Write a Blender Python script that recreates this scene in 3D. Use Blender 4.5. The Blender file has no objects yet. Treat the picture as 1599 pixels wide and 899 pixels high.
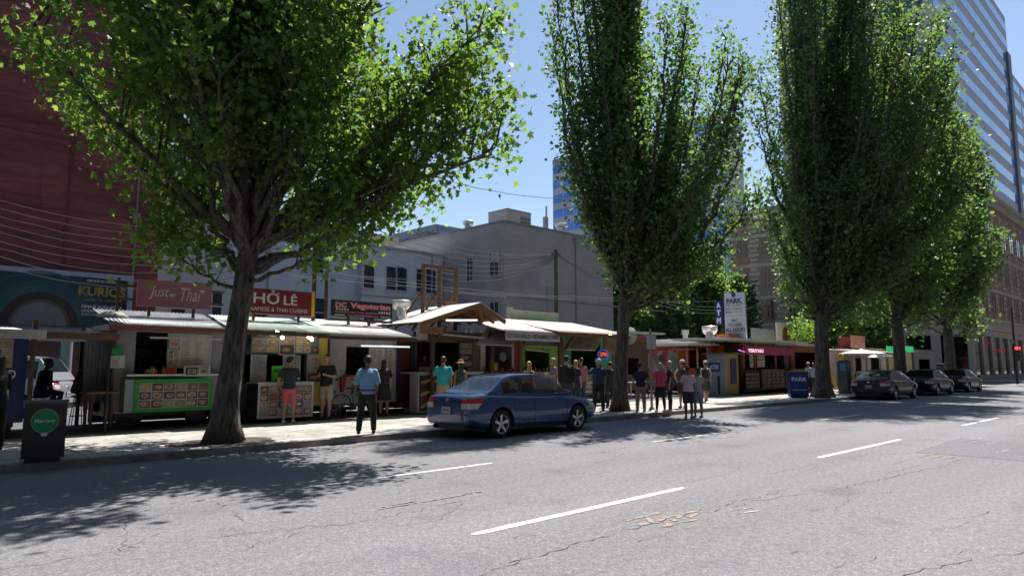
import bpy, bmesh, math, random
import numpy as np
from mathutils import Vector, Matrix
from mathutils.bvhtree import BVHTree
R = math.radians
scene = bpy.context.scene
COL = scene.collection
# ------------------------------------------------------------------ camera, sky, sun
CAMH = 1.6; FPX = 1075.0; PIT = math.atan(122/1075); HD = R(46)
cd = bpy.data.cameras.new('camera'); cam = bpy.data.objects.new('camera', cd); COL.objects.link(cam)
cam.location = (0, 0, CAMH); cam.rotation_euler = (math.pi/2+PIT, 0, HD-math.pi/2)
cd.sensor_width = 36; cd.lens = FPX/1599*36; cd.clip_start = .1; cd.clip_end = 6000
scene.camera = cam
SUN_EL = R(60); SUN_HD = R(17)          # heading measured from +X towards +Y
w = bpy.data.worlds.new('World'); scene.world = w; w.use_nodes = True
nt = w.node_tree; bg = nt.nodes['Background']
sky = nt.nodes.new('ShaderNodeTexSky'); sky.sky_type = 'NISHITA'; sky.sun_disc = False
sky.sun_elevation = SUN_EL; sky.sun_rotation = math.pi/2-SUN_HD
sky.air_density = 1.15; sky.dust_density = .5; sky.ozone_density = 2.0
nt.links.new(sky.outputs[0], bg.inputs[0]); bg.inputs[1].default_value = .082
ld = bpy.data.lights.new('sun', 'SUN'); ld.energy = 5.0; ld.angle = R(.53); ld.color = (1, .95, .88)
lo = bpy.data.objects.new('sun', ld); COL.objects.link(lo)
sv = Vector((math.cos(SUN_HD)*math.cos(SUN_EL), math.sin(SUN_HD)*math.cos(SUN_EL), math.sin(SUN_EL)))
lo.rotation_euler = sv.to_track_quat('Z', 'Y').to_euler(); lo.location = (0, 0, 60)
scene.view_settings.view_transform = 'Standard'; scene.view_settings.look = 'None'
scene.view_settings.exposure = 0.74; scene.view_settings.gamma = 1
scene.cycles.max_bounces = 6; scene.cycles.diffuse_bounces = 3; scene.cycles.transmission_bounces = 4
scene.cycles.transparent_max_bounces = 8; scene.cycles.glossy_bounces = 3
scene.cycles.caustics_reflective = False; scene.cycles.caustics_refractive = False

# ------------------------------------------------------------------ survey helpers: sight line -> point on a wall plane
def ray(px, py):
    a = (px-799.5)/FPX; b = -(py-449.5)/FPX
    f = math.cos(PIT)-b*math.sin(PIT); u = math.sin(PIT)+b*math.cos(PIT)
    return f*math.cos(HD)+a*math.sin(HD), f*math.sin(HD)-a*math.cos(HD), u
def PY(px, py, Y):
    x, y, z = ray(px, py); t = Y/y; return x*t, CAMH+z*t
def PX(px, py, X):
    x, y, z = ray(px, py); t = X/x; return y*t, CAMH+z*t
def GND(px, py, z=0.0):
    x, y, u = ray(px, py); t = (z-CAMH)/u; return x*t, y*t
E1 = Vector((math.sin(HD), -math.cos(HD), 0)); E2 = Vector((math.cos(HD), math.sin(HD), 0))

# ------------------------------------------------------------------ materials
_mc = {}
def nd(t, kind, **kw):
    n = t.nodes.new(kind)
    for k, v in kw.items(): setattr(n, k, v)
    return n
def M(col, rough=.6, metal=0, var=.18, scale=3., bump=0., bscale=40., spec=.5, coat=0, stretch=(1,1,1)):
    key = (col, rough, metal, var, scale, bump, bscale, spec, coat, stretch)
    if key in _mc: return _mc[key]
    m = bpy.data.materials.new('mat'); m.use_nodes = True; t = m.node_tree; b = t.nodes['Principled BSDF']
    b.inputs['Roughness'].default_value = rough; b.inputs['Metallic'].default_value = metal
    b.inputs['Specular IOR Level'].default_value = spec; b.inputs['Coat Weight'].default_value = coat
    b.inputs['Coat Roughness'].default_value = .05
    tc = nd(t, 'ShaderNodeTexCoord'); mp = nd(t, 'ShaderNodeMapping'); mp.inputs[3].default_value = stretch
    t.links.new(tc.outputs['Object'], mp.inputs[0])
    n = nd(t, 'ShaderNodeTexNoise'); n.inputs['Scale'].default_value = scale; n.inputs['Detail'].default_value = 8
    n.inputs['Roughness'].default_value = .65
    t.links.new(mp.outputs[0], n.inputs[0])
    r = nd(t, 'ShaderNodeValToRGB'); lo_, hi = 1-var, 1+var
    r.color_ramp.elements[0].position = .3; r.color_ramp.elements[1].position = .7
    r.color_ramp.elements[0].color = (col[0]*lo_, col[1]*lo_, col[2]*lo_, 1)
    r.color_ramp.elements[1].color = (min(1, col[0]*hi), min(1, col[1]*hi), min(1, col[2]*hi), 1)
    t.links.new(n.outputs[0], r.inputs[0]); t.links.new(r.outputs[0], b.inputs['Base Color'])
    if bump:
        n2 = nd(t, 'ShaderNodeTexNoise'); n2.inputs['Scale'].default_value = bscale; n2.inputs['Detail'].default_value = 4
        t.links.new(mp.outputs[0], n2.inputs[0])
        bp = nd(t, 'ShaderNodeBump'); bp.inputs['Strength'].default_value = bump; bp.inputs['Distance'].default_value = .02
        t.links.new(n2.outputs[0], bp.inputs['Height']); t.links.new(bp.outputs[0], b.inputs['Normal'])
    _mc[key] = m; return m
def EM(col, s):
    key = ('em', col, s)
    if key in _mc: return _mc[key]
    m = bpy.data.materials.new('lit'); m.use_nodes = True; b = m.node_tree.nodes['Principled BSDF']
    b.inputs['Base Color'].default_value = (*col, 1); b.inputs['Emission Color'].default_value = (*col, 1)
    b.inputs['Emission Strength'].default_value = s; _mc[key] = m; return m
def ramp_mat(kind, scale, stops, rough=.6, bump=0, stretch=(1,1,1), detail=6, dist=0, spec=.5, noise_bump=None):
    m = bpy.data.materials.new('mat'); m.use_nodes = True; t = m.node_tree; b = t.nodes['Principled BSDF']
    b.inputs['Roughness'].default_value = rough; b.inputs['Specular IOR Level'].default_value = spec
    tc = nd(t, 'ShaderNodeTexCoord'); mp = nd(t, 'ShaderNodeMapping'); mp.inputs[3].default_value = stretch
    t.links.new(tc.outputs['Object'], mp.inputs[0])
    if kind == 'voronoi': n = nd(t, 'ShaderNodeTexVoronoi'); out = n.outputs['Color']
    else:
        n = nd(t, 'ShaderNodeTexNoise'); n.inputs['Detail'].default_value = detail; n.inputs['Distortion'].default_value = dist; out = n.outputs[0]
        n.inputs['Roughness'].default_value = .6
    n.inputs['Scale'].default_value = scale; t.links.new(mp.outputs[0], n.inputs[0])
    if kind == 'voronoi':
        s = nd(t, 'ShaderNodeSeparateColor'); t.links.new(out, s.inputs[0]); out = s.outputs[0]
    r = nd(t, 'ShaderNodeValToRGB'); cr = r.color_ramp
    while len(cr.elements) < len(stops): cr.elements.new(.5)
    for e, (p, c) in zip(cr.elements, stops): e.position = p; e.color = (*c, 1)
    t.links.new(out, r.inputs[0]); t.links.new(r.outputs[0], b.inputs['Base Color'])
    if bump:
        bp = nd(t, 'ShaderNodeBump'); bp.inputs['Strength'].default_value = bump; bp.inputs['Distance'].default_value = .03
        t.links.new(n.outputs[0], bp.inputs['Height']); t.links.new(bp.outputs[0], b.inputs['Normal'])
    m['r'] = 1
    return m

def asphalt_mat(base, patchy=.12, seed=0.):
    m = bpy.data.materials.new('asphalt'); m.use_nodes = True; t = m.node_tree; b = t.nodes['Principled BSDF']
    b.inputs['Roughness'].default_value = .85; b.inputs['Specular IOR Level'].default_value = .35
    tc = nd(t, 'ShaderNodeTexCoord'); mp = nd(t, 'ShaderNodeMapping'); mp.inputs[1].default_value = (seed, seed*.7, 0)
    t.links.new(tc.outputs['Object'], mp.inputs[0])
    v = nd(t, 'ShaderNodeTexVoronoi'); v.inputs['Scale'].default_value = 75; t.links.new(mp.outputs[0], v.inputs[0])
    s = nd(t, 'ShaderNodeSeparateColor'); t.links.new(v.outputs['Color'], s.inputs[0])
    r = nd(t, 'ShaderNodeValToRGB'); cr = r.color_ramp
    k = [.66, .9, 1.03, 1.5]
    while len(cr.elements) < 4: cr.elements.new(.5)
    for e, p, q in zip(cr.elements, [0, .3, .78, 1], k): e.position = p; e.color = (base[0]*q, base[1]*q, base[2]*q, 1)
    t.links.new(s.outputs[0], r.inputs[0])
    big = nd(t, 'ShaderNodeTexNoise'); big.inputs['Scale'].default_value = .35; big.inputs['Detail'].default_value = 7
    mp2 = nd(t, 'ShaderNodeMapping'); mp2.inputs[3].default_value = (.18, 1.5, 1); t.links.new(tc.outputs['Object'], mp2.inputs[0])
    t.links.new(mp2.outputs[0], big.inputs[0])
    r2 = nd(t, 'ShaderNodeValToRGB'); r2.color_ramp.elements[0].position = .3; r2.color_ramp.elements[1].position = .7
    r2.color_ramp.elements[0].color = (1-patchy,)*3+(1,); r2.color_ramp.elements[1].color = (1+patchy,)*3+(1,)
    t.links.new(big.outputs[0], r2.inputs[0])
    mx = nd(t, 'ShaderNodeMix', data_type='RGBA', blend_type='MULTIPLY'); mx.inputs[0].default_value = 1
    t.links.new(r.outputs[0], mx.inputs[6]); t.links.new(r2.outputs[0], mx.inputs[7])
    fine = nd(t, 'ShaderNodeTexNoise'); fine.inputs['Scale'].default_value = 14; fine.inputs['Detail'].default_value = 6
    t.links.new(mp.outputs[0], fine.inputs[0])
    r3 = nd(t, 'ShaderNodeValToRGB'); r3.color_ramp.elements[0].position = .35; r3.color_ramp.elements[1].position = .65
    r3.color_ramp.elements[0].color = (.86, .86, .86, 1); r3.color_ramp.elements[1].color = (1.12, 1.12, 1.12, 1)
    t.links.new(fine.outputs[0], r3.inputs[0])
    mx2 = nd(t, 'ShaderNodeMix', data_type='RGBA', blend_type='MULTIPLY'); mx2.inputs[0].default_value = 1
    t.links.new(mx.outputs[2], mx2.inputs[6]); t.links.new(r3.outputs[0], mx2.inputs[7])
    st = nd(t, 'ShaderNodeTexNoise'); st.inputs['Scale'].default_value = .9; st.inputs['Detail'].default_value = 3; t.links.new(mp.outputs[0], st.inputs[0])
    r4 = nd(t, 'ShaderNodeValToRGB'); r4.color_ramp.elements[0].position = .60; r4.color_ramp.elements[1].position = .72
    r4.color_ramp.elements[0].color = (1, 1, 1, 1); r4.color_ramp.elements[1].color = (.80, .80, .81, 1); t.links.new(st.outputs[0], r4.inputs[0])
    mx3 = nd(t, 'ShaderNodeMix', data_type='RGBA', blend_type='MULTIPLY'); mx3.inputs[0].default_value = 1
    t.links.new(mx2.outputs[2], mx3.inputs[6]); t.links.new(r4.outputs[0], mx3.inputs[7])
    t.links.new(mx3.outputs[2], b.inputs['Base Color'])
    bp = nd(t, 'ShaderNodeBump'); bp.inputs['Strength'].default_value = .4; bp.inputs['Distance'].default_value = .006
    t.links.new(v.outputs['Distance'], bp.inputs['Height']); t.links.new(bp.outputs[0], b.inputs['Normal'])
    return m
def concrete_mat(base, joint=1.5):
    m = bpy.data.materials.new('concrete'); m.use_nodes = True; t = m.node_tree; b = t.nodes['Principled BSDF']
    b.inputs['Roughness'].default_value = .85
    tc = nd(t, 'ShaderNodeTexCoord')
    br = nd(t, 'ShaderNodeTexBrick'); br.offset = 0; br.inputs['Scale'].default_value = 1; br.inputs['Brick Width'].default_value = joint
    br.inputs['Row Height'].default_value = joint; br.inputs['Mortar Size'].default_value = .012
    br.inputs['Color1'].default_value = (*base, 1); br.inputs['Color2'].default_value = (base[0]*.85, base[1]*.85, base[2]*.84, 1)
    br.inputs['Mortar'].default_value = (.06, .06, .06, 1); t.links.new(tc.outputs['Object'], br.inputs[0])
    n = nd(t, 'ShaderNodeTexNoise'); n.inputs['Scale'].default_value = 1.6; n.inputs['Detail'].default_value = 10; n.inputs['Roughness'].default_value = .7
    t.links.new(tc.outputs['Object'], n.inputs[0])
    r = nd(t, 'ShaderNodeValToRGB'); r.color_ramp.elements[0].position = .32; r.color_ramp.elements[1].position = .66
    r.color_ramp.elements[0].color = (.48, .47, .45, 1); r.color_ramp.elements[1].color = (1.08, 1.08, 1.08, 1)
    t.links.new(n.outputs[0], r.inputs[0])
    v = nd(t, 'ShaderNodeTexVoronoi'); v.inputs['Scale'].default_value = 2.2; t.links.new(tc.outputs['Object'], v.inputs[0])
    r2 = nd(t, 'ShaderNodeValToRGB'); r2.color_ramp.elements[0].position = .03; r2.color_ramp.elements[1].position = .05
    r2.color_ramp.elements[0].color = (.45, .45, .45, 1); r2.color_ramp.elements[1].color = (1, 1, 1, 1)
    t.links.new(v.outputs['Distance'], r2.inputs[0])
    mx = nd(t, 'ShaderNodeMix', data_type='RGBA', blend_type='MULTIPLY'); mx.inputs[0].default_value = 1
    mx2 = nd(t, 'ShaderNodeMix', data_type='RGBA', blend_type='MULTIPLY'); mx2.inputs[0].default_value = 1
    t.links.new(br.outputs[0], mx.inputs[6]); t.links.new(r.outputs[0], mx.inputs[7])
    t.links.new(mx.outputs[2], mx2.inputs[6]); t.links.new(r2.outputs[0], mx2.inputs[7])
    t.links.new(mx2.outputs[2], b.inputs['Base Color']); return m
def brick_mat(c1, c2, mortar, scale=1, bw=.22, rh=.075, soot=.35, axis='xz'):
    m = bpy.data.materials.new('brick'); m.use_nodes = True; t = m.node_tree; b = t.nodes['Principled BSDF']
    b.inputs['Roughness'].default_value = .85
    tc = nd(t, 'ShaderNodeTexCoord'); sp = nd(t, 'ShaderNodeSeparateXYZ'); t.links.new(tc.outputs['Object'], sp.inputs[0])
    ad = nd(t, 'ShaderNodeMath', operation='ADD'); t.links.new(sp.outputs[0], ad.inputs[0]); t.links.new(sp.outputs[1], ad.inputs[1])
    cb = nd(t, 'ShaderNodeCombineXYZ'); t.links.new(ad.outputs[0], cb.inputs[0]); t.links.new(sp.outputs[2], cb.inputs[1])
    br = nd(t, 'ShaderNodeTexBrick'); br.inputs['Scale'].default_value = scale; br.inputs['Brick Width'].default_value = bw
    br.inputs['Row Height'].default_value = rh; br.inputs['Mortar Size'].default_value = .008
    br.inputs['Color1'].default_value = (*c1, 1); br.inputs['Color2'].default_value = (*c2, 1); br.inputs['Mortar'].default_value = (*mortar, 1)
    t.links.new(cb.outputs[0], br.inputs[0])
    mp = nd(t, 'ShaderNodeMapping'); mp.inputs[3].default_value = (.25, .25, 1.6); t.links.new(tc.outputs['Object'], mp.inputs[0])
    n = nd(t, 'ShaderNodeTexNoise'); n.inputs['Scale'].default_value = 1.1; n.inputs['Detail'].default_value = 11; n.inputs['Roughness'].default_value = .72
    t.links.new(mp.outputs[0], n.inputs[0])
    r = nd(t, 'ShaderNodeValToRGB'); r.color_ramp.elements[0].position = .36; r.color_ramp.elements[1].position = .6
    r.color_ramp.elements[0].color = (1-soot,)*3+(1,); r.color_ramp.elements[1].color = (1.08, 1.08, 1.08, 1)
    t.links.new(n.outputs[0], r.inputs[0])
    mx = nd(t, 'ShaderNodeMix', data_type='RGBA', blend_type='MULTIPLY'); mx.inputs[0].default_value = 1
    t.links.new(br.outputs[0], mx.inputs[6]); t.links.new(r.outputs[0], mx.inputs[7]); t.links.new(mx.outputs[2], b.inputs['Base Color'])
    return m
def leaf_mat(c0, c1, t0, t1, tr=.5):
    m = bpy.data.materials.new('leaf'); m.use_nodes = True; t = m.node_tree
    for n in list(t.nodes): t.nodes.remove(n)
    o = nd(t, 'ShaderNodeOutputMaterial'); g = nd(t, 'ShaderNodeNewGeometry')
    def rp(a, b):
        r = nd(t, 'ShaderNodeValToRGB'); r.color_ramp.elements[0].color = (*a, 1); r.color_ramp.elements[1].color = (*b, 1)
        t.links.new(g.outputs['Random Per Island'], r.inputs[0]); return r
    b = nd(t, 'ShaderNodeBsdfPrincipled'); b.inputs['Roughness'].default_value = .5; b.inputs['Specular IOR Level'].default_value = .35
    t.links.new(rp(c0, c1).outputs[0], b.inputs['Base Color'])
    tl = nd(t, 'ShaderNodeBsdfTranslucent'); t.links.new(rp(t0, t1).outputs[0], tl.inputs[0])
    mx = nd(t, 'ShaderNodeMixShader'); mx.inputs[0].default_value = tr
    t.links.new(b.outputs[0], mx.inputs[1]); t.links.new(tl.outputs[0], mx.inputs[2]); t.links.new(mx.outputs[0], o.inputs[0]); return m
def glass_mat(tint, trans=.6, rough=.02, dark=(.01,.012,.015)):
    key = ('gl', tint, trans, rough)
    if key in _mc: return _mc[key]
    m = bpy.data.materials.new('glass'); m.use_nodes = True; t = m.node_tree
    for n in list(t.nodes): t.nodes.remove(n)
    o = nd(t, 'ShaderNodeOutputMaterial'); tr = nd(t, 'ShaderNodeBsdfTransparent'); tr.inputs[0].default_value = (*tint, 1)
    b = nd(t, 'ShaderNodeBsdfPrincipled'); b.inputs['Base Color'].default_value = (*dark, 1); b.inputs['Roughness'].default_value = rough
    mx = nd(t, 'ShaderNodeMixShader'); mx.inputs[0].default_value = trans
    gl = nd(t, 'ShaderNodeBsdfGlossy'); gl.inputs['Roughness'].default_value = rough; lw = nd(t, 'ShaderNodeLayerWeight'); lw.inputs[0].default_value = .5; pw = nd(t, 'ShaderNodeMath', operation='POWER'); pw.inputs[1].default_value = 4; t.links.new(lw.outputs['Facing'], pw.inputs[0]); fr = nd(t, 'ShaderNodeMath', operation='MULTIPLY_ADD'); fr.inputs[1].default_value = .85; fr.inputs[2].default_value = .045; t.links.new(pw.outputs[0], fr.inputs[0])
    t.links.new(b.outputs[0], mx.inputs[1]); t.links.new(tr.outputs[0], mx.inputs[2])
    m2 = nd(t, 'ShaderNodeMixShader'); t.links.new(fr.outputs[0], m2.inputs[0]); t.links.new(mx.outputs[0], m2.inputs[1]); t.links.new(gl.outputs[0], m2.inputs[2])
    t.links.new(m2.outputs[0], o.inputs[0]); _mc[key] = m; return m

# ------------------------------------------------------------------ mesh builder
ORG = Vector((0, 0, 0))
class MB:
    def __init__(s): s.v = []; s.f = []; s.m = []; s.cm = 0; s.sm = []; s.smooth = False
    def mat(s, i): s.cm = i; return s
    def face(s, idx): s.f.append(idx); s.m.append(s.cm); s.sm.append(s.smooth)
    def quad(s, a, b, c, d):
        n = len(s.v); s.v += [tuple(a), tuple(b), tuple(c), tuple(d)]; s.face((n, n+1, n+2, n+3)); return s
    def box(s, x0, x1, y0, y1, z0, z1):
        n = len(s.v); s.v += [(x, y, z) for z in (z0, z1) for x, y in ((x0, y0), (x1, y0), (x1, y1), (x0, y1))]
        for f in ((0, 3, 2, 1), (4, 5, 6, 7), (0, 1, 5, 4), (1, 2, 6, 5), (2, 3, 7, 6), (3, 0, 4, 7)): s.face(tuple(n+i for i in f))
        return s
    def bar(s, p0, p1, w=.05, h=.05, up=(0, 0, 1)):
        p0 = Vector(p0); p1 = Vector(p1); d = (p1-p0).normalized(); u = Vector(up)
        if abs(d.dot(u)) > .98: u = Vector((0, 1, 0))
        a = d.cross(u).normalized()*w/2; b = a.cross(d).normalized()*h/2
        n = len(s.v)
        for p in (p0, p1): s.v += [tuple(p+a*i+b*j) for i, j in ((-1, -1), (1, -1), (1, 1), (-1, 1))]
        for f in ((0, 3, 2, 1), (4, 5, 6, 7), (0, 1, 5, 4), (1, 2, 6, 5), (2, 3, 7, 6), (3, 0, 4, 7)): s.face(tuple(n+i for i in f))
        return s
    def loft(s, rings, caps=True):
        """rings: list of lists of points, equal lengths, closed around"""
        n0 = len(s.v); k = len(rings[0])
        for r in rings: s.v += [tuple(p) for p in r]
        for i in range(len(rings)-1):
            for j in range(k):
                a = n0+i*k+j; b = n0+i*k+(j+1) % k; s.face((a, b, b+k, a+k))
        if caps:
            s.face(tuple(n0+j for j in range(k))[::-1]); s.face(tuple(n0+(len(rings)-1)*k+j for j in range(k)))
        return s
    def tube(s, pts, rad, n=8, caps=True):
        pts = [Vector(p) for p in pts]
        if not hasattr(rad, '__len__'): rad = [rad]*len(pts)
        rings = []; ref = None
        for i, p in enumerate(pts):
            d = (pts[min(i+1, len(pts)-1)]-pts[max(i-1, 0)])
            d = d.normalized() if d.length > 1e-9 else Vector((0, 0, 1))
            if ref is None:
                ref = d.cross(Vector((0, 0, 1)))
                if ref.length < .1: ref = d.cross(Vector((1, 0, 0)))
            a = (ref-d*ref.dot(d)).normalized(); ref = a; b = d.cross(a)
            r = rad[i]; rx, ry = (r if hasattr(r, '__len__') else (r, r))
            rings.append([p+a*rx*math.cos(2*math.pi*j/n)+b*ry*math.sin(2*math.pi*j/n) for j in range(n)])
        return s.loft(rings, caps)
    def lathe(s, c, prof, n=20, axis='z', caps=True):
        rings = []
        for r, h in prof:
            ring = []
            for j in range(n):
                a = 2*math.pi*j/n; u, v = r*math.cos(a), r*math.sin(a)
                ring.append({'z': (c[0]+u, c[1]+v, c[2]+h), 'y': (c[0]+u, c[1]+h, c[2]-v), 'x': (c[0]+h, c[1]+u, c[2]+v)}[axis])
            rings.append(ring)
        return s.loft(rings, caps)
    def prism(s, pts, y0, y1):
        """pts (x,z) outline extruded along y"""
        n = len(s.v); k = len(pts)
        s.v += [(x, y0, z) for x, z in pts]+[(x, y1, z) for x, z in pts]
        s.face(tuple(range(n, n+k))); s.face(tuple(range(n+k, n+2*k))[::-1])
        for j in range(k): a = n+j; b = n+(j+1) % k; s.face((b, a, a+k, b+k))
        return s
    def corr(s, a, b, c, d, pitch=.09, amp=.013, th=.004):
        """corrugated sheet: corners a,b (one edge), d,c (other edge); ridges run a->d; waves step along a->b"""
        a, b, c, d = map(Vector, (a, b, c, d)); L = (b-a).length; n = max(6, int(L/pitch*6)); nrm = (b-a).cross(d-a).normalized()
        if nrm.z < 0: nrm = -nrm
        base = len(s.v)
        for off in (0, -th):
            for i in range(n+1):
                t = i/n; o = nrm*(amp*math.sin(t*L/pitch*2*math.pi)+off)
                s.v.append(tuple(a.lerp(b, t)+o)); s.v.append(tuple(d.lerp(c, t)+o))
        sm = s.smooth; s.smooth = True
        for l in range(2):
            for i in range(n):
                q = base+l*2*(n+1)+2*i; s.face((q, q+2, q+3, q+1))
        s.smooth = sm
        for i in range(n):
            q = base+2*i; r_ = q+2*(n+1); s.face((q, r_, r_+2, q+2)); s.face((q+1, q+3, r_+3, r_+1))
        return s
    def build(s, name, mats, parent=None, smooth=None, sharp=40, org=None):
        o = org if org is not None else (ORG if parent is not None else Vector((0, 0, 0)))
        me = bpy.data.meshes.new(name); me.from_pydata([(x-o[0], y-o[1], z-o[2]) for x, y, z in s.v], [], s.f)
        if not isinstance(mats, (list, tuple)): mats = [mats]
        for m in mats: me.materials.append(m)
        me.polygons.foreach_set('material_index', s.m)
        sm = s.sm if smooth is None else [smooth]*len(s.f)
        me.polygons.foreach_set('use_smooth', sm)
        me.update()
        if smooth: me.set_sharp_from_angle(angle=R(sharp))
        ob = bpy.data.objects.new(name, me); COL.objects.link(ob)
        if parent is not None: ob.parent = parent
        else: ob.location = o
        return ob
def tag(o, label=None, cat=None, group=None, kind=None):
    if label: o['label'] = label
    if cat: o['category'] = cat
    if group: o['group'] = group
    if kind: o['kind'] = kind
    return o
def thing(name, label, cat, loc=(0, 0, 0), group=None):
    global ORG
    o = bpy.data.objects.new(name, None); COL.objects.link(o); o.location = loc; o.empty_display_size = .3
    tag(o, label, cat, group); ORG = Vector(loc); return o
def one(mb, name, mats, label, cat, loc, group=None, smooth=None):
    """a thing that is one mesh"""
    o = mb.build(name, mats, None, smooth, org=Vector(loc)); return tag(o, label, cat, group)
_fc = {}
def text_pts(s_, bold=0.0):
    k = (s_, bold)
    if k in _fc: return _fc[k]
    c = bpy.data.curves.new('t', 'FONT'); c.body = s_; c.offset = bold; c.resolution_u = 3; c.fill_mode = 'FRONT'
    ob = bpy.data.objects.new('t', c); COL.objects.link(ob)
    me = bpy.data.meshes.new_from_object(ob); v = [tuple(q.co) for q in me.vertices]; f = [tuple(p.vertices) for p in me.polygons]
    bpy.data.objects.remove(ob); bpy.data.meshes.remove(me); _fc[k] = (v, f); return _fc[k]
def text(mb, s_, x0, x1, z0, z1, y, bold=0.0, keep=False, italic=0, flip=1):
    """lettering in the x-z plane, fitted to the box, facing -y"""
    v, f = text_pts(s_, bold); xs = [q[0] for q in v]; ys = [q[1] for q in v]
    if not xs: return
    ax, bx, ay, by = min(xs), max(xs), min(ys), max(ys); sx = (x1-x0)/(bx-ax); sz = (z1-z0)/(by-ay); n = len(mb.v)
    mb.v += [(x0+(q[0]-ax)*sx+italic*(q[1]-ay)*sz, y, z0+(q[1]-ay)*sz) for q in v]
    for p in f: mb.face(tuple(n+i for i in p))
def xform(mb, M4, start=0):
    mb.v[start:] = [tuple(M4 @ Vector(p)) for p in mb.v[start:]]
def modmesh(ob, setup):
    """apply modifiers without operators"""
    setup(ob); dg = bpy.context.evaluated_depsgraph_get(); dg.update(); ev = ob.evaluated_get(dg)
    me = bpy.data.meshes.new_from_object(ev, preserve_all_data_layers=True, depsgraph=dg)
    old = ob.data; ob.modifiers.clear(); ob.data = me; bpy.data.meshes.remove(old); return ob
def copy_tree(o, parent=None):
    c = o.copy(); COL.objects.link(c); c.parent = parent
    for ch in o.children: copy_tree(ch, c)
    return c
# ------------------------------------------------------------------ ground, road, pavement
S = 'structure'
KY = 12.88; SW = .13; XE = 66.0
g = MB().quad((-3000, -3000, -.06), (3000, -3000, -.06), (3000, 3000, -.06), (-3000, 3000, -.06)).build('ground', M((.12, .12, .12), .9)); tag(g, kind=S)
m_asph = asphalt_mat((.184, .184, .195), .18); 
rd = MB().quad((-120, -6, 0), (400, -6, 0), (400, KY+.05, 0), (-120, KY+.05, 0)); rd.quad((XE, KY+.05, 0), (84-4, KY+.05, 0), (84-4, 300, 0), (XE, 300, 0))
tag(rd.build('road', m_asph), kind=S)
m_conc = concrete_mat((.52, .50, .465)); m_kerb = M((.25, .24, .225), .85, var=.35, scale=4, bump=.3)
sw = MB()
def rounded(x0, x1, y0, y1, r, z0, z1, mb, corner):
    pts = []
    if corner == 'r':
        pts = [(x0, y0)]+[(x1-r+r*math.sin(a), y0+r-r*math.cos(a)) for a in [i*math.pi/16 for i in range(9)]]+[(x1, y1), (x0, y1)]
    else:
        pts = [(x1, y0), (x1, y1), (x0, y1)]+[(x0+r-r*math.cos(a), y0+r-r*math.sin(a)) for a in [i*math.pi/16 for i in range(9)]]
    n = len(mb.v); k = len(pts); mb.v += [(x, y, z1) for x, y in pts]+[(x, y, z0) for x, y in pts]; mb.face(tuple(range(n, n+k)))
    for j in range(k): a = n+j; b = n+(j+1) % k; mb.face((b, a, a+k, b+k))
rounded(-60, XE, KY, 17.35, 4, -.05, SW-.004, sw, 'r')
tag(sw.build('kerb', m_kerb), kind=S)
sw = MB(); rounded(-60, XE-.15, KY+.16, 17.35, 3.9, SW-.02, SW, sw, 'r')
tag(sw.build('pavement', m_conc), kind=S)
tag(MB().box(-60, XE-.15, 17.35, 60, -.05, SW-.002).build('parking_lot', asphalt_mat((.12, .12, .125), .2, 5.)), kind=S)
fp = MB(); rounded(80, 400, KY, 90, 4, -.05, SW, fp, 'l'); tag(fp.build('far_pavement', concrete_mat((.36, .345, .32))), kind=S)
m_soil = ramp_mat('noise', 12, [(.3, (.03, .022, .015)), (.6, (.09, .07, .05)), (.75, (.2, .17, .12))], .95, bump=.6)
for x, y, r in ((5.45, 13.8, 1.0), (18.7, 14.2, .8), (33.8, 13.75, .9), (46.5, 14, .8), (57.5, 14, .8)):
    mb = MB(); k = 0; rp = random.Random(int(x)); n = 22; mb.v = [(x+r*math.cos(2*math.pi*i/n)*rp.uniform(.85, 1.1), max(KY+.2, y+r*.8*math.sin(2*math.pi*i/n)*rp.uniform(.85, 1.1)), SW+.004) for i in range(n)]; mb.face(tuple(range(n))); tag(mb.build('soil_patch', m_soil), kind=S)
mb = MB(); rp = random.Random(12)
for i in range(260):
    x = rp.uniform(0, 24); y = rp.choice([rp.uniform(13.1, 17), rp.gauss(12.7, .12)]); z = SW+.008 if y > KY+.17 else .01; a = rp.uniform(0, 6.28); l = rp.uniform(.03, .08)
    if KY-.02 < y < KY+.18: continue
    mb.quad((x, y, z), (x+l*math.cos(a), y+l*math.sin(a), z+.006), (x+l*math.cos(a+.6), y+l*math.sin(a+.6), z+.012), (x+l*.6*math.cos(a+1), y+l*.6*math.sin(a+1), z+.004))
tag(mb.build('fallen_leaves', M((.16, .12, .05), .8, var=.6, scale=2), None), kind='stuff')['label'] = 'scattered dry leaves and litter along the kerb and pavement'
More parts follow.
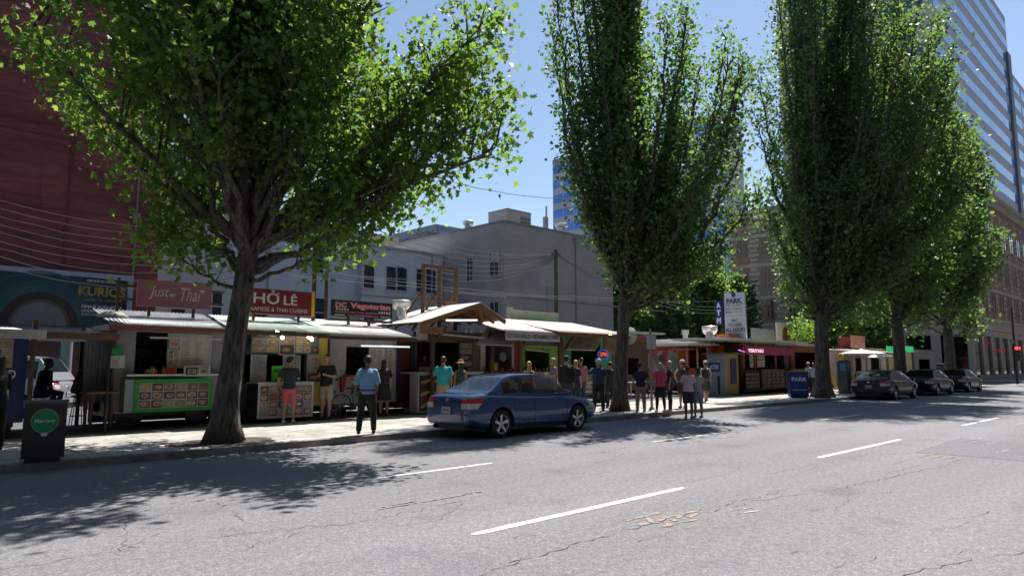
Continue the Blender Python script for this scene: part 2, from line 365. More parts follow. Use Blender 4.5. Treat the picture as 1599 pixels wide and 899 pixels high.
# the near pavement where the photographer stands
tag(MB().box(-120, 400, -6, -.35, -.05, SW).build('near_pavement', m_conc), kind=S)
m_line = ramp_mat('noise', 9, [(.3, (.30, .30, .30)), (.40, (.58, .58, .57)), (.6, (.66, .66, .65))], .7)
m_or = ramp_mat('noise', 14, [(.42, (.20, .19, .19)), (.52, (.34, .235, .185)), (.68, (.44, .27, .19))], .8)
m_pk = ramp_mat('noise', 14, [(.46, (.20, .19, .19)), (.58, (.29, .215, .195)), (.75, (.36, .24, .21))], .8)
m_wpaint = ramp_mat('noise', 10, [(.45, (.22, .22, .22)), (.6, (.6, .6, .58)), (.7, (.7, .7, .68))], .8)
def ragged(x0, x1, yc, w, z, seed, mat, name='lane_marking', kind=S, skew=0):
    rnd = random.Random(seed); mb = MB(); n = int((x1-x0)/.06)+2
    top = []; bot = []
    for i in range(n+1):
        t = i/n; e = min(1, .45+min(t, 1-t)*n/5); x = x0+(x1-x0)*t
        top.append((x, yc+skew*t+w/2*e*(1+rnd.uniform(-.12, .05)), z)); bot.append((x, yc+skew*t-w/2*e*(1+rnd.uniform(-.12, .05)), z))
    k = len(mb.v); mb.v += bot+top
    for i in range(n): mb.face((k+i, k+i+1, k+n+2+i, k+n+1+i))
    o = mb.build(name, mat); tag(o, kind=kind); return o
for i, (a, b) in enumerate([(-7.2, -3.9), (4.5, 7.9), (12.5, 15.7), (21.2, 24.4), (29.8, 33), (38.4, 41.5), (47, 50)]):
    ragged(a, b, 8.65, .1, .004, i, m_line)
for i, (a, b) in enumerate([(-4, -.9), (4.45, 8.15), (12.45, 16.9), (21.9, 26.2), (31.5, 35.6), (41, 45)]):
    ragged(a, b, 5.16, .115, .004, i+20, m_line)
for i, (a, b) in enumerate([(2, 5.5), (11, 14.5), (20, 23.5), (29, 32)]): ragged(a, b, 1.7, .11, .004, i+40, m_line)
# utility paint
ZS = [0.0]
def stroke(pix, w, mat, z, mb):
    ZS[0] = (ZS[0]+.0003) % .005; z = .0046+ZS[0]
    pts = [Vector((*GND(*p), z)) for p in pix]
    for a, b in zip(pts, pts[1:]):
        n = max(2, int((b-a).length/.05)); d = (b-a).normalized(); s = Vector((-d.y, d.x, 0)); rnd = random.Random(int(a.x*1000))
        k = len(mb.v)
        for i in range(n+1):
            p = a.lerp(b, i/n); q = w/2*rnd.uniform(.3, 1.2); mb.v += [tuple(p-s*q), tuple(p+s*q)]
        for i in range(n):
            if rnd.random() > .28: mb.face((k+2*i, k+2*i+2, k+2*i+3, k+2*i+1))
pm = MB()
for st in ([(978, 813), (1030, 800)], [(998, 820), (1050, 806), (1094, 796)], [(1010, 808), (1022, 818), (1040, 806), (1052, 814), (1068, 801)], [(1080, 794), (1094, 799), (1076, 808)], [(1034, 822), (1088, 811)], [(1040, 817), (1046, 822)]): stroke(st, .06, m_or, .005, pm)
for st in ([(1438, 713), (1458, 708)], [(1452, 716), (1472, 711)], [(1470, 718), (1488, 713)], [(1485, 720), (1505, 716)], [(1456, 712), (1500, 717)]): stroke(st, .05, m_or, .009, pm)
tag(pm.build('utility_marking', m_or), kind=S)
pm = MB()
for st in ([(586, 796), (640, 787), (700, 777), (752, 767)], [(590, 793), (650, 782)], [(690, 779), (735, 768)], [(1505, 690), (1522, 686)], [(1520, 692), (1540, 688)], [(1540, 693), (1556, 690)]): stroke(st, .05, m_pk, .009, pm)
tag(pm.build('faded_marking', m_pk), kind=S)
pm = MB()
for st in ([(1140, 797), (1175, 792)], [(1150, 802), (1185, 797)], [(1520, 686), (1535, 684)], [(1556, 706), (1576, 702)], [(1584, 664), (1599, 660)]): stroke(st, .05, m_wpaint, .009, pm)
tag(pm.build('chalk_marking', m_wpaint), kind=S)
# darker asphalt patch
c = [GND(1428, 706), GND(1500, 684), GND(1640, 698), GND(1700, 730), GND(1560, 716)]
pp = MB(); n = len(pp.v); pp.v += [(x, y, .004) for x, y in c]; pp.face(tuple(range(5))[::-1])
tag(pp.build('road_patch', asphalt_mat((.155, .155, .175), .08, 3.)), kind=S)
# cracks
ck = MB(); m_crack = M((.065, .064, .066), .95)
def crack(pix, seed, w=.012, amp=.03):
    rnd = random.Random(seed); pts = [Vector((*GND(*p), .0042+.00005*(seed % 90))) for p in pix]; path = []
    for a, b in zip(pts, pts[1:]):
        n = max(3, int((b-a).length/.09)); d = (b-a).normalized(); s = Vector((-d.y, d.x, 0))
        for i in range(n): path.append(a.lerp(b, i/n)+s*rnd.gauss(0, amp))
    path.append(pts[-1]); k = len(ck.v)
    for i, p in enumerate(path):
        d = (path[min(i+1, len(path)-1)]-path[max(0, i-1)]).normalized(); s = Vector((-d.y, d.x, 0)); q = w*.8*rnd.choice([.15, .5, .8, 1, .3])
        ck.v += [tuple(p-s*q/2), tuple(p+s*q/2)]
    for i in range(len(path)-1): ck.face((k+2*i, k+2*i+2, k+2*i+3, k+2*i+1))
for i, (pix, w) in enumerate([
    ([(200, 855), (300, 842), (420, 828), (560, 816), (680, 790), (820, 760), (960, 735)], .015), ([(800, 880), (900, 848), (990, 826), (1100, 795), (1230, 765)], .018),
    ([(540, 765), (700, 745), (830, 722), (900, 712), (1000, 695), (1120, 690)], .012), ([(190, 860), (200, 830), (198, 815)], .018), ([(200, 855), (225, 842), (250, 833)], .015),
    ([(345, 785), (362, 800), (380, 812)], .016), ([(1100, 800), (1200, 778), (1300, 765), (1420, 738), (1500, 722)], .014), ([(1430, 706), (1500, 684), (1599, 694)], .02),
    ([(960, 665), (1100, 672), (1200, 672), (1290, 664)], .01), ([(560, 712), (700, 706), (850, 694), (980, 686)], .01), ([(1400, 899), (1480, 880), (1599, 862)], .014),
    ([(820, 870), (790, 885), (750, 899)], .014), ([(1200, 740), (1340, 712), (1430, 706)], .012), ([(0, 890), (120, 870), (210, 858)], .012), ([(1290, 640), (1400, 652), (1500, 644)], .012)]):
    crack(pix, i, w)
rc = random.Random(5)
for i in range(26):
    x = rc.uniform(150, 1500); y = rc.uniform(720, 890); l = rc.uniform(20, 70); crack([(x, y), (x+l, y-l*rc.uniform(.05, .3)), (x+l*1.6, y-l*rc.uniform(.1, .5))], i+50, .009, .02)
tag(ck.build('road_cracks', m_crack), kind=S)

# ------------------------------------------------------------------ buildings
def winpart(parent, x0, x1, z0, z1, Y, fm, gm, frame=.07, depth=.12, bars=(1, 1), face='y', sill=None):
    """window part: frame ring, mullions, pane as a sub-part; face 'y' looks to -Y at plane Y, face 'x' looks to -X"""
    mb = MB(); d = .06
    def bx(a0, a1, h0, h1, p, q, m):
        if face == 'y': m.box(a0, a1, Y+p, Y+q, h0, h1)
        else: m.box(Y+p, Y+q, a0, a1, h0, h1)
    bx(x0-frame, x0, z0-frame, z1+frame, -d, -.003, mb); bx(x1, x1+frame, z0-frame, z1+frame, -d, -.003, mb)
    bx(x0, x1, z1, z1+frame, -d, -.003, mb); bx(x0, x1, z0-frame, z0, -d-.04, -.003, mb)
    for i in range(1, bars[0]): x = x0+(x1-x0)*i/bars[0]; bx(x-frame*.35, x+frame*.35, z0, z1, -d+.01, -.006, mb)
    for i in range(1, bars[1]): z = z0+(z1-z0)*i/bars[1]; bx(x0, x1, z-frame*.3, z+frame*.3, -d+.015, -.008, mb)
    f = mb.build('window', fm, parent); p = MB(); bx(x0, x1, z0, z1, -.025, -.004, p); p.build('pane', gm, f); return f
GL = M((.025, .035, .05), .08, var=.5, scale=.5, spec=.8)
GLB = M((.10, .2, .42), .06, var=.35, scale=.12, spec=1.0)
# red brick building with painted wall
YR = 34.0
xr = PY(249, 380, YR)[0]; t = thing('brick_building', 'tall windowless dark red painted brick building behind the billboard', 'building', (-8, YR, 0))
m_red = brick_mat((.25, .066, .060), (.21, .055, .050), (.17, .052, .046), soot=.62)
ztop = PY(210, 22, YR)[1]
MB().box(-30, xr, YR, YR+16, 0, ztop).build('wall', m_red, t)
mb = MB(); mb.box(-30, xr+.05, YR-.08, YR+.25, ztop, ztop+.25)
mb.box(-30, xr+.06, YR-.04, YR, 5.35, 5.5)
mb.build('coping', M((.22, .1, .09), .8), t)
mb = MB()
for px in (115,): x = PY(px, 200, YR)[0]; mb.box(x-.05, x+.05, YR-.05, YR-.003, 5, ztop)
for z in (8.2, 11.3, 14.2): mb.box(-30, xr-.02, YR-.03, YR-.004, z, z+.05)
mb.build('wall_seam', M((.12, .035, .03), .9), t)
rq = random.Random(21)
for i in range(9):
    x = rq.uniform(-6, 8.6); z = rq.uniform(6, 15.5); w_ = rq.uniform(.8, 3.2); h_ = rq.uniform(.5, 1.8); w_ = min(w_, 10.0-x)
    MB().box(x, x+w_, YR-.006-.002*i, YR-.003, z, z+h_).build('paint_patch', brick_mat((.25*rq.uniform(.75, 1.2), .062, .056), (.2, .055, .05), (.16, .05, .045), soot=.5), t)
mb = MB(); x = PY(215, 300, YR)[0]; mb.tube([(x, YR-.06, 5), (x, YR-.06, 12.2), (x+.5, YR-.06, 12.5)], .04, 6); mb.box(x-.15, x+.15, YR-.14, YR-.03, 8, 8.5); mb.build('conduit', M((.2, .16, .16), .6), t)
mb = MB(); x = PY(103, 560, YR-8)[0]
mb.lathe((x, YR-8, 0), [(.17, SW), (.17, 2.6)], 16)
one(mb, 'round_column', M((.2, .22, .25), .6), 'pale round concrete column behind the parked silver van', 'column', (x, YR-8, SW), smooth=True)
# low dark parking structure base behind the shelter
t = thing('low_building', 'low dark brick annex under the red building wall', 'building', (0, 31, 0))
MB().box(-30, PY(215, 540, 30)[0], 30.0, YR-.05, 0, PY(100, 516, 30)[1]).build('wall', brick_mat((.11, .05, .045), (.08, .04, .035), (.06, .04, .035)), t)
# white building rear wing
YW = 38.0
t = thing('pale_building', 'pale grey-blue painted building with dark windows left of the grey one', 'building', (18, YW, 0))
m_pale = M((.44, .49, .55), .85, var=.1, scale=.8, stretch=(1, 1, .4)); m_pale2 = M((.54, .56, .58), .85, var=.1, scale=.8)
xa = xr+.02; xb = PY(565, 400, YW)[0]; zb = PY(567, 383, YW)[1]; xc = PY(692, 400, YW)[0]
zl = PY(280, 235, YW+.6)[1]; xm = PY(430, 300, YW)[0]
MB().box(xa, xm, YW+.6, YW+14, 0, zl).build('stair_tower', m_pale, t)
MB().box(xm, xb, YW+.3, YW+14, 0, PY(480, 345, YW)[1]).build('wall', m_pale, t)
MB().box(xb, xc, YW, YW+13, 0, zb).build('wall', m_pale2, t)
MB().box(xb-.05, xc-.03, YW-.08, YW+.3, zb, zb+.14).build('coping', M((.3, .33, .37), .7), t)
wfr = M((.5, .55, .6), .6); wbl = M((.1, .13, .18), .6)
for (a, b, c, d, bars) in [(568, 584, 413, 449, (1, 2)), (603, 618, 416, 452, (1, 2)), (620, 635, 417, 453, (1, 2)), (650, 662, 420, 455, (1, 2)), (665, 680, 420, 457, (1, 2)), (568, 584, 478, 500, (1, 1))]:
    x0, z1 = PY(a, c, YW); x1, _ = PY(b, c, YW); z0 = PY(a, d, YW)[1]; winpart(t, x0, x1, z0, z1, YW, wfr, GL, .07, bars=bars)
for (a, b, c, d) in [(488, 506, 380, 425), (488, 508, 465, 510), (335, 350, 455, 500), (400, 420, 455, 510)]:
    x0, z1 = PY(a, c, YW+.3); x1, _ = PY(b, c, YW+.3); z0 = PY(a, d, YW+.3)[1]; winpart(t, x0, x1, z0, z1, YW+(.3 if a > 430 else .6), wfr, GL, .09, bars=(1, 2))
for (a, b, c, d) in [(272, 292, 272, 315), (268, 292, 365, 402), (268, 290, 462, 500), (335, 352, 365, 402)]:
    x0, z1 = PY(a, c, YW+.6); x1, _ = PY(b, c, YW+.6); z0 = PY(a, d, YW+.6)[1]; winpart(t, x0, x1, z0, z1, YW+.6, wfr, GL, .09, bars=(1, 2))
mb = MB(); mb.tube([(xb-.12, YW-.05, 0), (xb-.12, YW-.05, zb)], .06, 8); mb.tube([(xc-1.0, YW-.05, 0), (xc-1.0, YW-.05, zb)], .05, 8); mb.box(xb, xc-.03, YW-.03, YW-.004, PY(600, 462, YW)[1]-.1, PY(600, 462, YW)[1]); mb.build('drain_pipe', M((.3, .33, .37), .6), t)
# grey stucco building
XG = 30.0; YG = XG*math.tan(HD+math.atan((799.5-787)/1082)); zg = PX(787, 346, XG)[1]
t = thing('stucco_building', 'large plain grey stucco building behind the food carts with stepped roof units', 'building', (40, YG, 0))
m_st = M((.30, .29, .285), .9, var=.2, scale=.45, bump=.15, bscale=6, stretch=(1, 1, 1.8))
m_st2 = M((.32, .31, .31), .9, var=.14, scale=.5, bump=.15, bscale=6)
XGE = PY(957, 450, YG)[0]
mb = MB(); zf = zg+0.0
mb.box(XG, XGE, YG, YG+26, 0, zf); mb.build('wall', m_st, t)
mb = MB(); mb.box(XG-.06, XGE+.05, YG-.07, YG+.2, zf, zf+.12); mb.box(XG-.06, XG+.2, YG+.2, YG+26, zf, zf+.12)
mb.build('coping', M((.2, .2, .2), .6), t)
for (a, b, c, d) in [(730, 739, 398, 438), (766, 779, 390, 431), (766, 779, 471, 492), (790, 790, 1, 1)]:
    if a == 790: continue
    y0, z1 = PX(b, c, XG); y1, _ = PX(a, c, XG); z0 = PX(b, d, XG)[1]; winpart(t, y0, y1, z0, z1, XG, M((.35, .4, .36), .6), GL, .07, bars=(2, 1), face='x')
mb = MB(); y0 = PX(788, 560, XG)[0]
mb.box(XG+.2, XG+18, YG-.02, YG-.004, 6.0, 6.12); mb.box(XG+4, XG+4.04, YG-.02, YG-.003, 0, 7.5); mb.build('wall_joint', M((.2, .2, .2), .9), t)
rq = random.Random(4)
for i in range(7):
    x = rq.uniform(XG+.5, XGE-3); z = rq.uniform(3.5, 9); w_ = rq.uniform(1, 2.8); h_ = rq.uniform(.5, 1.6); g_ = .31*rq.uniform(.85, 1.1)
    MB().box(x, x+w_, YG-.006-.002*i, YG-.003, z, z+h_).build('paint_patch', M((g_, g_*.98, g_), .9, var=.12, scale=.8), t)
mb = MB(); mb.tube([(XG+7, YG-.06, 0), (XG+7, YG-.06, zf-.2)], .06, 8); mb.box(XG+6.8, XG+7.2, YG-.2, YG-.02, zf-.5, zf-.2); mb.build('downpipe', M((.24, .24, .24), .5), t)
# roof-top machines
def hvac(px0, px1, py, Y, h, label, mat, d=2.6):
    x0, z1 = PY(px0, py, Y); x1, _ = PY(px1, py, Y); t = thing('rooftop_unit', label, 'rooftop unit', ((x0+x1)/2, Y, z1-h))
    MB().box(x0, x1, Y, Y+d, z1-h, z1).build('casing', mat, t)
    mb = MB(); n = 5
    for i in range(n): z = z1-h*.85+h*.7*i/n; mb.box(x0+(x1-x0)*.55, x1-.1, Y-.03, Y-.003, z, z+h*.09)
    mb.box(x0-.03, x1+.03, Y-.03, Y+d+.03, z1, z1+.05)
    mb.build('grille', M((.12, .12, .12), .6), t)
hvac(792, 829, 326, YG+3, 2.0, 'large boxy tan rooftop unit at the highest roof corner of the grey building', M((.33, .31, .29), .6), 2.0)
hvac(668, 695, 362, YG+10, 1.6, 'dark square rooftop unit on the sloping far roof line', M((.1, .1, .12), .5))
hvac(652, 668, 368, YG+12, 1.2, 'small dark rooftop unit at the left end of the grey roof', M((.09, .09, .11), .5))
def fan(px, py, Y, r, h, label, rot=0):
    x, z = PY(px, py, Y); mb = MB(); t = thing('exhaust_fan', label, 'exhaust fan', (x, Y, z-h))
    MB().lathe((x, Y, z-h), [(r*.7, 0), (r*.7, h*.45), (r*.62, h*.5), (r*1.0, h*.62), (r*1.08, h*.95), (r*.95, h)], 20).build('hood', M((.55, .55, .55), .4, .6), t, smooth=True)
    MB().box(x-r*.8, x+r*.8, Y-r*.8, Y+r*.8, z-h*1.05-.25, z-h).build('base', M((.5, .5, .5), .5, .3), t); return t
fan(731, 345, YG+4, .35, .7, 'white mushroom exhaust fan on the grey roof edge')
fan(877, 350, YG+2, .5, .55, 'round grey roof vent right of the thin mast')
x, z = PY(853, 322, YG+1); mb = MB(); mb.tube([(x, YG+1, zg), (x, YG+1, z)], .06, 8); mb.box(x-.25, x+.1, YG+.9, YG+1.1, zg, zg+1.2)
one(mb, 'roof_mast', M((.3, .3, .32), .5), 'thin vertical flue mast on the grey roof', 'mast', (x, YG+1, zg))
# brick corner building across the side street
XC = 84.0; YC = 18.3; YE = PX(1140, 400, XC)[0]
ztb = PX(1150, 348, XC)[1]
t = thing('corner_building', 'ornate orange brick and pale stone corner building across the side street', 'building', (XC+10, YC+10, 0))
m_brk = brick_mat((.36, .235, .155), (.31, .19, .125), (.27, .2, .15), soot=.25); m_stone = M((.40, .35, .29), .85, var=.15, scale=1.2, bump=.2, bscale=8)
MB().box(XC, XC+60, YC, YE, 6.2, ztb).build('wall', m_brk, t)
mb = MB(); mb.box(XC-.06, XC+60, YC-.06, YE, 5.6, 6.7); mb.box(XC-.35, XC+60, YC-.35, YE, 6.7, 6.95)
mb.box(XC-.3, XC+60, YC-.3, YE+.2, ztb, ztb+.9); mb.box(XC-.6, XC+60, YC-.6, YE+.4, ztb+.9, ztb+1.3)
npx = 8
for i in range(npx+1):
    y = YC+(YE-YC)*i/npx
    for q in range(22):                       # stone quoins, alternate wide and narrow
        z = 7+q*.62
        if z > ztb-.5: break
        w_ = .75 if q % 2 == 0 else .5; mb.box(XC-.07, XC-.004, max(YC, y-w_), min(YE, y+w_), z, z+.42)
for i in range(12):
    x = XC+i*4.2
    for q in range(22):
        z = 7+q*.62
        if z > ztb-.5: break
        w_ = .7 if q % 2 == 0 else .45; mb.box(max(XC, x-w_), x+w_, YC-.07, YC-.004, z, z+.42)
mb.box(XC-.08, XC-.003, YC+.8, YE-.8, 10.1, 10.5); mb.box(XC-.08, XC-.003, YC+.8, YE-.8, 14.3, 14.7); mb.box(XC-.1, XC-.003, YC+.8, YE-.8, 18.1, 18.6)
mb.box(XC+.8, XC+50, YC-.08, YC-.003, 10.1, 10.5); mb.box(XC+.8, XC+50, YC-.08, YC-.003, 14.3, 14.7)
mb.build('stone_trim', m_stone, t)
bf = M((.33, .17, .11), .7)
for fl in range(3):
    z0 = 7.6+fl*4.15; z1 = z0+2.3
    for i in range(npx):
        ya = YC+(YE-YC)*i/npx+.95; yb = YC+(YE-YC)*(i+1)/npx-.95; wd = (yb-ya)/3
        for j in range(3): winpart(t, ya+wd*j+.12, ya+wd*(j+1)-.12, z0, z1, XC, bf, GL, .1, bars=(1, 2), face='x')
    for i in range(8):
        xa_ = XC+i*4.2+.95; xb_ = xa_+2.3
        for j in range(2): winpart(t, xa_+1.15*j+.1, xa_+1.15*(j+1)-.1, z0, z1, YC, bf, GL, .1, bars=(1, 2))
# (details)
# stone ground floor with tall shop windows
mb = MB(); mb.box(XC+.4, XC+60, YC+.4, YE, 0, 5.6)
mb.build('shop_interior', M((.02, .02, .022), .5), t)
mb = MB()
for i in range(12): x = XC+i*4.2; mb.box(x, x+.9, YC, YC+.38, SW, 5.6)
for i in range(npx+1): y = YC+(YE-YC)*i/npx; mb.box(XC, XC+.38, max(y-.45, YC+.39), min(y+.45, YE), SW, 5.6)
mb.box(XC+.01, XC+60, YC+.01, YC+.37, 4.9, 5.55); mb.box(XC+.01, XC+.37, YC+.38, YE, 4.9, 5.55); mb.box(XC+.01, XC+60, YC+.01, YC+.37, SW, .7)
mb.build('stone_pier', m_stone, t)
for i in range(9): x = XC+i*4.2+.9; MB().box(x, x+3.3, YC+.2, YC+.23, .7, 4.9).build('shop_window', glass_mat((.5, .55, .6), .5), t)
for i in range(npx): ya = YC+(YE-YC)*i/npx+.45; yb = YC+(YE-YC)*(i+1)/npx-.45; MB().box(XC+.2, XC+.23, ya, yb, .7, 4.9).build('shop_window', glass_mat((.5, .55, .6), .5), t)
# glowing red balls standing in for traffic light reflections in the shop glass
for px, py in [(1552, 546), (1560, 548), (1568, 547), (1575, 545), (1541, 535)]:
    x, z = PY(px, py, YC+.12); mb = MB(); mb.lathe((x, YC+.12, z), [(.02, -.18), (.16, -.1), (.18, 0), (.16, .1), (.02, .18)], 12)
    one(mb, 'red_reflection', EM((.5, .02, .02), .22), 'round red glow standing in for a traffic light reflection in the corner shop glass', 'reflection', (x, YC+.12, z), group='red traffic light reflections in the corner shop front', smooth=True)
# tower, right
XT = 120.0; YT = XT*math.tan(HD-math.atan((1495-799.5)/1082)); _, zt = PY(1575, 37, YT); xte = PY(1575, 100, YT)[0]
m_tower = M((.42, .40, .45), .8, var=.08, scale=.2)
t = thing('office_tower', 'tall pinkish stone office tower with long blue ribbon windows', 'building', (XT+15, YT+15, 0))
MB().box(XT, xte, YT, YT+25, 0, zt).build('wall', m_tower, t)
nf = int(zt/3.9)
for k in range(nf):
    z = zt-3.9*(k+1)+.2
    MB().box(XT+.9, xte-.6, YT-.05, YT-.005, z, z+1.9).build('ribbon_window', M((.12, .33, .72), .05, var=.45, scale=.35, spec=1.), t)  # bright blue base colour carries the sky reflection of these panes
    for j in range(2):
        y0 = YT+1.2+j*11.6; MB().box(XT-.05, XT-.005, y0, y0+10.4, z, z+1.9).build('ribbon_window', M((.05, .09, .2), .05, var=.3, scale=.1, spec=.8), t)
xs = PY(1579, 200, YT)[0]; zs = PY(1590, 128, YT)[1]
t = thing('lower_tower', 'lower stepped office wing with blue windows right of the tall tower', 'building', (xs+20, YT+10, 0))
MB().box(xs+.2, xs+90, YT-.0, YT+40, 0, zs).build('wall', m_tower, t)
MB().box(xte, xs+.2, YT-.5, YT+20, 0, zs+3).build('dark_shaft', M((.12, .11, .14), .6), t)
for k in range(int(zs/3.9)):
    for j in range(7):
        x0 = xs+2+j*12; z = zs-3.9*(k+1)+.2; MB().box(x0, x0+10.6, YT-.05, YT-.004, z, z+2.1).build('ribbon_window', M((.12, .33, .72), .05, var=.45, scale=.35, spec=1.), t)  # sky reflection put into the pane colour here as well
# blue glass tower, centre
XB = 120.0; yb0, zbt = PX(863, 252, XB); yb1 = PX(1135, 300, XB)[0]
t = thing('glass_tower', 'distant white and blue checkered office tower behind the second tree', 'building', (XB+15, yb0-15, 0))
MB().box(XB, XB+7, yb1, yb0, 0, zbt).build('wall', M((.42, .44, .5), .7, var=.08, scale=.3), t)
nf = 13
for k in range(nf):
    mb = MB()
    z = zbt-3.6*(k+1)+.3
    n = 14; wdt = (yb0-yb1)/n
    for j in range(n):
        gap = 0.15 if (j+k//2) % 3 else 1.0
        mb.box(XB-.05, XB-.004, yb1+wdt*j+gap*.8, yb1+wdt*(j+1)-.2, z, z+1.9)
    mb.build('window_row', M((.045, .19, .68), .05, var=.4, scale=.3, spec=1.), t)
MB().box(XB-.03, XB+7, yb1, yb0+.05, zbt-.9, zbt+.3).build('parapet', M((.3, .26, .3), .7), t)
# tan roof far left behind pale building
mb = MB(); x0, z0 = PY(575, 383, 52); x1, _ = PY(640, 383, 52); xm_, z1 = PY(600, 372, 52)
mb.prism([(x0-3, 0), (x1+3, 0), (x1+3, z0), (xm_+2, z1+.2), (xm_-1, z1+.3), (x0-3, z0)], 52, 60)
one(mb, 'far_building', M((.45, .36, .28), .8), 'tan roof of a far building peeking above the pale building', 'building', (x0, 52, 0))
# glass office behind trees (glimpses of blue)
t = thing('far_office', 'glassy blue office block glimpsed through the trees behind the car park', 'building', (70, 80, 0))
MB().box(60, 100, 78, 95, 0, 22).build('wall', M((.25, .28, .33), .7), t)
mb = MB()
for k in range(6): mb.box(60.5, 99, 77.9, 77.99, 1+k*3.6, 3.2+k*3.6)
mb.build('ribbon_window', GLB, t)
mb = MB()
for k in range(6): mb.box(59.9, 59.99, 78.5, 94.5, 1+k*3.6, 3.2+k*3.6)
mb.build('ribbon_window', GLB, t)
# buildings on the near side of the street, behind the photographer
m_opp = M((.10, .085, .08), .9, var=.12, scale=.4); m_oppw = M((.07, .07, .075), .8)
for i, (xa_, xb_, hh) in enumerate(((-60, -22, 22), (-21.9, 14, 30), (14.1, 52, 26), (52.1, 340, 32))):
    t = thing('street_building', ['brown building behind the photographer, far left', 'tallest brown building right behind the photographer', 'brown building behind the photographer, to the right', 'brown building behind the photographer, farthest right'][i], 'building', ((xa_+xb_)/2, -16, SW))
    MB().box(xa_, xb_, -26, -6.05, 0, hh).build('wall', m_opp, t)
    mb = MB()
    for k in range(int(hh/3.7)): mb.box(xa_+1, xb_-1, -6.04, -6.0, 1.2+k*3.7, 3.2+k*3.7)
    mb.build('window_band', m_oppw, t)
# billboard on the red wall
YB = YR-.6; xb1, zt_ = PY(209, 431, YB); xb0 = PY(-140, 400, YB)[0]; zbb = PY(209, 515, YB)[1]-.2
t = thing('billboard', 'wide dark teal circus poster billboard with gold lettering on the red wall', 'billboard', ((xb0+xb1)/2, YB, zbb))
fr = .22; mb = MB()
mb.box(xb0, xb1, YB, YB+.3, zbb, zt_).build('frame', M((.26, .32, .42), .5), t)
m_post = bpy.data.materials.new('poster'); m_post.use_nodes = True; tt = m_post.node_tree; b = tt.nodes['Principled BSDF']; b.inputs['Roughness'].default_value = .4
tc = nd(tt, 'ShaderNodeTexCoord'); vm = nd(tt, 'ShaderNodeVectorMath', operation='DISTANCE'); tt.links.new(tc.outputs['Object'], vm.inputs[0])
cxp, czp = PY(62, 500, YB); vm.inputs[1].default_value = (cxp-(xb0+xb1)/2, -.03, czp-zbb)
nz = nd(tt, 'ShaderNodeTexNoise'); nz.inputs['Scale'].default_value = 1.6; tt.links.new(tc.outputs['Object'], nz.inputs[0])
ad = nd(tt, 'ShaderNodeMath', operation='MULTIPLY_ADD'); ad.inputs[1].default_value = 1.4; tt.links.new(nz.outputs[0], ad.inputs[0]); tt.links.new(vm.outputs['Value'], ad.inputs[2])
rr = nd(tt, 'ShaderNodeValToRGB'); dv = nd(tt, 'ShaderNodeMath', operation='MULTIPLY'); dv.inputs[1].default_value = .16; tt.links.new(ad.outputs[0], dv.inputs[0]); tt.links.new(dv.outputs[0], rr.inputs[0])
cr = rr.color_ramp; cr.elements.new(.45); cr.elements.new(.6)
for e, (p, c_) in zip(cr.elements, [(.15, (.12, .17, .21)), (.36, (.015, .07, .09)), (.52, (.008, .022, .04)), (.7, (.005, .009, .026))]): e.position = p; e.color = (*c_, 1)
tt.links.new(rr.outputs[0], b.inputs['Base Color'])
MB().quad((xb0+fr, YB-.03, zbb+fr), (xb1-fr, YB-.03, zbb+fr), (xb1-fr, YB-.03, zt_-fr), (xb0+fr, YB-.03, zt_-fr)).build('poster', m_post, t)
# abstract rings standing in for the illustration
mb = MB()
for r0, r1, mi in [(2.15, 2.2, 0), (1.75, 1.79, 0), (1.05, 1.35, 1), (.95, 1.03, 2)]:
    mb.mat(mi); N = 40; k = len(mb.v); cz = zbb+fr+.05
    for i in range(N+1): a = math.pi*i/N; mb.v += [(cxp+r0*math.cos(a), YB-.04-mi*.004, cz+r0*math.sin(a)), (cxp+r1*math.cos(a), YB-.04-mi*.004, cz+r1*math.sin(a))]
    for i in range(N): mb.face((k+2*i, k+2*i+1, k+2*i+3, k+2*i+2))
mb.mat(3); k = len(mb.v); N = 30; mb.v += [(cxp+.93*math.cos(math.pi*i/N), YB-.042, cz+.93*math.sin(math.pi*i/N)) for i in range(N+1)]; mb.face(tuple(range(k, k+N+1))[::-1])
mb.build('poster_rings', [M((.02, .10, .12), .5), M((.03, .028, .025), .5), M((.12, .09, .06), .5), M((.15, .18, .19), .5)], t)
mb = MB(); 
def tb(s_, p0, p1, q0, q1, mi, bold=0):
    x0, z1 = PY(p0, q0, YB-.04); x1, _ = PY(p1, q0, YB-.04); z0 = PY(p0, q1, YB-.04)[1]; mb.mat(mi); text(mb, s_, x0, x1, z0, z1, YB-.045, bold)
tb('CIRQUE DU SOLEIL', 136, 182, 435.5, 440.5, 0, .01); tb('KURIOS', 123, 197, 446, 461, 1, .04); tb('CABINET DES CURIOSITÉS', 131, 190, 465, 469, 2, .01)
tb('OPENS AUGUST 24', 127, 190, 475.5, 480.5, 0, .02); tb('UNDER THE BIG TOP', 127, 190, 482.5, 486.5, 0, .02); tb('PORTLAND EXPO CENTER', 127, 190, 488.5, 492, 0, .01)
mb.build('lettering', [M((.6, .6, .62), .5), M((.27, .21, .05), .4, var=.5, scale=7), M((.35, .28, .1), .5)], t)
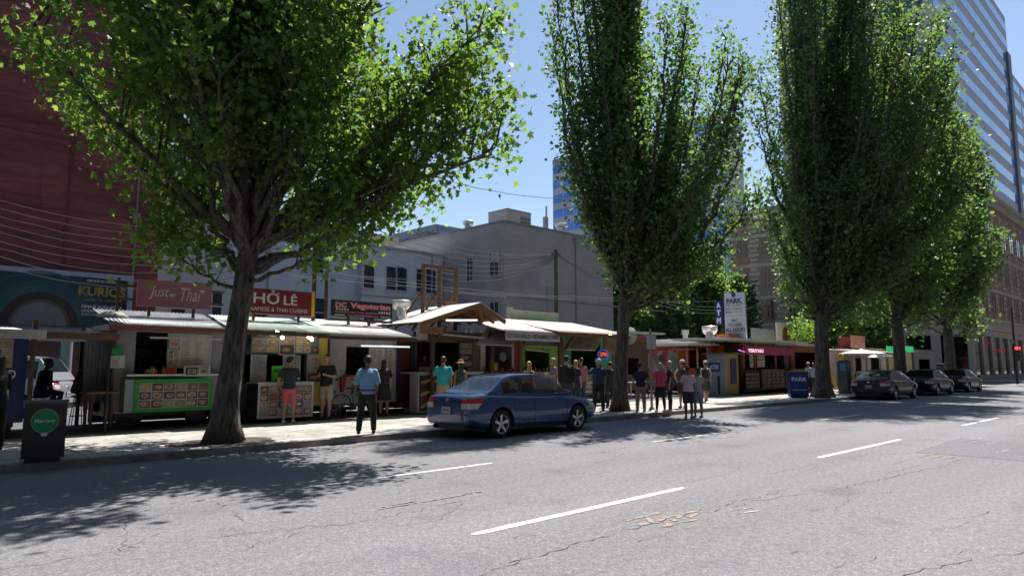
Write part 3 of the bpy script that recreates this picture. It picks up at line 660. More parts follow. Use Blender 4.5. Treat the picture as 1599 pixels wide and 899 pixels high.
# ------------------------------------------------------------------ trees
m_bark = ramp_mat('noise', 11, [(.36, (.022, .019, .016)), (.5, (.085, .075, .065)), (.7, (.17, .155, .135))], .9, bump=1.0, stretch=(1.6, 1.6, .28), detail=10)
LEAF_A = leaf_mat((.035, .085, .030), (.062, .120, .038), (.17, .37, .05), (.38, .55, .07), .5)
LEAF_B = leaf_mat((.042, .092, .046), (.072, .128, .055), (.14, .31, .07), (.30, .47, .09), .5)
LEAF_C = leaf_mat((.042, .090, .046), (.074, .128, .055), (.14, .31, .065), (.31, .46, .085), .5)
MAPLE = np.array([(0, 0), (.16, .12), (.5, .1), (.4, .36), (.52, .62), (.22, .6), (0, 1), (-.22, .6), (-.52, .62), (-.4, .36), (-.5, .1), (-.16, .12)])
DIAM = np.array([(0, 0), (.36, .35), (.3, .68), (0, 1), (-.3, .68), (-.36, .35)])
def leaves_mesh(name, P, out, size, shape, mat, parent, rs, org, droop=.25):
    n = len(P); k = len(shape)
    nrm = rs.normal(size=(n, 3))*np.array([.8, .8, .7])+np.array([0, 0, .55]); nrm /= np.linalg.norm(nrm, axis=1)[:, None]
    d = out+rs.normal(size=(n, 3))*.8; d[:, 2] -= droop; d -= nrm*np.sum(d*nrm, axis=1)[:, None]; d /= np.maximum(1e-6, np.linalg.norm(d, axis=1))[:, None]
    s = np.cross(nrm, d); L = size*rs.uniform(.5, 1.3, n)[:, None, None]
    V = P[:, None, :]+(d[:, None, :]*shape[None, :, 1, None]+s[:, None, :]*shape[None, :, 0, None]+nrm[:, None, :]*(-.55*np.abs(shape[None, :, 0, None])**1.3))*L
    V = V.reshape(-1, 3)-np.array(org)
    me = bpy.data.meshes.new(name); me.vertices.add(n*k); me.vertices.foreach_set('co', V.astype(np.float32).ravel())
    me.loops.add(n*k); me.loops.foreach_set('vertex_index', np.arange(n*k, dtype=np.int32))
    me.polygons.add(n); me.polygons.foreach_set('loop_start', np.arange(0, n*k, k, dtype=np.int32)); me.polygons.foreach_set('loop_total', np.full(n, k, dtype=np.int32))
    me.update(calc_edges=True); me.materials.append(mat)
    o = bpy.data.objects.new(name, me); COL.objects.link(o); o.parent = parent; return o
def bez(p0, p1, p2, n):
    return [p0*(1-t)**2+p1*2*t*(1-t)+p2*t*t for t in [i/n for i in range(n+1)]]
def tree(label, base, tr, fork, H, left, right, front, back, seed, nlimb, nleaf, lsize, mat, upright=.5, shape=DIAM, lean=(0, 0), spread=.34, group=None, subl=1.3, zlow=None, low=(), inner=.35, name='street_tree', explicit=(), flare=.75, sig=.18, clump=1.3, zp=.8):
    rnd = random.Random(seed); rs = np.random.RandomState(seed)
    b = Vector(base); t = thing(name, label, 'tree', base, group)
    zl = np.array([q[0] for q in left]); vl = np.array([q[1] for q in left]); zr = np.array([q[0] for q in right]); vr = np.array([q[1] for q in right])
    ph = [rnd.uniform(0, 6.28) for _ in range(6)]
    def cen(z): return (float(np.interp(z, zr, vr))-float(np.interp(z, zl, vl)))/2-lean[0]*min(1, max(0, z/fork))
    def rad(a, z):
        c, s = math.cos(a), math.sin(a); hx = float(np.interp(z, zr, vr)+np.interp(z, zl, vl))/2
        hy = hx*(back if s > 0 else front)
        r = 1/math.sqrt((c/max(.05, hx))**2+(s/max(.05, hy))**2)
        return r*(1+.13*math.sin(3*a+ph[0]+z*.5)+.10*math.sin(5*a+ph[1]-z*1.3)+.07*math.sin(9*a+ph[2]+z*2.1))
    lv = E1*lean[0]; P = []; O = []; wd = MB(); wd.smooth = True
    # trunk
    pts = []; rr = []
    for i in range(11):
        z = fork*i/10; pts.append(b+Vector((0, 0, z))+lv*(i/10)**1.3)
        fl = 1+flare*math.exp(-z/.32); rr.append(tr*fl*(1-.22*i/10))
    n = 18; rings = []
    for i, (p, r) in enumerate(zip(pts, rr)):
        rings.append([p+Vector((math.cos(a), math.sin(a), 0))*r*(1+.07*math.sin(5*a+i*.5)+.05*math.sin(8*a-i*.9)+(.12*math.sin(4*a+1) if i < 2 else 0)) for a in [2*math.pi*j/n for j in range(n)]])
    wd.loft(rings)
    top = pts[-1]; zlow = zlow or fork+1
    limbs = []
    for i in range(nlimb):
        u = (i+.5)/nlimb; a = i*2.39996+rnd.uniform(-.3, .3)
        zt = zlow+(H-zlow)*(u**zp)*rnd.uniform(.92, 1.03)
        rt = rad(a, min(zt, H-.2))*rnd.uniform(.62, .92)
        if i % 3 == 2: rt *= rnd.uniform(.25, .6); zt = min(H, zt*1.1)
        limbs.append((a, zt, rt, fork-.9+min(2.8, (zt-fork)*.33)*rnd.uniform(.4, 1)))
    for a, zt, rt in explicit:
        rt = rt-(cen(zt)+lean[0] if abs(a) < 1.6 else -cen(zt)-lean[0]); limbs.append((a, zt, rt, max(fork*.6, min(fork, zt-.8))))
    def add_limb(p0, p1, p2, r0, r1, ns=10, wob=.05):
        pt = bez(p0, p1, p2, ns)
        for k in range(1, ns): pt[k] = pt[k]+Vector((rnd.gauss(0, wob), rnd.gauss(0, wob), rnd.gauss(0, wob*.5)))
        wd.tube(pt, [r0+(r1-r0)*(k/ns)**.8 for k in range(ns+1)], 7 if r0 > .05 else 5); return pt
    # central leaders
    segs = []
    for k in range(3):
        a = rnd.uniform(0, 6.28); zt = H*rnd.uniform(.9, 1.0); rt = rad(a, zt*.9)*.35
        p2 = b+lv+Vector((0, 0, zt))+(E1*math.cos(a)+E2*math.sin(a))*rt+E1*cen(zt)*.7
        pt = add_limb(top-Vector((0, 0, .3)), top*.5+p2*.5+(E1*math.cos(a)+E2*math.sin(a))*.5, p2, tr*.62, .02, 14, .08); segs.append((pt, tr*.6))
    for a, zt, rt, zs in limbs:
        dr = E1*math.cos(a)+E2*math.sin(a)
        zs = max(fork*.55, zs)
        if zs <= fork: k = zs/fork; p0 = b+Vector((0, 0, zs))+lv*k**1.3
        else: p0 = top.lerp(b+lv*1.6+Vector((0, 0, H)), (zs-fork)/(H-fork))
        p2 = b+lv+Vector((0, 0, zt))+dr*rt+E1*cen(zt)
        L = (p2-p0).length; hz = p2-p0; hz.z = 0
        p1 = p0+hz*(.35+.45*upright)+Vector((0, 0, (zt-zs)*(.5-.22*upright)))
        r0 = min(tr*.55, .018*L+.02); pt = add_limb(p0, p1, p2, r0, .015, 12, .06); segs.append((pt, r0))
    # side branches with twigs
    for pt, r0 in segs:
        L = sum((pt[k+1]-pt[k]).length for k in range(len(pt)-1)); ns = max(3, int(L/spread))
        for s in range(ns):
            t_ = inner+(1-inner)*(s+rnd.random())/ns; q = t_*(len(pt)-1); k = min(int(q), len(pt)-2); p = pt[k].lerp(pt[k+1], q-k); tn = (pt[k+1]-pt[k]).normalized()
            rd_ = Vector((rnd.gauss(0, 1), rnd.gauss(0, 1), rnd.gauss(0, .6))); rd_ = (rd_-tn*rd_.dot(tn)).normalized()
            d = (tn*(.35+.6*upright)+rd_*(1.0-.35*upright)+Vector((0, 0, .15+.35*upright))).normalized()
            l = subl*rnd.uniform(.4, 1)*(1.15-.55*t_)
            p2 = p+d*l
            off = p2-b-lv-E1*cen(p2.z-b.z); a2 = math.atan2(off.dot(E2), off.dot(E1)); h = math.hypot(off.x, off.y); rm = rad(a2, p2.z-b.z)
            if h > rm: p2 = p2-Vector((off.x, off.y, 0))*((h-rm)/h)*.9
            mid = p.lerp(p2, .5)+Vector((0, 0, .08*l)); r1 = max(.008, min(.03, r0*.3))
            wd.tube([p, mid, p2], [r1, r1*.7, .004], 4, False)
            m = 3 if l > .6 else 2
            for c in range(m):
                cp = p.lerp(p2, .35+.65*(c+1)/m); P.append(cp); O.append(d)
    Pn = np.array([tuple(p) for p in P]); On = np.array([tuple(o) for o in O]); nc = len(Pn)
    w_ = rs.gamma(clump, 1, nc); idx = rs.choice(nc, nleaf, p=w_/w_.sum())
    sg = np.array([sig, sig, sig*(1.1+.6*upright)])*(1+rs.rand(nleaf, 1)**3*.45)
    LP = Pn[idx]+rs.normal(size=(nleaf, 3))*sg+On[idx]*rs.uniform(-.1, .35, nleaf)[:, None]
    wd.build('trunk', m_bark, t)
    leaves_mesh('crown', LP, On[idx], lsize, shape, mat, t, rs, ORG)
    return t
tree('broad maple with a thick dark trunk between the pink-sign cart and the red-sign cart', (5.45, 13.75, SW), .228, 3.9, 13.2,
     [(3, .5), (3.8, 1.2), (4.6, 1.9), (5.3, 2.0), (6, 2.3), (6.6, 3.6), (7.2, 4.2), (8, 4.4), (9.5, 4.1), (11, 3.2), (13, 1.2)],
     [(3, .9), (3.6, 1.6), (4.2, 2.7), (4.8, 3.8), (5.3, 4.3), (5.9, 5.6), (6.6, 6.0), (7.2, 5.6), (8, 5.8), (9.5, 5.3), (11, 4), (13, 1.4)],
     .68, 1.1, 11, 50, 56000, .134, LEAF_A, .45, MAPLE, lean=(.34, 0), zlow=4.7, flare=.8, subl=1.7, inner=.35,
     explicit=[(0.0, 3.9, 2.1), (3.0, 3.7, 1.2), (2.8, 4.4, 1.8), (.2, 4.7, 3.0), (0, 6.0, 5.4), (-.2, 5.2, 3.6), (.1, 7.0, 5.5), (3.1, 6.9, 3.5), (3.3, 8.2, 3.9), (2.9, 5.0, 1.7), (0, 6.4, 4.8), (-.1, 8.3, 5.0)])
tree('tall upright tree with a dark trunk behind the blue sedan, plume-like crown', (18.7, 14.2, SW), .235, 3.9, 19.5,
     [(3.6, .3), (4.6, .7), (5.6, 1.0), (6.5, 1.5), (8.5, 1.9), (10.7, 2.2), (12, 2.5), (14, 2.4), (17, 1.8), (19.5, .6)],
     [(3.6, .7), (4.3, 1.8), (4.8, 3.4), (5.7, 4.9), (7.5, 5.6), (9.6, 5.8), (12.2, 5.6), (13.6, 4.3), (14.6, 2.6), (16, 2.2), (19.5, .6)],
     .72, .62, 23, 62, 60000, .15, LEAF_B, .85, DIAM, lean=(.25, 0), zlow=5.2, subl=.9, spread=.22, inner=.2, sig=.17, flare=.5, zp=1.25,
     explicit=[(-.3, 5.2, 3.4), (.2, 5.0, 3.8), (0, 13.0, 4.0), (.1, 12.2, 4.7), (-.2, 11.6, 4.4), (3.1, 13.8, 2.3), (3.2, 14.6, 2.0)])
tree('very tall upright tree with a wide crown beside the blue newspaper box', (33.8, 13.6, SW), .35, 4.2, 24,
     [(3.6, .6), (5.4, 2.3), (7, 3.0), (10, 3.4), (13, 3.5), (16, 3.7), (19.3, 3.2), (24, 1)],
     [(3.6, .8), (5, 3.2), (7, 5.6), (10, 7.4), (13, 8.2), (16, 8.3), (19.3, 7.4), (24, 2)],
     .62, .62, 35, 84, 94000, .182, LEAF_C, .7, DIAM, lean=(.1, 0), zlow=4.6, subl=1.4, spread=.28, inner=.2, flare=.5, sig=.2, zp=1.25, explicit=[(0, 17, 7.2), (0, 19, 6.8), (.1, 15, 7.6), (-.1, 18, 6.2), (0, 13.5, 7.8), (0, 20.8, 6.0), (.1, 16, 8.0), (0, 12, 7.6), (0, 22, 5.0), (-.1, 10.5, 7.2), (0, 18.2, 5.0), (0, 20, 4.0), (.1, 21.5, 3.2), (0, 9.5, 6.8)])
tree('leafy tree with a dark trunk rising behind the nearest parked dark car', (46.5, 14.0, SW), .36, 4.6, 21,
     [(3.8, 1.0), (5, 3.2), (8, 4.6), (13, 4.8), (18, 3.8), (22, 1)], [(3.8, 1.2), (5, 3.8), (8, 5.6), (13, 6.0), (18, 4.4), (22, 1)],
     .7, .7, 47, 46, 52000, .26, LEAF_C, .6, DIAM, zlow=4.6, subl=1.9, spread=.36, flare=.4, sig=.24, zp=1.15)
tree('farthest kerbside tree near the corner, crown touching the brick building', (57.5, 14.0, SW), .38, 4.2, 21.5,
     [(3.4, 1.5), (5, 3.4), (8, 4.4), (13, 4.6), (18, 3.4), (21.5, 1)], [(3.2, 1.5), (4.5, 3.2), (8, 4.4), (13, 4.4), (18, 3.2), (21.5, 1)],
     .7, .7, 59, 46, 52000, .28, LEAF_C, .6, DIAM, zlow=4.4, subl=1.9, spread=.36, flare=.4, sig=.24)
tree('tree at the far left edge, mostly out of view', (-2.7, 13.9, SW), .32, 4.2, 13,
     [(4, 1), (5.6, 3.8), (7, 5.6), (8.5, 5.8), (11, 4.6), (13, 1.5)], [(4, 1), (5.6, 3.8), (7, 5.6), (8.5, 5.8), (11, 4.6), (13, 1.5)],
     .75, .95, 71, 46, 42000, .15, LEAF_A, .4, MAPLE, zlow=5.4, subl=1.6)
BG = [(51, 38.5, 7.5, 10.5, ''), (55.5, 36.2, 7, 9.5, ''), (60, 35.2, 8, 10.5, ''), (78, 41, 7, 10, ''), (66, 25, 8, 9, ''), (72, 24.5, 7, 10, '')]
bl = ['dense background tree just right of the grey building, behind the kerb tree trunk', 'background tree in the middle above the orange cart roof', 'tall background tree left of the tall white parking sign',
      'background tree farthest back beside the brick corner building', 'dark background tree behind the cream containers', 'background tree behind the green lit cart sign']
for i, (x, y, wd_, h, _) in enumerate(BG):
    k = wd_/2
    tree(bl[i], (x, y, SW), .25, 2.0, h+2, [(1.5, k*.5), (3.5, k*.95), (h*.6, k), (h+2, k*.2)], [(1.5, k*.5), (3.5, k*.95), (h*.6, k), (h+2, k*.2)],
         1, 1, 100+i, 24, 13000, .36, LEAF_C if i % 2 else LEAF_A, .4, DIAM, flare=.3, sig=.28, zlow=2.2, subl=2.0, spread=.5, group='trees at the back of the car park', name='background_tree')
# ------------------------------------------------------------------ food carts
YF = 18.2
m_wood = ramp_mat('noise', 3, [(.3, (.07, .04, .025)), (.6, (.17, .095, .05)), (.8, (.24, .14, .08))], .7, stretch=(1, 6, 6), bump=.2)
m_wooddk = M((.085, .05, .035), .75, var=.35, scale=5); m_woodor = M((.25, .125, .055), .7, var=.4, scale=4, stretch=(1, 8, 8))
m_silver = M((.27, .28, .29), .45, .35, var=.35, scale=2.2); m_alu = M((.6, .6, .6), .35, .6, var=.12, scale=2)
m_white = M((.50, .50, .49), .55, var=.3, scale=1.8); m_roofw = M((.72, .71, .68), .5, var=.2, scale=1.5); m_roofg = M((.52, .62, .55), .6, var=.25, scale=2)
m_rust = ramp_mat('noise', 2.2, [(.35, (.75, .7, .66)), (.5, (.68, .5, .44)), (.68, (.55, .32, .25))], .6, stretch=(.5, 3, 3))
m_galv = M((.42, .43, .44), .4, .55, var=.35, scale=5)
m_dark = M((.018, .018, .02), .6, var=.4, scale=4); m_blk = M((.012, .012, .014), .45)
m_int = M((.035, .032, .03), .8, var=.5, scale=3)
m_tube = EM((.85, .9, .95), .55)
m_red = M((.30, .02, .02), .5, var=.25, scale=3); m_cream = M((.55, .53, .46), .6, var=.15, scale=2)
m_food = ramp_mat('voronoi', 26, [(0, (.30, .13, .03)), (.25, (.42, .25, .06)), (.45, (.12, .2, .04)), (.6, (.5, .36, .2)), (.8, (.35, .06, .03)), (1, (.6, .5, .35))], .35)
m_food2 = ramp_mat('voronoi', 30, [(0, (.35, .2, .05)), (.3, (.5, .3, .08)), (.6, (.45, .25, .1)), (.8, (.2, .25, .06)), (1, (.65, .5, .3))], .35)
m_food3 = ramp_mat('voronoi', 34, [(0, (.08, .18, .03)), (.4, (.2, .3, .06)), (.7, (.5, .45, .3)), (1, (.4, .1, .04))], .35)
m_food4 = ramp_mat('voronoi', 22, [(0, (.35, .05, .02)), (.4, (.5, .18, .05)), (.7, (.15, .06, .03)), (1, (.6, .5, .35))], .35)
m_plate = M((.5, .5, .5), .3); m_print = M((.12, .1, .1), .5)
def text_lines(mb, x0, x1, z0, z1, y, n, seed, cols=1, fill=.8):
    """rows of tiny unreadable menu print as short dashes"""
    rnd = random.Random(seed); cw = (x1-x0)/cols
    for c in range(cols):
        for i in range(n):
            z = z1-(z1-z0)*(i+.5)/n; h = (z1-z0)/n*.22; x = x0+cw*(c+.06)
            end = x0+cw*(c+.06)+cw*.88*rnd.uniform(.5, 1)
            while x < end:
                l = rnd.uniform(.02, .07)
                mb.quad((x, y, z-h), (min(x+l, end), y, z-h), (min(x+l, end), y, z+h), (x, y, z+h)); x += l+.02
def paper(name, x0, x1, z0, z1, y, parent, mat, rows, seed, cols=1, ink=None, label=None):
    o = MB().box(x0, x1, y-.012, y, z0, z1).build(name, mat, parent); mb = MB(); text_lines(mb, x0+.03, x1-.03, z0+.03, z1-.05, y-.014, rows, seed, cols)
    mb.build('menu_print', ink or M((.15, .13, .14), .6), o)
    if label: o['label'] = label
    return o
def foodboard(name, x0, x1, z0, z1, y, parent, nx, nz, frame, bg_, seed=0, fw=.04, kind='bowl', gapf=.12, label=None):
    rnd = random.Random(seed)
    o = MB().box(x0, x1, y-.03, y, z0, z1).build(name, frame, parent)
    MB().box(x0+fw, x1-fw, y-.036, y-.0305, z0+fw, z1-fw).build('backing', bg_, o)
    mb = MB(); cw = (x1-x0-2*fw)/nx; ch = (z1-z0-2*fw)/nz
    for i in range(nx):
        for j in range(nz):
            if rnd.random() < .05 and nx*nz > 6: continue
            a = x0+fw+cw*i; c = z0+fw+ch*j; g_ = gapf*min(cw, ch)
            mb.mat(rnd.choice([0, 0, 4, 5]) if kind != 'dog' else 0).quad((a+g_, y-.04, c+g_), (a+cw-g_, y-.04, c+g_), (a+cw-g_, y-.04, c+ch-g_), (a+g_, y-.04, c+ch-g_))
            sc0 = rnd.uniform(.75, 1.12); mx, mz = a+cw/2+rnd.uniform(-.08, .08)*cw, c+ch/2+rnd.uniform(-.05, .05)*ch; rx, rz = cw*.36*sc0, ch*.33*sc0*rnd.uniform(.8, 1); N = 12
            if kind == 'dog': rx = cw*.42; rz = ch*.14
            for q, (sc, m_) in enumerate([(1, 1), (.8, 2+(i+j) % 2)]):
                mb.mat({1: rnd.choice([1, 1, 4, 5]), 2: rnd.choice([2, 3, 6, 7]), 3: rnd.choice([2, 3, 6, 7])}[m_] if kind != 'dog' else m_); k = len(mb.v); tl = rnd.uniform(.1, .5) if kind == 'dog' else 0
                for p in range(N):
                    an = 2*math.pi*p/N; u = rx*sc*math.cos(an)*rnd.uniform(.9, 1.05); v = rz*sc*math.sin(an)*rnd.uniform(.85, 1.1)
                    mb.v.append((mx+u*math.cos(tl)-v*math.sin(tl), y-.043-.003*q, mz+u*math.sin(tl)+v*math.cos(tl)))
                mb.face(tuple(range(k, k+N)))
    cellm = {'bowl': M((.16, .10, .08), .5, var=.5, scale=6), 'dog': M((.02, .02, .02), .4), 'plate': M((.3, .27, .25), .5, var=.4, scale=5)}[kind]
    mb.build('food_photos', [cellm, m_plate if kind != 'dog' else M((.5, .3, .1), .5, var=.4, scale=20), m_food, m_food2, M((.06, .05, .05), .5, var=.4, scale=8), M((.3, .24, .16), .5, var=.4, scale=7), m_food3, m_food4], o)
    if label: o['label'] = label
    return o
def shell(t, x0, x1, z0, z1, wall, ox0, ox1, oz0, oz1, Y=YF, D=2.3, wheels=True):
    mb = MB()
    mb.box(x0, ox0, Y, Y+.08, z0, z1).box(ox1, x1, Y, Y+.08, z0, z1).box(ox0, ox1, Y, Y+.08, z0, oz0).box(ox0, ox1, Y, Y+.08, oz1, z1)
    mb.box(x0, x0+.06, Y+.081, Y+D, z0, z1).box(x1-.06, x1, Y+.081, Y+D, z0, z1).box(x0+.061, x1-.061, Y+D-.06, Y+D, z0, z1).box(x0+.061, x1-.061, Y+.081, Y+D-.061, z0, z0+.06)
    mb.box(x0+.061, x1-.061, Y+.081, Y+D-.061, z1-.06, z1-.002)
    mb.build('wall', wall, t)
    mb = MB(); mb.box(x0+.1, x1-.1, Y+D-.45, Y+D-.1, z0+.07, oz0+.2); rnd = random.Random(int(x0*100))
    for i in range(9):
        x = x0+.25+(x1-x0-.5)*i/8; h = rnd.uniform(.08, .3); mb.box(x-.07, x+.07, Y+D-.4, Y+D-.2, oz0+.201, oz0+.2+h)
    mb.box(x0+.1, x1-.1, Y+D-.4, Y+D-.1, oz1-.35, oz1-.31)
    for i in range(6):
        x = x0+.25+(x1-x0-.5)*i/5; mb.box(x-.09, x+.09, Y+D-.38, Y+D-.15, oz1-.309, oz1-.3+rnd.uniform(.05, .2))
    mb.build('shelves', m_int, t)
    if wheels:
        for xx in (x0+.5, x1-.5):
            mb = MB(); mb.lathe((xx, Y+.35, .13+.3), [(.02, -.1), (.2, -.1), (.29, -.08), (.3, 0), (.29, .08), (.2, .1), (.02, .1)], 16, 'y'); mb.build('wheel', m_blk, t, smooth=True)
    mb = MB(); mb.box(x0+.1, x1-.1, Y+.4, Y+D-.1, z0-.12, z0-.002); mb.box(x0+.05, x1-.05, Y+D-.09, Y+D-.03, SW+.03, z0-.002)  # second box: dark rear panel added to shut out sunlit ground under the cart
    for xx in (x0+.15, x1-.25): mb.box(xx, xx+.08, Y+.12, Y+.2, SW, z0-.003)
    mb.build('chassis_and_shade_panel', m_blk, t)
def jars(t, x0, x1, y, z, n, cols, seed=0):
    rnd = random.Random(seed)
    for i in range(n):
        x = x0+(x1-x0)*(i+.5)/n; h = rnd.uniform(.12, .2); mb = MB(); mb.lathe((x, y, z), [(.03, 0), (.032, .02), (.032, h*.7), (.014, h*.85), (.012, h)], 8)
        one(mb, 'bottle', rnd.choice(cols), 'small sauce bottle on a food cart counter', 'bottle', (x, y, z), group='sauce bottles on the food cart counters', smooth=True)
sauce = [M((.45, .05, .03), .3), M((.5, .35, .05), .3), M((.5, .5, .48), .3), M((.1, .25, .08), .3), M((.15, .05, .02), .3)]
def P_(px, py, Y=YF): return PY(px, py, Y)

# -- blue cart, far left
YB0 = 17.4; x1, _ = P_(43, 560, YB0); x0 = x1-3.0; zr = P_(43, 522, YB0)[1]
t = thing('food_cart', 'royal blue food cart cut off by the left edge of the photo', 'food cart', ((x0+x1)/2, YB0, SW), 'food carts facing the street')
shell(t, x0, x1, .45, zr-.02, M((.02, .035, .16), .5, var=.2), x0+.4, x0+1.6, 1.3, 2.2, Y=YB0)
MB().corr((x0-.3, YB0-.9, zr-.02), (x1+.12, YB0-.9, zr-.02), (x1+.12, YB0+2.6, zr+.25), (x0-.3, YB0+2.6, zr+.25)).build('awning_roof', m_roofw, t)
MB().box(x0-.3, x1+.14, YB0-.93, YB0-.90, zr-.12, zr+.06).build('awning_fascia', m_white, t)
xa, za = P_(-12, 528, YB0); xb, _ = P_(22, 528, YB0); zb_ = P_(10, 574, YB0)[1]
foodboard('food_poster', xa, xb, zb_, za, YB0-.003, t, 2, 3, M((.4, .33, .22), .5), M((.45, .38, .28), .5), 3, .02, 'plate')
mb = MB(); text(mb, 'FOOD', P_(-22, 583, YB0)[0], P_(24, 583, YB0)[0], P_(10, 591, YB0)[1], P_(10, 577, YB0)[1], YB0-.05, .03)
mb.build('chrome_letters', M((.6, .6, .6), .2, .9), t)
xa, za = P_(-20, 592, YB0-.2); xb, _ = P_(15, 592, YB0-.2); zb_ = P_(14, 655, YB0-.2)[1]
foodboard('menu_frame', xa, xb, zb_, za, YB0-.2, t, 2, 4, m_white, M((.25, .27, .3), .5), 5, .03, 'plate')
# -- seating shelter
xa = P_(48, 510, 17.2)[0]; xb = P_(186, 515, 17.2)[0]; za = P_(60, 514, 17.2)[1]; zb_ = P_(186, 520, 17.2)[1]
t = thing('seating_shelter', 'open seating shelter with corrugated roof and weathered wooden side wall', 'shelter', ((xa+xb)/2, 18.6, SW))
MB().corr((xa, 17.1, za), (xb, 17.1, zb_), (xb, 20.3, zb_-.12), (xa, 20.3, za-.12)).build('roof', m_galv, t)
MB().box(xa, xb, 17.13, 17.17, min(za, zb_)-.16, min(za, zb_)-.02).build('fascia_beam', m_wood, t)
mb = MB()
for x, y in ((xa+.08, 17.25), (xa+.08, 20.2), (xb-.06, 20.2)): mb.box(x-.04, x+.04, y-.04, y+.04, SW, 2.55)
mb.build('post', m_wooddk, t)
m_grey = ramp_mat('noise', 3, [(.3, (.10, .10, .11)), (.6, (.24, .24, .26)), (.8, (.34, .34, .35))], .85, stretch=(5, 5, .5), bump=.3)
xf0, zf1 = P_(134, 530, 18.6); xf1, _ = P_(180, 522, 18.6)
mb = MB(); nb = 8
for i in range(nb):
    u0 = xf0+(xf1-xf0)*i/nb; u1 = xf0+(xf1-xf0)*(i+1)/nb-.008
    mb.box(u0, u1, 18.6, 18.63, .75, 2.45)
mb.box(xf0, xf1, 18.57, 18.597, 2.3, 2.42)
mb.bar((xf0+.02, 17.3, 2.3), (xf0+.02, 18.55, 2.45), .06, .1)
mb.build('board_wall', m_grey, t)
tb_ = thing('bar_table', 'narrow wooden bar table against the weathered boards', 'table', (xf0+.6, 18.0, SW))
MB().box(xf0-.1, xf1-.05, 17.7, 18.4, .98, 1.03).build('table_top', m_wood, tb_)
for x in (xf0, xf1-.2):
    for y in (17.8, 18.3): MB().box(x, x+.06, y, y+.06, SW, .979).build('leg', m_wooddk, tb_)
def stool(x, y, label):
    t = thing('bar_stool', label, 'stool', (x, y, SW), 'bar stools under the seating shelter')
    MB().lathe((x, y, .86), [(.15, 0), (.17, .015), (.165, .04), (.12, .05)], 16).build('seat', m_blk, t, smooth=True)
    for i in range(4):
        a = math.pi/4+i*math.pi/2; MB().tube([(x+.1*math.cos(a), y+.1*math.sin(a), .86), (x+.2*math.cos(a), y+.2*math.sin(a), SW)], .012, 6).build('leg', m_alu, t)
    mb = MB(); r = .165; mb.tube([(x+r*math.cos(a), y+r*math.sin(a), .42) for a in [i*math.pi/8 for i in range(17)]], .009, 6, False); mb.build('foot_ring', m_alu, t, smooth=True)
sx, sy = GND(119, 668, SW); stool(sx, sy, 'bar stool under the seated man in a striped jersey')
stool(sx+.85, sy+.25, 'empty bar stool nearest the weathered boards')
stool(sx-.75, sy+.15, 'bar stool under the dark seated figure near the blue cart')

# -- Just Thai
x0 = P_(178, 560)[0]; x1 = P_(349, 560)[0]
t = thing('food_cart', 'silver food cart with a pink sign and a green framed board of dish photos', 'food cart', ((x0+x1)/2, YF, SW), 'food carts facing the street')
wx0, wz1 = P_(213, 518); wx1, _ = P_(333, 518); wz0 = P_(213, 583)[1]
shell(t, x0, x1, .5, 2.62, m_silver, wx0, wx1, wz0, wz1)
ya, yb = 17.15, 18.75; ra, rz0 = P_(172, 500, ya); rb, rz1 = P_(352, 509, ya); rz0 = P_(180, 505, ya)[1]
MB().corr((ra, ya, rz0), (rb, ya, rz0-.02), (rb, yb, rz0+.42), (ra, yb, rz0+.42)).build('awning_roof', m_galv, t)
MB().box(ra, rb, ya+.03, ya+.07, rz0-.14, rz0-.025).build('awning_beam', M((.22, .07, .04), .7), t)
mb = MB(); mb.box(ra+.05, ra+.09, ya+.1, ya+.14, SW, rz0-.15); mb.build('awning_post', m_blk, t)
MB().box(x0+.2, x1-.05, YF-.35, YF-.002, wz0-.06, wz0-.015).build('counter', m_alu, t)
# wall inside the opening: menus at right, pass-through at left
px = lambda p: P_(p, 540)[0]; pz = lambda q: P_(270, q)[1]
MB().box(px(262), px(333), YF+.02, YF+.06, pz(575), wz1-.01).build('menu_panel', m_white, t)
paper('menu_sheet', px(281), px(303), pz(572), pz(529), YF+.018, t, m_cream, 15, 1)
paper('menu_sheet', px(303.5), px(319), pz(572), pz(529), YF+.018, t, m_cream, 15, 2)
o = MB().box(px(262), px(281), YF-.02, YF+.018, pz(545), pz(528)).build('notice', M((.03, .35, .05), .5), t)
MB().box(px(264), px(280), YF-.023, YF-.0205, pz(543), pz(530)).build('notice_paper', M((.5, .4, .35), .5), o)
mb = MB(); text(mb, 'VISA', px(266), px(278), pz(540), pz(534), YF-.026, .03); mb.build('lettering', M((.5, .06, .04), .5), o)
foodboard('dish_photo', px(262), px(280), pz(572), pz(547), YF+.018, t, 2, 2, m_white, m_white, 4, .01, 'plate')
MB().box(px(227), px(338), YF-.33, YF-.25, pz(530), pz(527)).build('awning_flap', m_alu, t)
o = MB().box(px(282), px(323), YF-.33, YF-.3, pz(587), pz(571)).build('counter_card', m_white, t)
foodboard('dish_photo', px(285), px(302), pz(585), pz(574), YF-.335, t, 1, 1, m_blk, m_blk, 2, .01, 'plate')
foodboard('dish_photo', px(304), px(320), pz(585), pz(574), YF-.335, t, 1, 1, m_white, m_white, 2, .01, 'plate')
x_, z1_ = P_(211, 592, YF-.4); x2_, _ = P_(332, 592, YF-.4); z2_ = P_(211, 644, YF-.4)[1]
foodboard('dish_board', x_, x2_, z2_, z1_, YF-.4, t, 6, 3, M((.01, .30, .03), .5, var=.1), M((.42, .40, .42), .5), 7, .09, 'bowl', .05, 'bright green framed board of eighteen dish photos')
mb = MB(); mb.box(x_, x2_, YF-.395, YF-.003, z2_+.05, z2_+.1); mb.box(x_-.2, x_, YF-.39, YF-.003, z2_, z1_); mb.build('board_bracket', M((.3, .32, .38), .5), t)
x_, z1_ = P_(216, 435, YF-.2); x2_, _ = P_(332, 435, YF-.2); z2_ = P_(216, 477, YF-.2)[1]
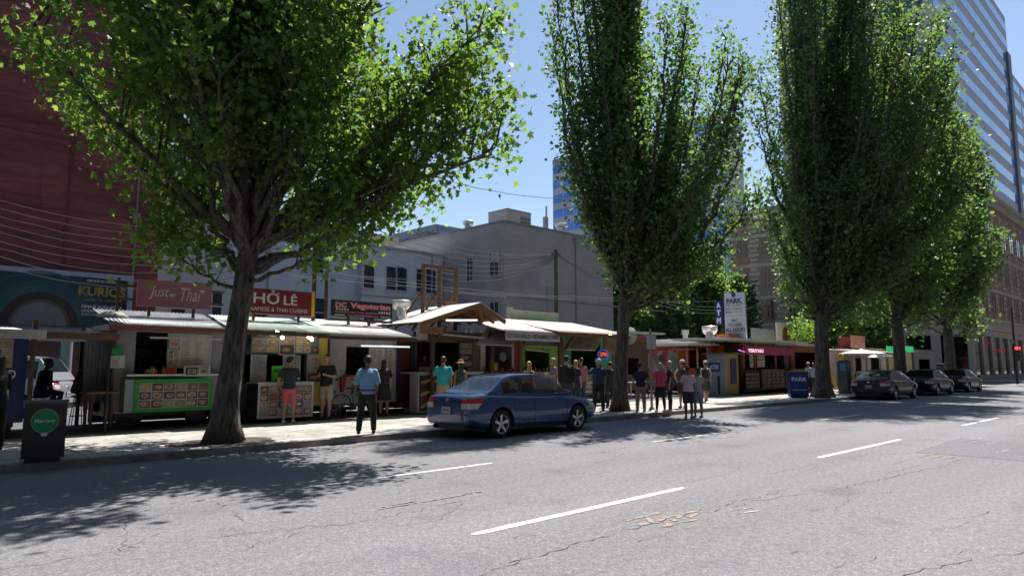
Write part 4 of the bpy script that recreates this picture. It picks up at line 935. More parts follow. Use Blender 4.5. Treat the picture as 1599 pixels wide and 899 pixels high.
o = MB().box(x_, x2_, YF-.2, YF-.12, z2_, z1_).build('sign', M((.34, .13, .17), .6, var=.12, scale=1.5), t)
mb = MB(); text(mb, 'Just', P_(233, 450, YF-.2)[0], P_(262, 450, YF-.2)[0], z2_+.17, z1_-.14, YF-.205, .01, italic=.2); text(mb, 'Thai', P_(279, 450, YF-.2)[0], P_(311, 450, YF-.2)[0], z2_+.17, z1_-.14, YF-.205, .01, italic=.2)
for hx in (P_(268, 450, YF-.2)[0], P_(272, 450, YF-.2)[0], P_(317, 450, YF-.2)[0]):
    zz = z2_+.3 if hx < x2_-.5 else z1_-.2; k = len(mb.v); mb.v += [(hx, YF-.205, zz-.05), (hx+.045, YF-.205, zz+.01), (hx+.025, YF-.205, zz+.04), (hx, YF-.205, zz+.02), (hx-.025, YF-.205, zz+.04), (hx-.045, YF-.205, zz+.01)]; mb.face(tuple(range(k, k+6)))
mb.build('lettering', M((.62, .5, .52), .5), o)
mb = MB()
for z in (z2_+.12, z1_-.2): mb.box(P_(184, 450, YF)[0], x2_+.35, YF-.1, YF-.05, z, z+.06)
mb.box(P_(183, 450, YF)[0]-.03, P_(183, 450, YF)[0]+.03, YF-.11, YF-.05, SW, z1_); mb.box(x_+.3, x_+.36, YF-.04, YF+.02, 2.6, z1_); mb.box(x2_-.4, x2_-.34, YF-.04, YF+.02, 2.6, z1_)
mb.build('sign_frame', m_wooddk, t)
o = MB().box(P_(181, 520)[0]-.1, P_(200, 520)[0]-.1, YF-.15, YF-.13, pz(555), pz(545)).build('green_card', M((.02, .32, .06), .5), t)
paper('notice_sheet', P_(181, 520)[0]-.12, P_(200, 520)[0]-.08, pz(574), pz(556), YF-.15, t, m_white, 5, 9)
mb = MB(); xx, zz = P_(176, 493, 17.2); mb.lathe((xx, 17.2, zz-.03), [(.02, .14), (.16, .12), (.3, .04), (.31, 0), (.27, .03), (.02, .08)], 20); mb.build('lamp_shade', M((.25, .27, .25), .6), t, smooth=True)
jars(t, px(224), px(242), YF-.25, wz0-.015, 5, sauce, 1); jars(t, px(250), px(272), YF-.25, wz0-.015, 6, [sauce[0]], 2)

# -- Pho Le
x0 = P_(366, 560)[0]; x1 = P_(503, 560)[0]; 
t = thing('food_cart', 'food cart with a maroon sign, rows of dish photos and a yellow side wall', 'food cart', ((x0+x1)/2, YF, SW), 'food carts facing the street')
wx0, wz1 = P_(408, 552); wx1, _ = P_(447, 552); wz0 = P_(408, 597)[1]
shell(t, x0, x1, .45, 2.75, M((.03, .045, .08), .6), wx0-.45, wx1+.55, wz0, wz1-.03)
MB().box(x1-.45, x1+.02, YF-.25, YF-.2, .5, 2.4).build('yellow_panel', M((.55, .42, .05), .6, var=.15, scale=3, stretch=(8, 8, 1)), t)
ya, yb = 16.95, 18.4; rz = P_(440, 516, ya)[1]; ra = P_(360, 500, ya)[0]; rb = P_(527, 514, ya)[0]
MB().corr((ra, ya, rz), (rb-.25, ya, rz), (rb-.7, yb, rz+.42), (ra, yb, rz+.42)).build('awning_roof', m_roofg, t)
MB().corr((rb-.9, ya-.15, rz-.03), (rb+.25, ya-.15, rz-.03), (rb-.1, yb-.2, rz+.30), (rb-.95, yb-.2, rz+.33)).build('roof_extension', m_roofg, t)
mb = MB(); mb.box(ra, rb-.3, ya+.04, ya+.08, rz-.13, rz-.03); mb.box(rb-.36, rb-.28, YF-.2, YF-.12, SW, rz+.1); mb.box(rb-.05, rb+.04, YF+.1, YF+.18, SW, 5.2); mb.build('awning_frame', m_wooddk, t)
x_, z1_ = P_(392, 517, YF-.25); x2_, _ = P_(498, 517, YF-.25); z2_ = P_(392, 551, YF-.25)[1]
foodboard('photo_row', x_, x_+(x2_-x_)*.40, z2_, z1_+.05, YF-.25, t, 2, 3, M((.08, .11, .16), .5), M((.12, .15, .2), .5), 11, .015, 'plate', .06)
foodboard('photo_row', x_+(x2_-x_)*.40, x_+(x2_-x_)*.63, z2_-.05, z1_-.05, YF-.25, t, 1, 2, M((.45, .45, .45), .5), M((.3, .12, .06), .5), 12, .02, 'plate', .04)
foodboard('photo_row', x_+(x2_-x_)*.63, x2_, z2_, z1_+.05, YF-.25, t, 3, 3, M((.08, .11, .16), .5), M((.12, .15, .2), .5), 13, .015, 'plate', .06)
paper('menu_sheet', P_(391, 560)[0], P_(416, 560)[0], P_(391, 595)[1], P_(391, 553)[1], YF-.02, t, m_white, 16, 21)
paper('menu_sheet', P_(441, 560)[0], P_(469, 560)[0], P_(441, 590)[1], P_(441, 554)[1], YF-.02, t, m_white, 14, 22)
foodboard('menu_photo', P_(472, 560)[0], P_(493, 560)[0], P_(472, 597)[1], P_(472, 553)[1], YF-.27, t, 1, 3, M((.25, .28, .32), .5), M((.2, .3, .33), .5), 23, .02, 'plate', .03)
o = MB().box(P_(417, 572)[0], P_(437, 572)[0], YF-.3, YF-.28, P_(417, 594)[1], P_(417, 571)[1]).build('green_notice', M((.09, .60, .05), .5), t)
mb = MB(); text(mb, 'FREE', P_(420, 575)[0], P_(434, 575)[0], P_(420, 583)[1]+.02, P_(420, 576)[1], YF-.303, .05); mb.build('lettering', M((.02, .12, .02), .5), o)
x_, z1_ = P_(403, 599, YF-.75); x2_, _ = P_(489, 599, YF-.75); z2_ = P_(403, 654, YF-.75)[1]
foodboard('dish_board', x_, x2_, z2_, z1_, YF-.75, t, 6, 4, M((.45, .46, .5), .5), M((.25, .24, .3), .5), 31, .05, 'bowl', .07, 'silver framed counter board of twenty-four dish photos')
MB().box(x_+.02, x2_-.02, YF-.74, YF-.1, z2_+.05, z1_-.05).build('counter_cabinet', m_blk, t)
MB().box(x_-.02, x2_+.02, YF-.8, YF-.08, z1_+.002, z1_+.035).build('counter', m_alu, t)
x_, z1_ = P_(376, 448, YF-.35); x2_, _ = P_(490, 460, YF-.35); z1_ = P_(430, 452, YF-.35)[1]; z2_ = P_(430, 491, YF-.35)[1]
o = MB().box(x_, x2_, YF-.35, YF-.25, z2_, z1_).build('sign', M((.19, .012, .02), .4, var=.08), t)
mb = MB(); q = lambda p: P_(p, 470, YF-.35)[0]
text(mb, 'PHỞ', q(380), q(436), z2_+.28, z1_-.02, YF-.356, .015); text(mb, 'LÊ', q(443), q(464), z2_+.28, z1_-.08, YF-.356, .015)
text(mb, 'VIETNAMESE & THAI CUISINE', q(372), q(481), z2_+.08, z2_+.19, YF-.356, .0)
mb.build('lettering', M((.62, .6, .55), .4), o)
MB().box(q(486.5), q(491), YF-.37, YF-.351, z2_, z1_+.02).build('yellow_edge', M((.75, .38, .02), .5), o)
mb = MB(); 
for x in (x_+.4, x2_-.4): mb.box(x, x+.06, YF-.24, YF-.18, 2.75, z1_)
mb.build('sign_post', m_wooddk, t)
for i, (a, b) in enumerate([(433, 517), (441, 527), (482, 526), (487, 530)]):
    x, z = P_(a, b, YF-.6); mb = MB(); mb.lathe((x, YF-.6, z), [(.005, -.05), (.035, -.035), (.048, 0), (.035, .04), (.018, .06), (.018, .1)], 10)
    o = mb.build('light_bulb', EM((1, .85, .6), 6), t, smooth=True)
# -- DC Vegetarian
x0 = P_(515, 560)[0]; x1 = P_(619, 560)[0]
t = thing('food_cart', 'white doodle-covered food cart with a black sign in pink letters', 'food cart', ((x0+x1)/2, YF, SW), 'food carts facing the street')
wx0, wz1 = P_(541, 541); wx1, _ = P_(603, 541); wz0 = P_(541, 585)[1]
shell(t, x0, x1, .5, 2.6, M((.38, .38, .38), .5, var=.2, scale=2), wx0, wx1, wz0, wz1)
ya, yb = 16.9, 18.6; rz = P_(580, 522, ya)[1]; ra = P_(516, 510, ya)[0]; rb = P_(652, 522, ya)[0]
MB().corr((ra, ya, rz), (rb, ya, rz-.05), (rb-.9, yb, rz+.48), (ra-.2, yb, rz+.48)).build('awning_roof', m_roofw, t)
mb = MB(); mb.box(ra, rb, ya+.04, ya+.08, rz-.16, rz-.07); mb.box(ra+.02, ra+.1, YF-.2, YF-.12, SW, rz+.1); mb.build('awning_frame', m_wooddk, t)
q = lambda p: P_(p, 540)[0]; qz = lambda z: P_(570, z)[1]
MB().box(q(577), wx1, YF+.02, YF+.05, wz0, wz1).build('menu_panel', M((.35, .35, .36), .5), t)
paper('menu_sheet', q(578), q(601), qz(583), qz(543), YF+.018, t, m_cream, 12, 41, 2)
paper('menu_sheet', q(605), q(616), qz(583), qz(543), YF-.002, t, m_cream, 8, 42)
MB().box(q(537), q(606), YF-.3, YF-.002, wz0-.05, wz0-.01).build('counter', m_red, t)
for a in (531, 597): MB().prism([(q(a), wz0-.06), (q(a)+.18, wz0-.06), (q(a)+.1, wz0-.5), (q(a)+.04, wz0-.5)], YF-.12, YF-.003).build('counter_bracket', m_red, t)
mb = MB(); mb.tube([(q(553), YF-.4, qz(540.5)), (q(628), YF-.4, qz(540.5))], .025, 8); mb.build('tube_light', m_tube, t)
rnd = random.Random(8); mb = MB()
for i in range(60):
    x = rnd.uniform(x0+.15, x1-.1); z = rnd.uniform(.62, wz0-.12) if rnd.random() < .8 else rnd.uniform(wz0, 2.3)
    if wx0-.05 < x < wx1+.05 and z > wz0-.1: continue
    r = rnd.uniform(.015, .06); mb.mat(rnd.choice([0, 0, 0, 1, 2])); k = len(mb.v); N = 9
    mb.v += [(x+r*math.cos(2*math.pi*j/N)*rnd.uniform(.6, 1.2), YF-.004, z+r*math.sin(2*math.pi*j/N)*rnd.uniform(.4, 1.1)) for j in range(N)]; mb.face(tuple(range(k, k+N)))
mb.build('doodles', [m_blk, M((.05, .2, .15), .5), M((.3, .1, .1), .5)], t)
x_, z1_ = P_(519, 467, YF-.3); x2_ = P_(613, 471, YF-.3)[0]; z2_ = P_(519, 492, YF-.3)[1]-.02
o = MB().box(x_, x2_, YF-.3, YF-.22, z2_, z1_).build('sign', m_blk, t)
H_ = z1_-z2_; mb = MB(); mb.mat(0); text(mb, 'DC', x_+.1, x_+.1+(x2_-x_)*.18, z1_-H_*.47, z1_-H_*.12, YF-.306, .07); text(mb, 'Vegetarian', x_+(x2_-x_)*.28, x2_-.08, z1_-H_*.56, z1_-H_*.1, YF-.306, .06)
text(mb, 'Vegetarian/Vegan Soups, Sandwiches & Sweets', x_+.08, x2_-.08, z1_-H_*.78, z1_-H_*.65, YF-.306, .01); text(mb, 'www.DCVEGETARIAN.com', x_+(x2_-x_)*.25, x2_-(x2_-x_)*.25, z1_-H_*.95, z1_-H_*.84, YF-.306, .01)
mb.mat(1)
for i in range(5):
    for bx_, zz in ((x_+.12+i*.09, z1_-H_*.56), (x2_-.5+i*.09, z1_-H_*.62)): text(mb, '★', bx_, bx_+.06, zz-.03, zz+.03, YF-.306) if False else mb.lathe((bx_+.03, YF-.306, zz), [(.01, -.002), (.03, 0), (.01, .002)], 6, 'y')
mb.box(x_+.08, x_+(x2_-x_)*.2, YF-.306, YF-.302, z1_-H_*.92, z1_-H_*.88); mb.box(x2_-(x2_-x_)*.2, x2_-.08, YF-.306, YF-.302, z1_-H_*.92, z1_-H_*.88)
mb.build('lettering', [M((.68, .22, .26), .5), M((.65, .65, .62), .5)], o)
mb = MB()
for x in (x_+(x2_-x_)*.28, x_+(x2_-x_)*.62): mb.box(x, x+.07, YF-.2, YF-.14, 2.7, z2_+.1)
mb.box(x_-.1, x2_+.1, YF-.17, YF-.1, z2_-.12, z2_-.06); mb.build('sign_frame', m_wooddk, t)
def hood(px, py, Y, r, h, label):
    x, z = PY(px, py, Y); t = thing('exhaust_hood', label, 'exhaust hood', (x, Y, z-h))
    MB().lathe((x, Y, z-h), [(r*.55, 0), (r*.55, h*.42), (r*.78, h*.5), (r, h*.72), (r*1.0, h*.97), (r*.92, h), (r*.9, h*.9), (.05, h*.85)], 24).build('funnel', M((.6, .6, .6), .35, .7, var=.15, scale=3), t, smooth=True)
    MB().box(x-r*.75, x+r*.75, Y-r*.7, Y+r*.7, z-h-.3, z-h+.01).build('base', m_alu, t)
hood(626, 469, YF+.9, .33, .55, 'round steel exhaust hood behind the black sign with pink letters')
# dark red shed wall between
t = thing('food_cart', 'narrow dark red closed cart beside the doodle-covered cart', 'food cart', (P_(629, 600)[0], YF, SW), 'food carts facing the street')
MB().box(x1+.02, P_(640, 600)[0], YF+.02, YF+2, .3, 2.6).build('wall', M((.10, .015, .012), .6, var=.3), t)
mb = MB(); mb.box(P_(618, 600)[0], P_(622, 600)[0], YF-.04, YF+.015, .35, 2.3); mb.box(P_(641, 600)[0], P_(641, 600)[0]+.06, YF-.2, YF-.1, SW, 2.7); mb.build('door_frame', M((.02, .03, .07), .6), t)
# bicycle at DC
def bicycle(x, y, label, s=1):
    t = thing('bicycle', label, 'bicycle', (x, y, SW)); r = .33
    for dx in (-.52, .52):
        mb = MB(); mb.tube([(x+dx+r*math.cos(a), y, SW+r+.01+r*math.sin(a)) for a in [i*math.pi/16 for i in range(33)]], .016, 6, False); w_ = mb.build('wheel', m_blk, t, smooth=True)
        mb = MB()
        for i in range(14): a = i*math.pi/7; mb.tube([(x+dx, y+.02*(i % 2), SW+r+.01), (x+dx+r*math.cos(a), y, SW+r+.01+r*math.sin(a))], .002, 3, False)
        mb.build('spokes', m_alu, w_)
    z = SW+r+.01; bb = (x-.08, y, z-.05); seat = (x-.22, y, z+.45); head = (x+.36, y, z+.42)
    mb = MB(); mb.tube([(x-.52, y, z), bb], .012).tube([bb, seat], .016).tube([bb, head], .018).tube([(x-.2, y, z+.38), head], .016).tube([(x-.52, y, z), (x-.2, y, z+.36)], .01).tube([head, (x+.52, y, z)], .014)
    mb.build('frame', M((.03, .08, .06), .4), t)
    mb = MB(); mb.tube([(x+.35, y, z+.42), (x+.36, y, z+.55)], .014).tube([(x+.44, y-.25, z+.56), (x+.36, y-.06, z+.56), (x+.36, y+.06, z+.56), (x+.44, y+.25, z+.56)], .012); mb.build('handlebar', m_blk, t)
    mb = MB(); mb.tube([(x-.34, y, z+.5), (x-.2, y, z+.5), (x-.08, y, z+.49)], [(.07, .02), (.05, .02), (.02, .015)], 8); mb.build('saddle', m_blk, t, smooth=True)
bx_, by_ = GND(598, 655, SW); bicycle(bx_, 17.75, 'dark bicycle leaning at the doodle-covered cart behind the man in blue shirt')

# -- hot dog cart with gabled canopy
x0 = P_(645, 560)[0]; x1 = P_(748, 560)[0]
t = thing('food_cart', 'food cart under a gabled wood canopy with hot dog photos on its counter', 'food cart', ((x0+x1)/2, YF, SW), 'food carts facing the street')
YC4 = 16.9; q4 = lambda p, z, Y=YC4: P_(p, z, Y)
el, ez = q4(656, 502); pk_x, pk_z = q4(751, 471.5); er, erz = q4(790, 499); bk = YF+1.7
mb = MB()
mb.quad((el, YC4, ez), (pk_x, YC4, pk_z), (pk_x, bk, pk_z), (el, bk, ez)).quad((pk_x, YC4, pk_z), (er, YC4, erz), (er, bk, erz), (pk_x, bk, pk_z))
mb.quad((el, YC4, ez-.03), (el, bk, ez-.03), (pk_x, bk, pk_z-.03), (pk_x, YC4, pk_z-.03)).quad((pk_x, YC4, pk_z-.03), (pk_x, bk, pk_z-.03), (er, bk, erz-.03), (er, YC4, erz-.03))
mb.quad((el, YC4, ez), (el, YC4, ez-.03), (pk_x, YC4, pk_z-.03), (pk_x, YC4, pk_z)).quad((pk_x, YC4, pk_z), (pk_x, YC4, pk_z-.03), (er, YC4, erz-.03), (er, YC4, erz))
mb.build('canopy_roof', M((.62, .60, .55), .6, var=.25, scale=3), t)
mb = MB()
mb.bar((el, YC4+.03, ez-.1), (pk_x, YC4+.03, pk_z-.1), .05, .12).bar((pk_x, YC4+.03, pk_z-.1), (er, YC4+.03, erz-.1), .05, .12)
mb.bar((pk_x-.02, YC4+.05, pk_z-.15), (pk_x+.12, YC4+.05, erz-.1), .07, .07)
for k in range(1, 6):
    y = YC4+k*.6; mb.bar((el, y, ez-.08), (pk_x, y, pk_z-.08), .04, .09).bar((pk_x, y, pk_z-.08), (er, y, erz-.08), .04, .09)
mb.build('rafters', m_woodor, t)
mb = MB(); mb.quad((el+.02, YC4+.1, ez-.036), (el+.02, bk, ez-.036), (pk_x, bk, pk_z-.036), (pk_x, YC4+.1, pk_z-.036)).quad((pk_x, YC4+.1, pk_z-.036), (pk_x, bk, pk_z-.036), (er-.02, bk, erz-.036), (er-.02, YC4+.1, erz-.036)); mb.build('plank_ceiling', m_woodor, t)
mb = MB(); mb.box(el, el+.9, YC4-.02, YC4+.02, ez-.35, ez-.13); mb.build('fascia_board', m_woodor, t)
mb = MB(); mb.box(x0, x0+.1, YC4+.3, YC4+.4, SW, ez-.2); mb.box(x1-.05, x1+.08, YC4+.6, YC4+.7, SW, ez-.1); mb.bar((x0+.05, YC4+.35, 2.3), (x0+.6, YC4+.35, ez-.1), .07, .07)
mb.box(x0, x1, YC4+.9, YC4+.96, ez-.5, ez-.2); mb.build('canopy_post', m_wooddk, t)
mb = MB(); a = P_(653, 532, 17.6); b_ = P_(668, 514, 17.6); mb.box(a[0], b_[0], 17.6, 17.72, a[1]+.04, b_[1]); mb.build('speaker_box', m_white, t)
MB().bar((P_(672, 520, 17.3)[0], 17.3, P_(672, 520, 17.3)[1]), (P_(757, 528, 17.3)[0], 17.3, P_(757, 528, 17.3)[1]), .04, .05).build('awning_rail', m_alu, t)
mb = MB(); mb.tube([(P_(697, 494, 17.2)[0], 17.2, P_(697, 494, 17.2)[1]-.12), (P_(745, 494, 17.2)[0], 17.2, P_(745, 494, 17.2)[1]-.12)], .035, 8); mb.build('tube_light', m_tube, t)
shell(t, x0, x1, .5, 2.6, M((.16, .13, .08), .7), x0+.15, x1-.55, 1.2, 2.4)
foodboard('blue_menu', P_(715, 543)[0], P_(737, 543)[0], P_(715, 574)[1], P_(715, 533)[1], YF-.02, t, 1, 4, M((.02, .03, .06), .5), M((.03, .06, .14), .5), 3, .03, 'plate', .1)
x_, z1_ = P_(653, 583, 17.35); x2_ = P_(752, 583, 17.35)[0]; z2_ = P_(653, 645, 17.35)[1]
MB().box(x_-.04, x2_+.02, 17.36, 17.72, z2_, z1_).build('counter_cabinet', M((.3, .3, .3), .5), t)
foodboard('hot_dog_board', x_, x2_, z2_+.02, z1_-.02, 17.355, t, 5, 3, m_alu, m_blk, 55, .03, 'dog', .02, 'black counter panel with golden hot dog photos')
MB().box(x_-.08, x2_+.04, 17.3, YF-.02, z1_+.002, z1_+.04).build('counter', m_alu, t)
mb = MB(); mb.box(P_(652, 576)[0]-.25, P_(670, 576)[0]-.25, 17.6, 17.8, z1_+.041, z1_+.2); mb.build('condiment_rack', M((.25, .2, .13), .6), t)
mb = MB()
for i, (a, b_) in enumerate([(728, 517), (736, 518), (751, 517)]): x, z = P_(a, b_, 17.3); mb.lathe((x, 17.3, z), [(.01, -.04), (.045, -.03), (.03, .05), (.01, .07)], 8)
mb.build('spot_lamps', m_white, t, smooth=True)
# empty timber sign frame on the roof
Yq = YF+.6; fx0, fz1 = PY(661, 413, Yq); fx1, _ = PY(712, 418, Yq); fz0 = PY(661, 478, Yq)[1]; fz1 = PY(661, 414, Yq)[1]; 
mb = MB(); 
for x in (fx0, (fx0+fx1)/2, fx1): mb.box(x-.05, x+.05, Yq-.05, Yq+.05, ez-.1, fz1+.04)
mb.box(fx0+.051, (fx0+fx1)/2-.051, Yq-.05, Yq+.05, fz1-.06, fz1+.04).box((fx0+fx1)/2+.051, fx1-.051, Yq-.05, Yq+.05, fz1-.06, fz1+.04)
mb.box(fx0+.051, (fx0+fx1)/2-.051, Yq-.04, Yq+.04, fz0+.2, fz0+.28).box((fx0+fx1)/2+.051, fx1-.051, Yq-.04, Yq+.04, fz0+.2, fz0+.28)
mb.bar((fx0, Yq+.06, fz0+.5), (fx0-.75, Yq+.5, ez-.1), .07, .07).bar(((fx0+fx1)/2, Yq+.06, fz0+.6), (fx1-1.2, Yq+.9, ez-.1), .07, .07).bar((fx1, Yq+.06, fz0+.6), (fx1-.5, Yq+.9, ez-.1), .07, .07)
one(mb, 'sign_frame', m_wood, 'empty timber sign frame standing on the cart roofs', 'sign frame', (fx0, Yq, ez))

# -- red cart with angled fold-down board
x0 = P_(750, 560)[0]; x1 = P_(813, 560)[0]
t = thing('food_cart', 'food cart with a red counter under a tilted white board with a big letter V', 'food cart', ((x0+x1)/2, YF, SW), 'food carts facing the street')
q = lambda p, z=560, Y=YF: P_(p, z, Y)[0]; qz = lambda z, p=790, Y=YF: P_(p, z, Y)[1]
shell(t, x0+.02, x1, .45, 2.75, m_white, q(758), q(800), qz(578), 2.45)
MB().box(x0, x1+.3, YF-.35, YF-.002, qz(586), qz(580)).build('counter', m_red, t)
MB().box(q(803), q(813), YF-.05, YF-.003, 1.0, 2.5).build('red_panel', m_red, t)
b0 = (q(744, 538, 17.1), 17.1, qz(538, 770, 17.1)); b1 = (q(800, 538, 17.1), 17.1, qz(538, 770, 17.1)); b3 = (q(760, 512, 17.9), 17.9, qz(512, 780, 17.9)); b2 = (q(815, 512, 17.9), 17.9, b3[2])
def tilted(name, b0, b1, b2, b3, mat, parent, th=.03):
    mb = MB(); v = [Vector(p) for p in (b0, b1, b2, b3)]; n = (v[1]-v[0]).cross(v[3]-v[0]).normalized()*th
    k = len(mb.v); mb.v += [tuple(p) for p in v]+[tuple(p-n) for p in v]
    for f in ((0, 1, 2, 3), (7, 6, 5, 4), (0, 4, 5, 1), (1, 5, 6, 2), (2, 6, 7, 3), (3, 7, 4, 0)): mb.face(tuple(k+i for i in f))
    return mb.build(name, mat, parent), v, n
def map_text(mb, v, n, specs):
    """lettering on a tilted board; u,w in 0..1"""
    u_ = v[1]-v[0]; w_ = v[3]-v[0]
    for s_, u0, u1, w0, w1, bold in specs:
        k = len(mb.v); text(mb, s_, u0, u1, w0, w1, 0, bold)
        off = n.normalized()*.004
        mb.v[k:] = [tuple(v[0]+u_*p[0]+w_*p[2]+off) for p in mb.v[k:]]
o, v, n = tilted('tilted_sign', b0, b1, b2, b3, M((.42, .40, .37), .6, var=.1), t)
mb = MB(); map_text(mb, v, n, [('V', .12, .3, .3, .85, .05), ('VIETNAMESE', .33, .6, .68, .8, .01), ('SANDWICH & ROLLS', .35, .88, .46, .58, .01), ('NOODLE HOUSE', .4, .9, .24, .34, .01)]); mb.build('lettering', M((.03, .03, .03), .5), o)
ya, yb = 16.9, 19.3; rz = P_(800, 516, ya)[1]; ra = P_(779, 510, ya)[0]; rb = P_(878, 518, ya)[0]
MB().corr((ra, ya, rz), (rb, ya, rz), (rb, yb, rz+.55), (ra, yb, rz+.55)).build('awning_roof', m_roofw, t)
x_, x2_ = P_(789, 518, ya)[0], P_(873, 518, ya)[0]; z1_ = P_(830, 509, ya)[1]; z1_ = rz-.03; z2_ = P_(830, 521, ya)[1]-.0
z2_ = z1_-.30
o = MB().box(x_, x2_, ya-.03, ya, z2_, z1_).build('banner', M((.50, .50, .52), .5), t)
mb = MB(); text(mb, "TU'S EGG ROLLS + VIETNAMESE CUISINE", x_+.05, x2_-.05, z2_+.09, z1_-.07, ya-.034, .03); mb.build('lettering', M((.03, .04, .12), .5), o)
mb = MB(); mb.box(q(812, 560, 17.2), q(812, 560, 17.2)+.13, 17.2, 17.3, SW, rz-.05); mb.bar((q(812, 560, 17.2)+.07, 17.25, 2.2), (q(828, 530, 17.2), 17.25, rz-.1), .09, .09); mb.build('awning_post', m_wood, t)
MB().box(x0+.05, x1-.02, YF-.01, YF-.002, .5, qz(588)).build('lower_panel', M((.42, .44, .4), .6, var=.2), t)
foodboard('case_menu', q(758), q(771), qz(580), qz(566), YF-.2, t, 2, 2, m_red, M((.2, .18, .15), .5), 4, .02, 'plate')
mb = MB(); mb.box(q(759), q(768), YF-.25, YF-.21, qz(578), qz(568)); mb.build('orange_card', M((.6, .3, .02), .5), t)
mb = MB(); mb.lathe((q(786), YF+.02, qz(557)), [(.1, -.005), (.17, 0), (.1, .005)], 16, 'y'); mb.build('window_emblem', M((.16, .18, .2), .5), t)
jars(t, q(772), q(800), YF-.2, qz(580), 7, sauce, 4)
z_, zz_ = P_(782, 493, YF+1.5); mb = MB(); mb.box(P_(798, 482, 20.5)[0], P_(872, 482, 20.5)[0], 20.5, 20.6, P_(800, 498, 20.5)[1]-.2, P_(800, 483, 20.5)[1])
mb.box(P_(797, 482, 20.5)[0]-.08, P_(799, 482, 20.5)[0], 20.4, 20.65, P_(800, 498, 20.5)[1]-.2, P_(800, 482, 20.5)[1]+.05)
mb.build('roof_parapet', m_cream, t)
# -- lime cart
x0 = P_(815, 560)[0]; x1 = P_(877, 560)[0]
t = thing('food_cart', 'lime green food cart with a tiled lower wall under the white banner', 'food cart', ((x0+x1)/2, YF, SW), 'food carts facing the street')
lime = M((.20, .40, .03), .5, var=.15)
shell(t, x0, x1, .45, 2.72, lime, q(820), q(858), qz(580), qz(545))
tilted('tilted_sign', (q(822, 540, 17.4), 17.4, qz(540, 840, 17.4)), (q(877, 540, 17.4), 17.4, qz(540, 840, 17.4)), (q(877, 520, 17.9), 17.9, qz(521, 840, 17.9)), (q(830, 520, 17.9), 17.9, qz(521, 840, 17.9)), M((.40, .38, .35), .6), t)
mb = MB(); mb.bar((q(820, 547, 17.5), 17.5, qz(546, 840, 17.5)), (q(876, 551, 17.5), 17.5, qz(551, 840, 17.5)), .04, .04); mb.build('awning_rail', m_alu, t)
tl = bpy.data.materials['concrete'].copy(); 
MB().box(x0+.02, x1-.02, YF-.02, YF-.003, .5, qz(583)).build('tiled_panel', brick_mat((.5, .5, .45), (.45, .46, .42), (.2, .2, .2), bw=.3, rh=.3, soot=.1), t)
MB().box(x0, x1, YF-.3, YF-.021, qz(583)+.01, qz(583)+.05).build('counter', m_alu, t)
jars(t, x0+.2, x1-.3, YF-.2, qz(583)+.05, 8, sauce, 6)
mb = MB(); mb.quad((q(880, 518, 16.95), 16.95, qz(516, 880, 16.95)), (q(884, 545, 17.4), 17.4, qz(541, 880, 17.4)), (q(874, 541, 17.9), 17.9, qz(541, 880, 17.9)), (q(874, 520, 17.9), 17.9, qz(517, 880, 17.9))); mb.build('side_flap', m_roofw, t)
mb = MB(); mb.box(q(874, 560, 17.3), q(880, 560, 17.3), 17.3, 17.4, SW, 2.9); mb.build('awning_post', m_wood, t)
# -- teal cart with tilted menu
x0 = P_(879, 560)[0]; x1 = P_(955, 560)[0]
t = thing('food_cart', 'teal green food cart with a tilted menu board, neon sign and rusty pink roof', 'food cart', ((x0+x1)/2, YF, SW), 'food carts facing the street')
teal = M((.03, .22, .13), .5, var=.15)
shell(t, x0, x1, .45, 2.8, teal, q(892), q(938), qz(582), 2.55)
o, v, n = tilted('tilted_menu', (q(884, 546, 16.9), 16.9, qz(546, 905, 16.9)), (q(930, 546, 16.9), 16.9, qz(546, 905, 16.9)), (q(948, 519, 17.7), 17.7, qz(519, 920, 17.7)), (q(902, 519, 17.7), 17.7, qz(519, 920, 17.7)), M((.42, .40, .33), .6, var=.1), t)
mb = MB(); k = len(mb.v); text_lines(mb, .06, .94, .1, .9, 0, 9, 77, 2); u_ = v[1]-v[0]; w_ = v[3]-v[0]; mb.v = [tuple(v[0]+u_*p[0]+w_*p[2]+n.normalized()*.004) for p in mb.v]; mb.build('menu_print', M((.2, .18, .15), .6), o)
ya, yb = 16.7, 19.8; rz = P_(920, 520, ya)[1]; ra = P_(872, 517, ya)[0]; rb = P_(985, 526, ya)[0]
MB().corr((ra, ya, rz), (rb, ya, rz), (rb, yb, rz+.62), (ra, yb, rz+.62)).build('awning_roof', m_rust, t)
mb = MB(); mb.box(ra, rb, ya+.04, ya+.09, rz-.16, rz-.03); mb.build('awning_beam', m_wood, t)
for a, b_ in ((883, 897), (962, 944)): MB().bar((q(a, 560, 17.1), 17.1, 2.2), (q(b_, 530, 17.1), 17.1, rz-.15), .12, .12).build('brace', m_wood, t)
mb = MB(); mb.box(q(944, 560, 17.2), q(966, 560, 17.2), 17.2, 17.25, rz-.75, rz-.2); mb.build('side_panel', m_woodor, t)
MB().box(x0, x1, YF-.3, YF-.002, qz(584, 915), qz(581, 915)).build('counter', m_alu, t)
foodboard('counter_menu', q(910), q(927), .55, qz(596, 915), YF-.03, t, 2, 2, m_cream, m_cream, 9, .04, 'plate')
jars(t, x0+.3, x1-.5, YF-.2, qz(581, 915), 8, sauce, 8)
x, z = P_(942, 553, 17.0)
t2 = thing('neon_sign', 'glowing red and blue oval neon sign reading OPEN', 'neon sign', (x, 17.0, z))
mb = MB(); mb.tube([(x+.33*math.cos(a), 17.0, z+.17*math.sin(a)) for a in [i*math.pi/16 for i in range(33)]], .016, 6, False); mb.build('blue_tube', EM((.04, .09, .6), .45), t2)
mb = MB(); text(mb, 'OPEN', x-.23, x+.23, z-.08, z+.08, 16.985, .02); mb.build('lettering', EM((.9, .1, .05), .6), t2)
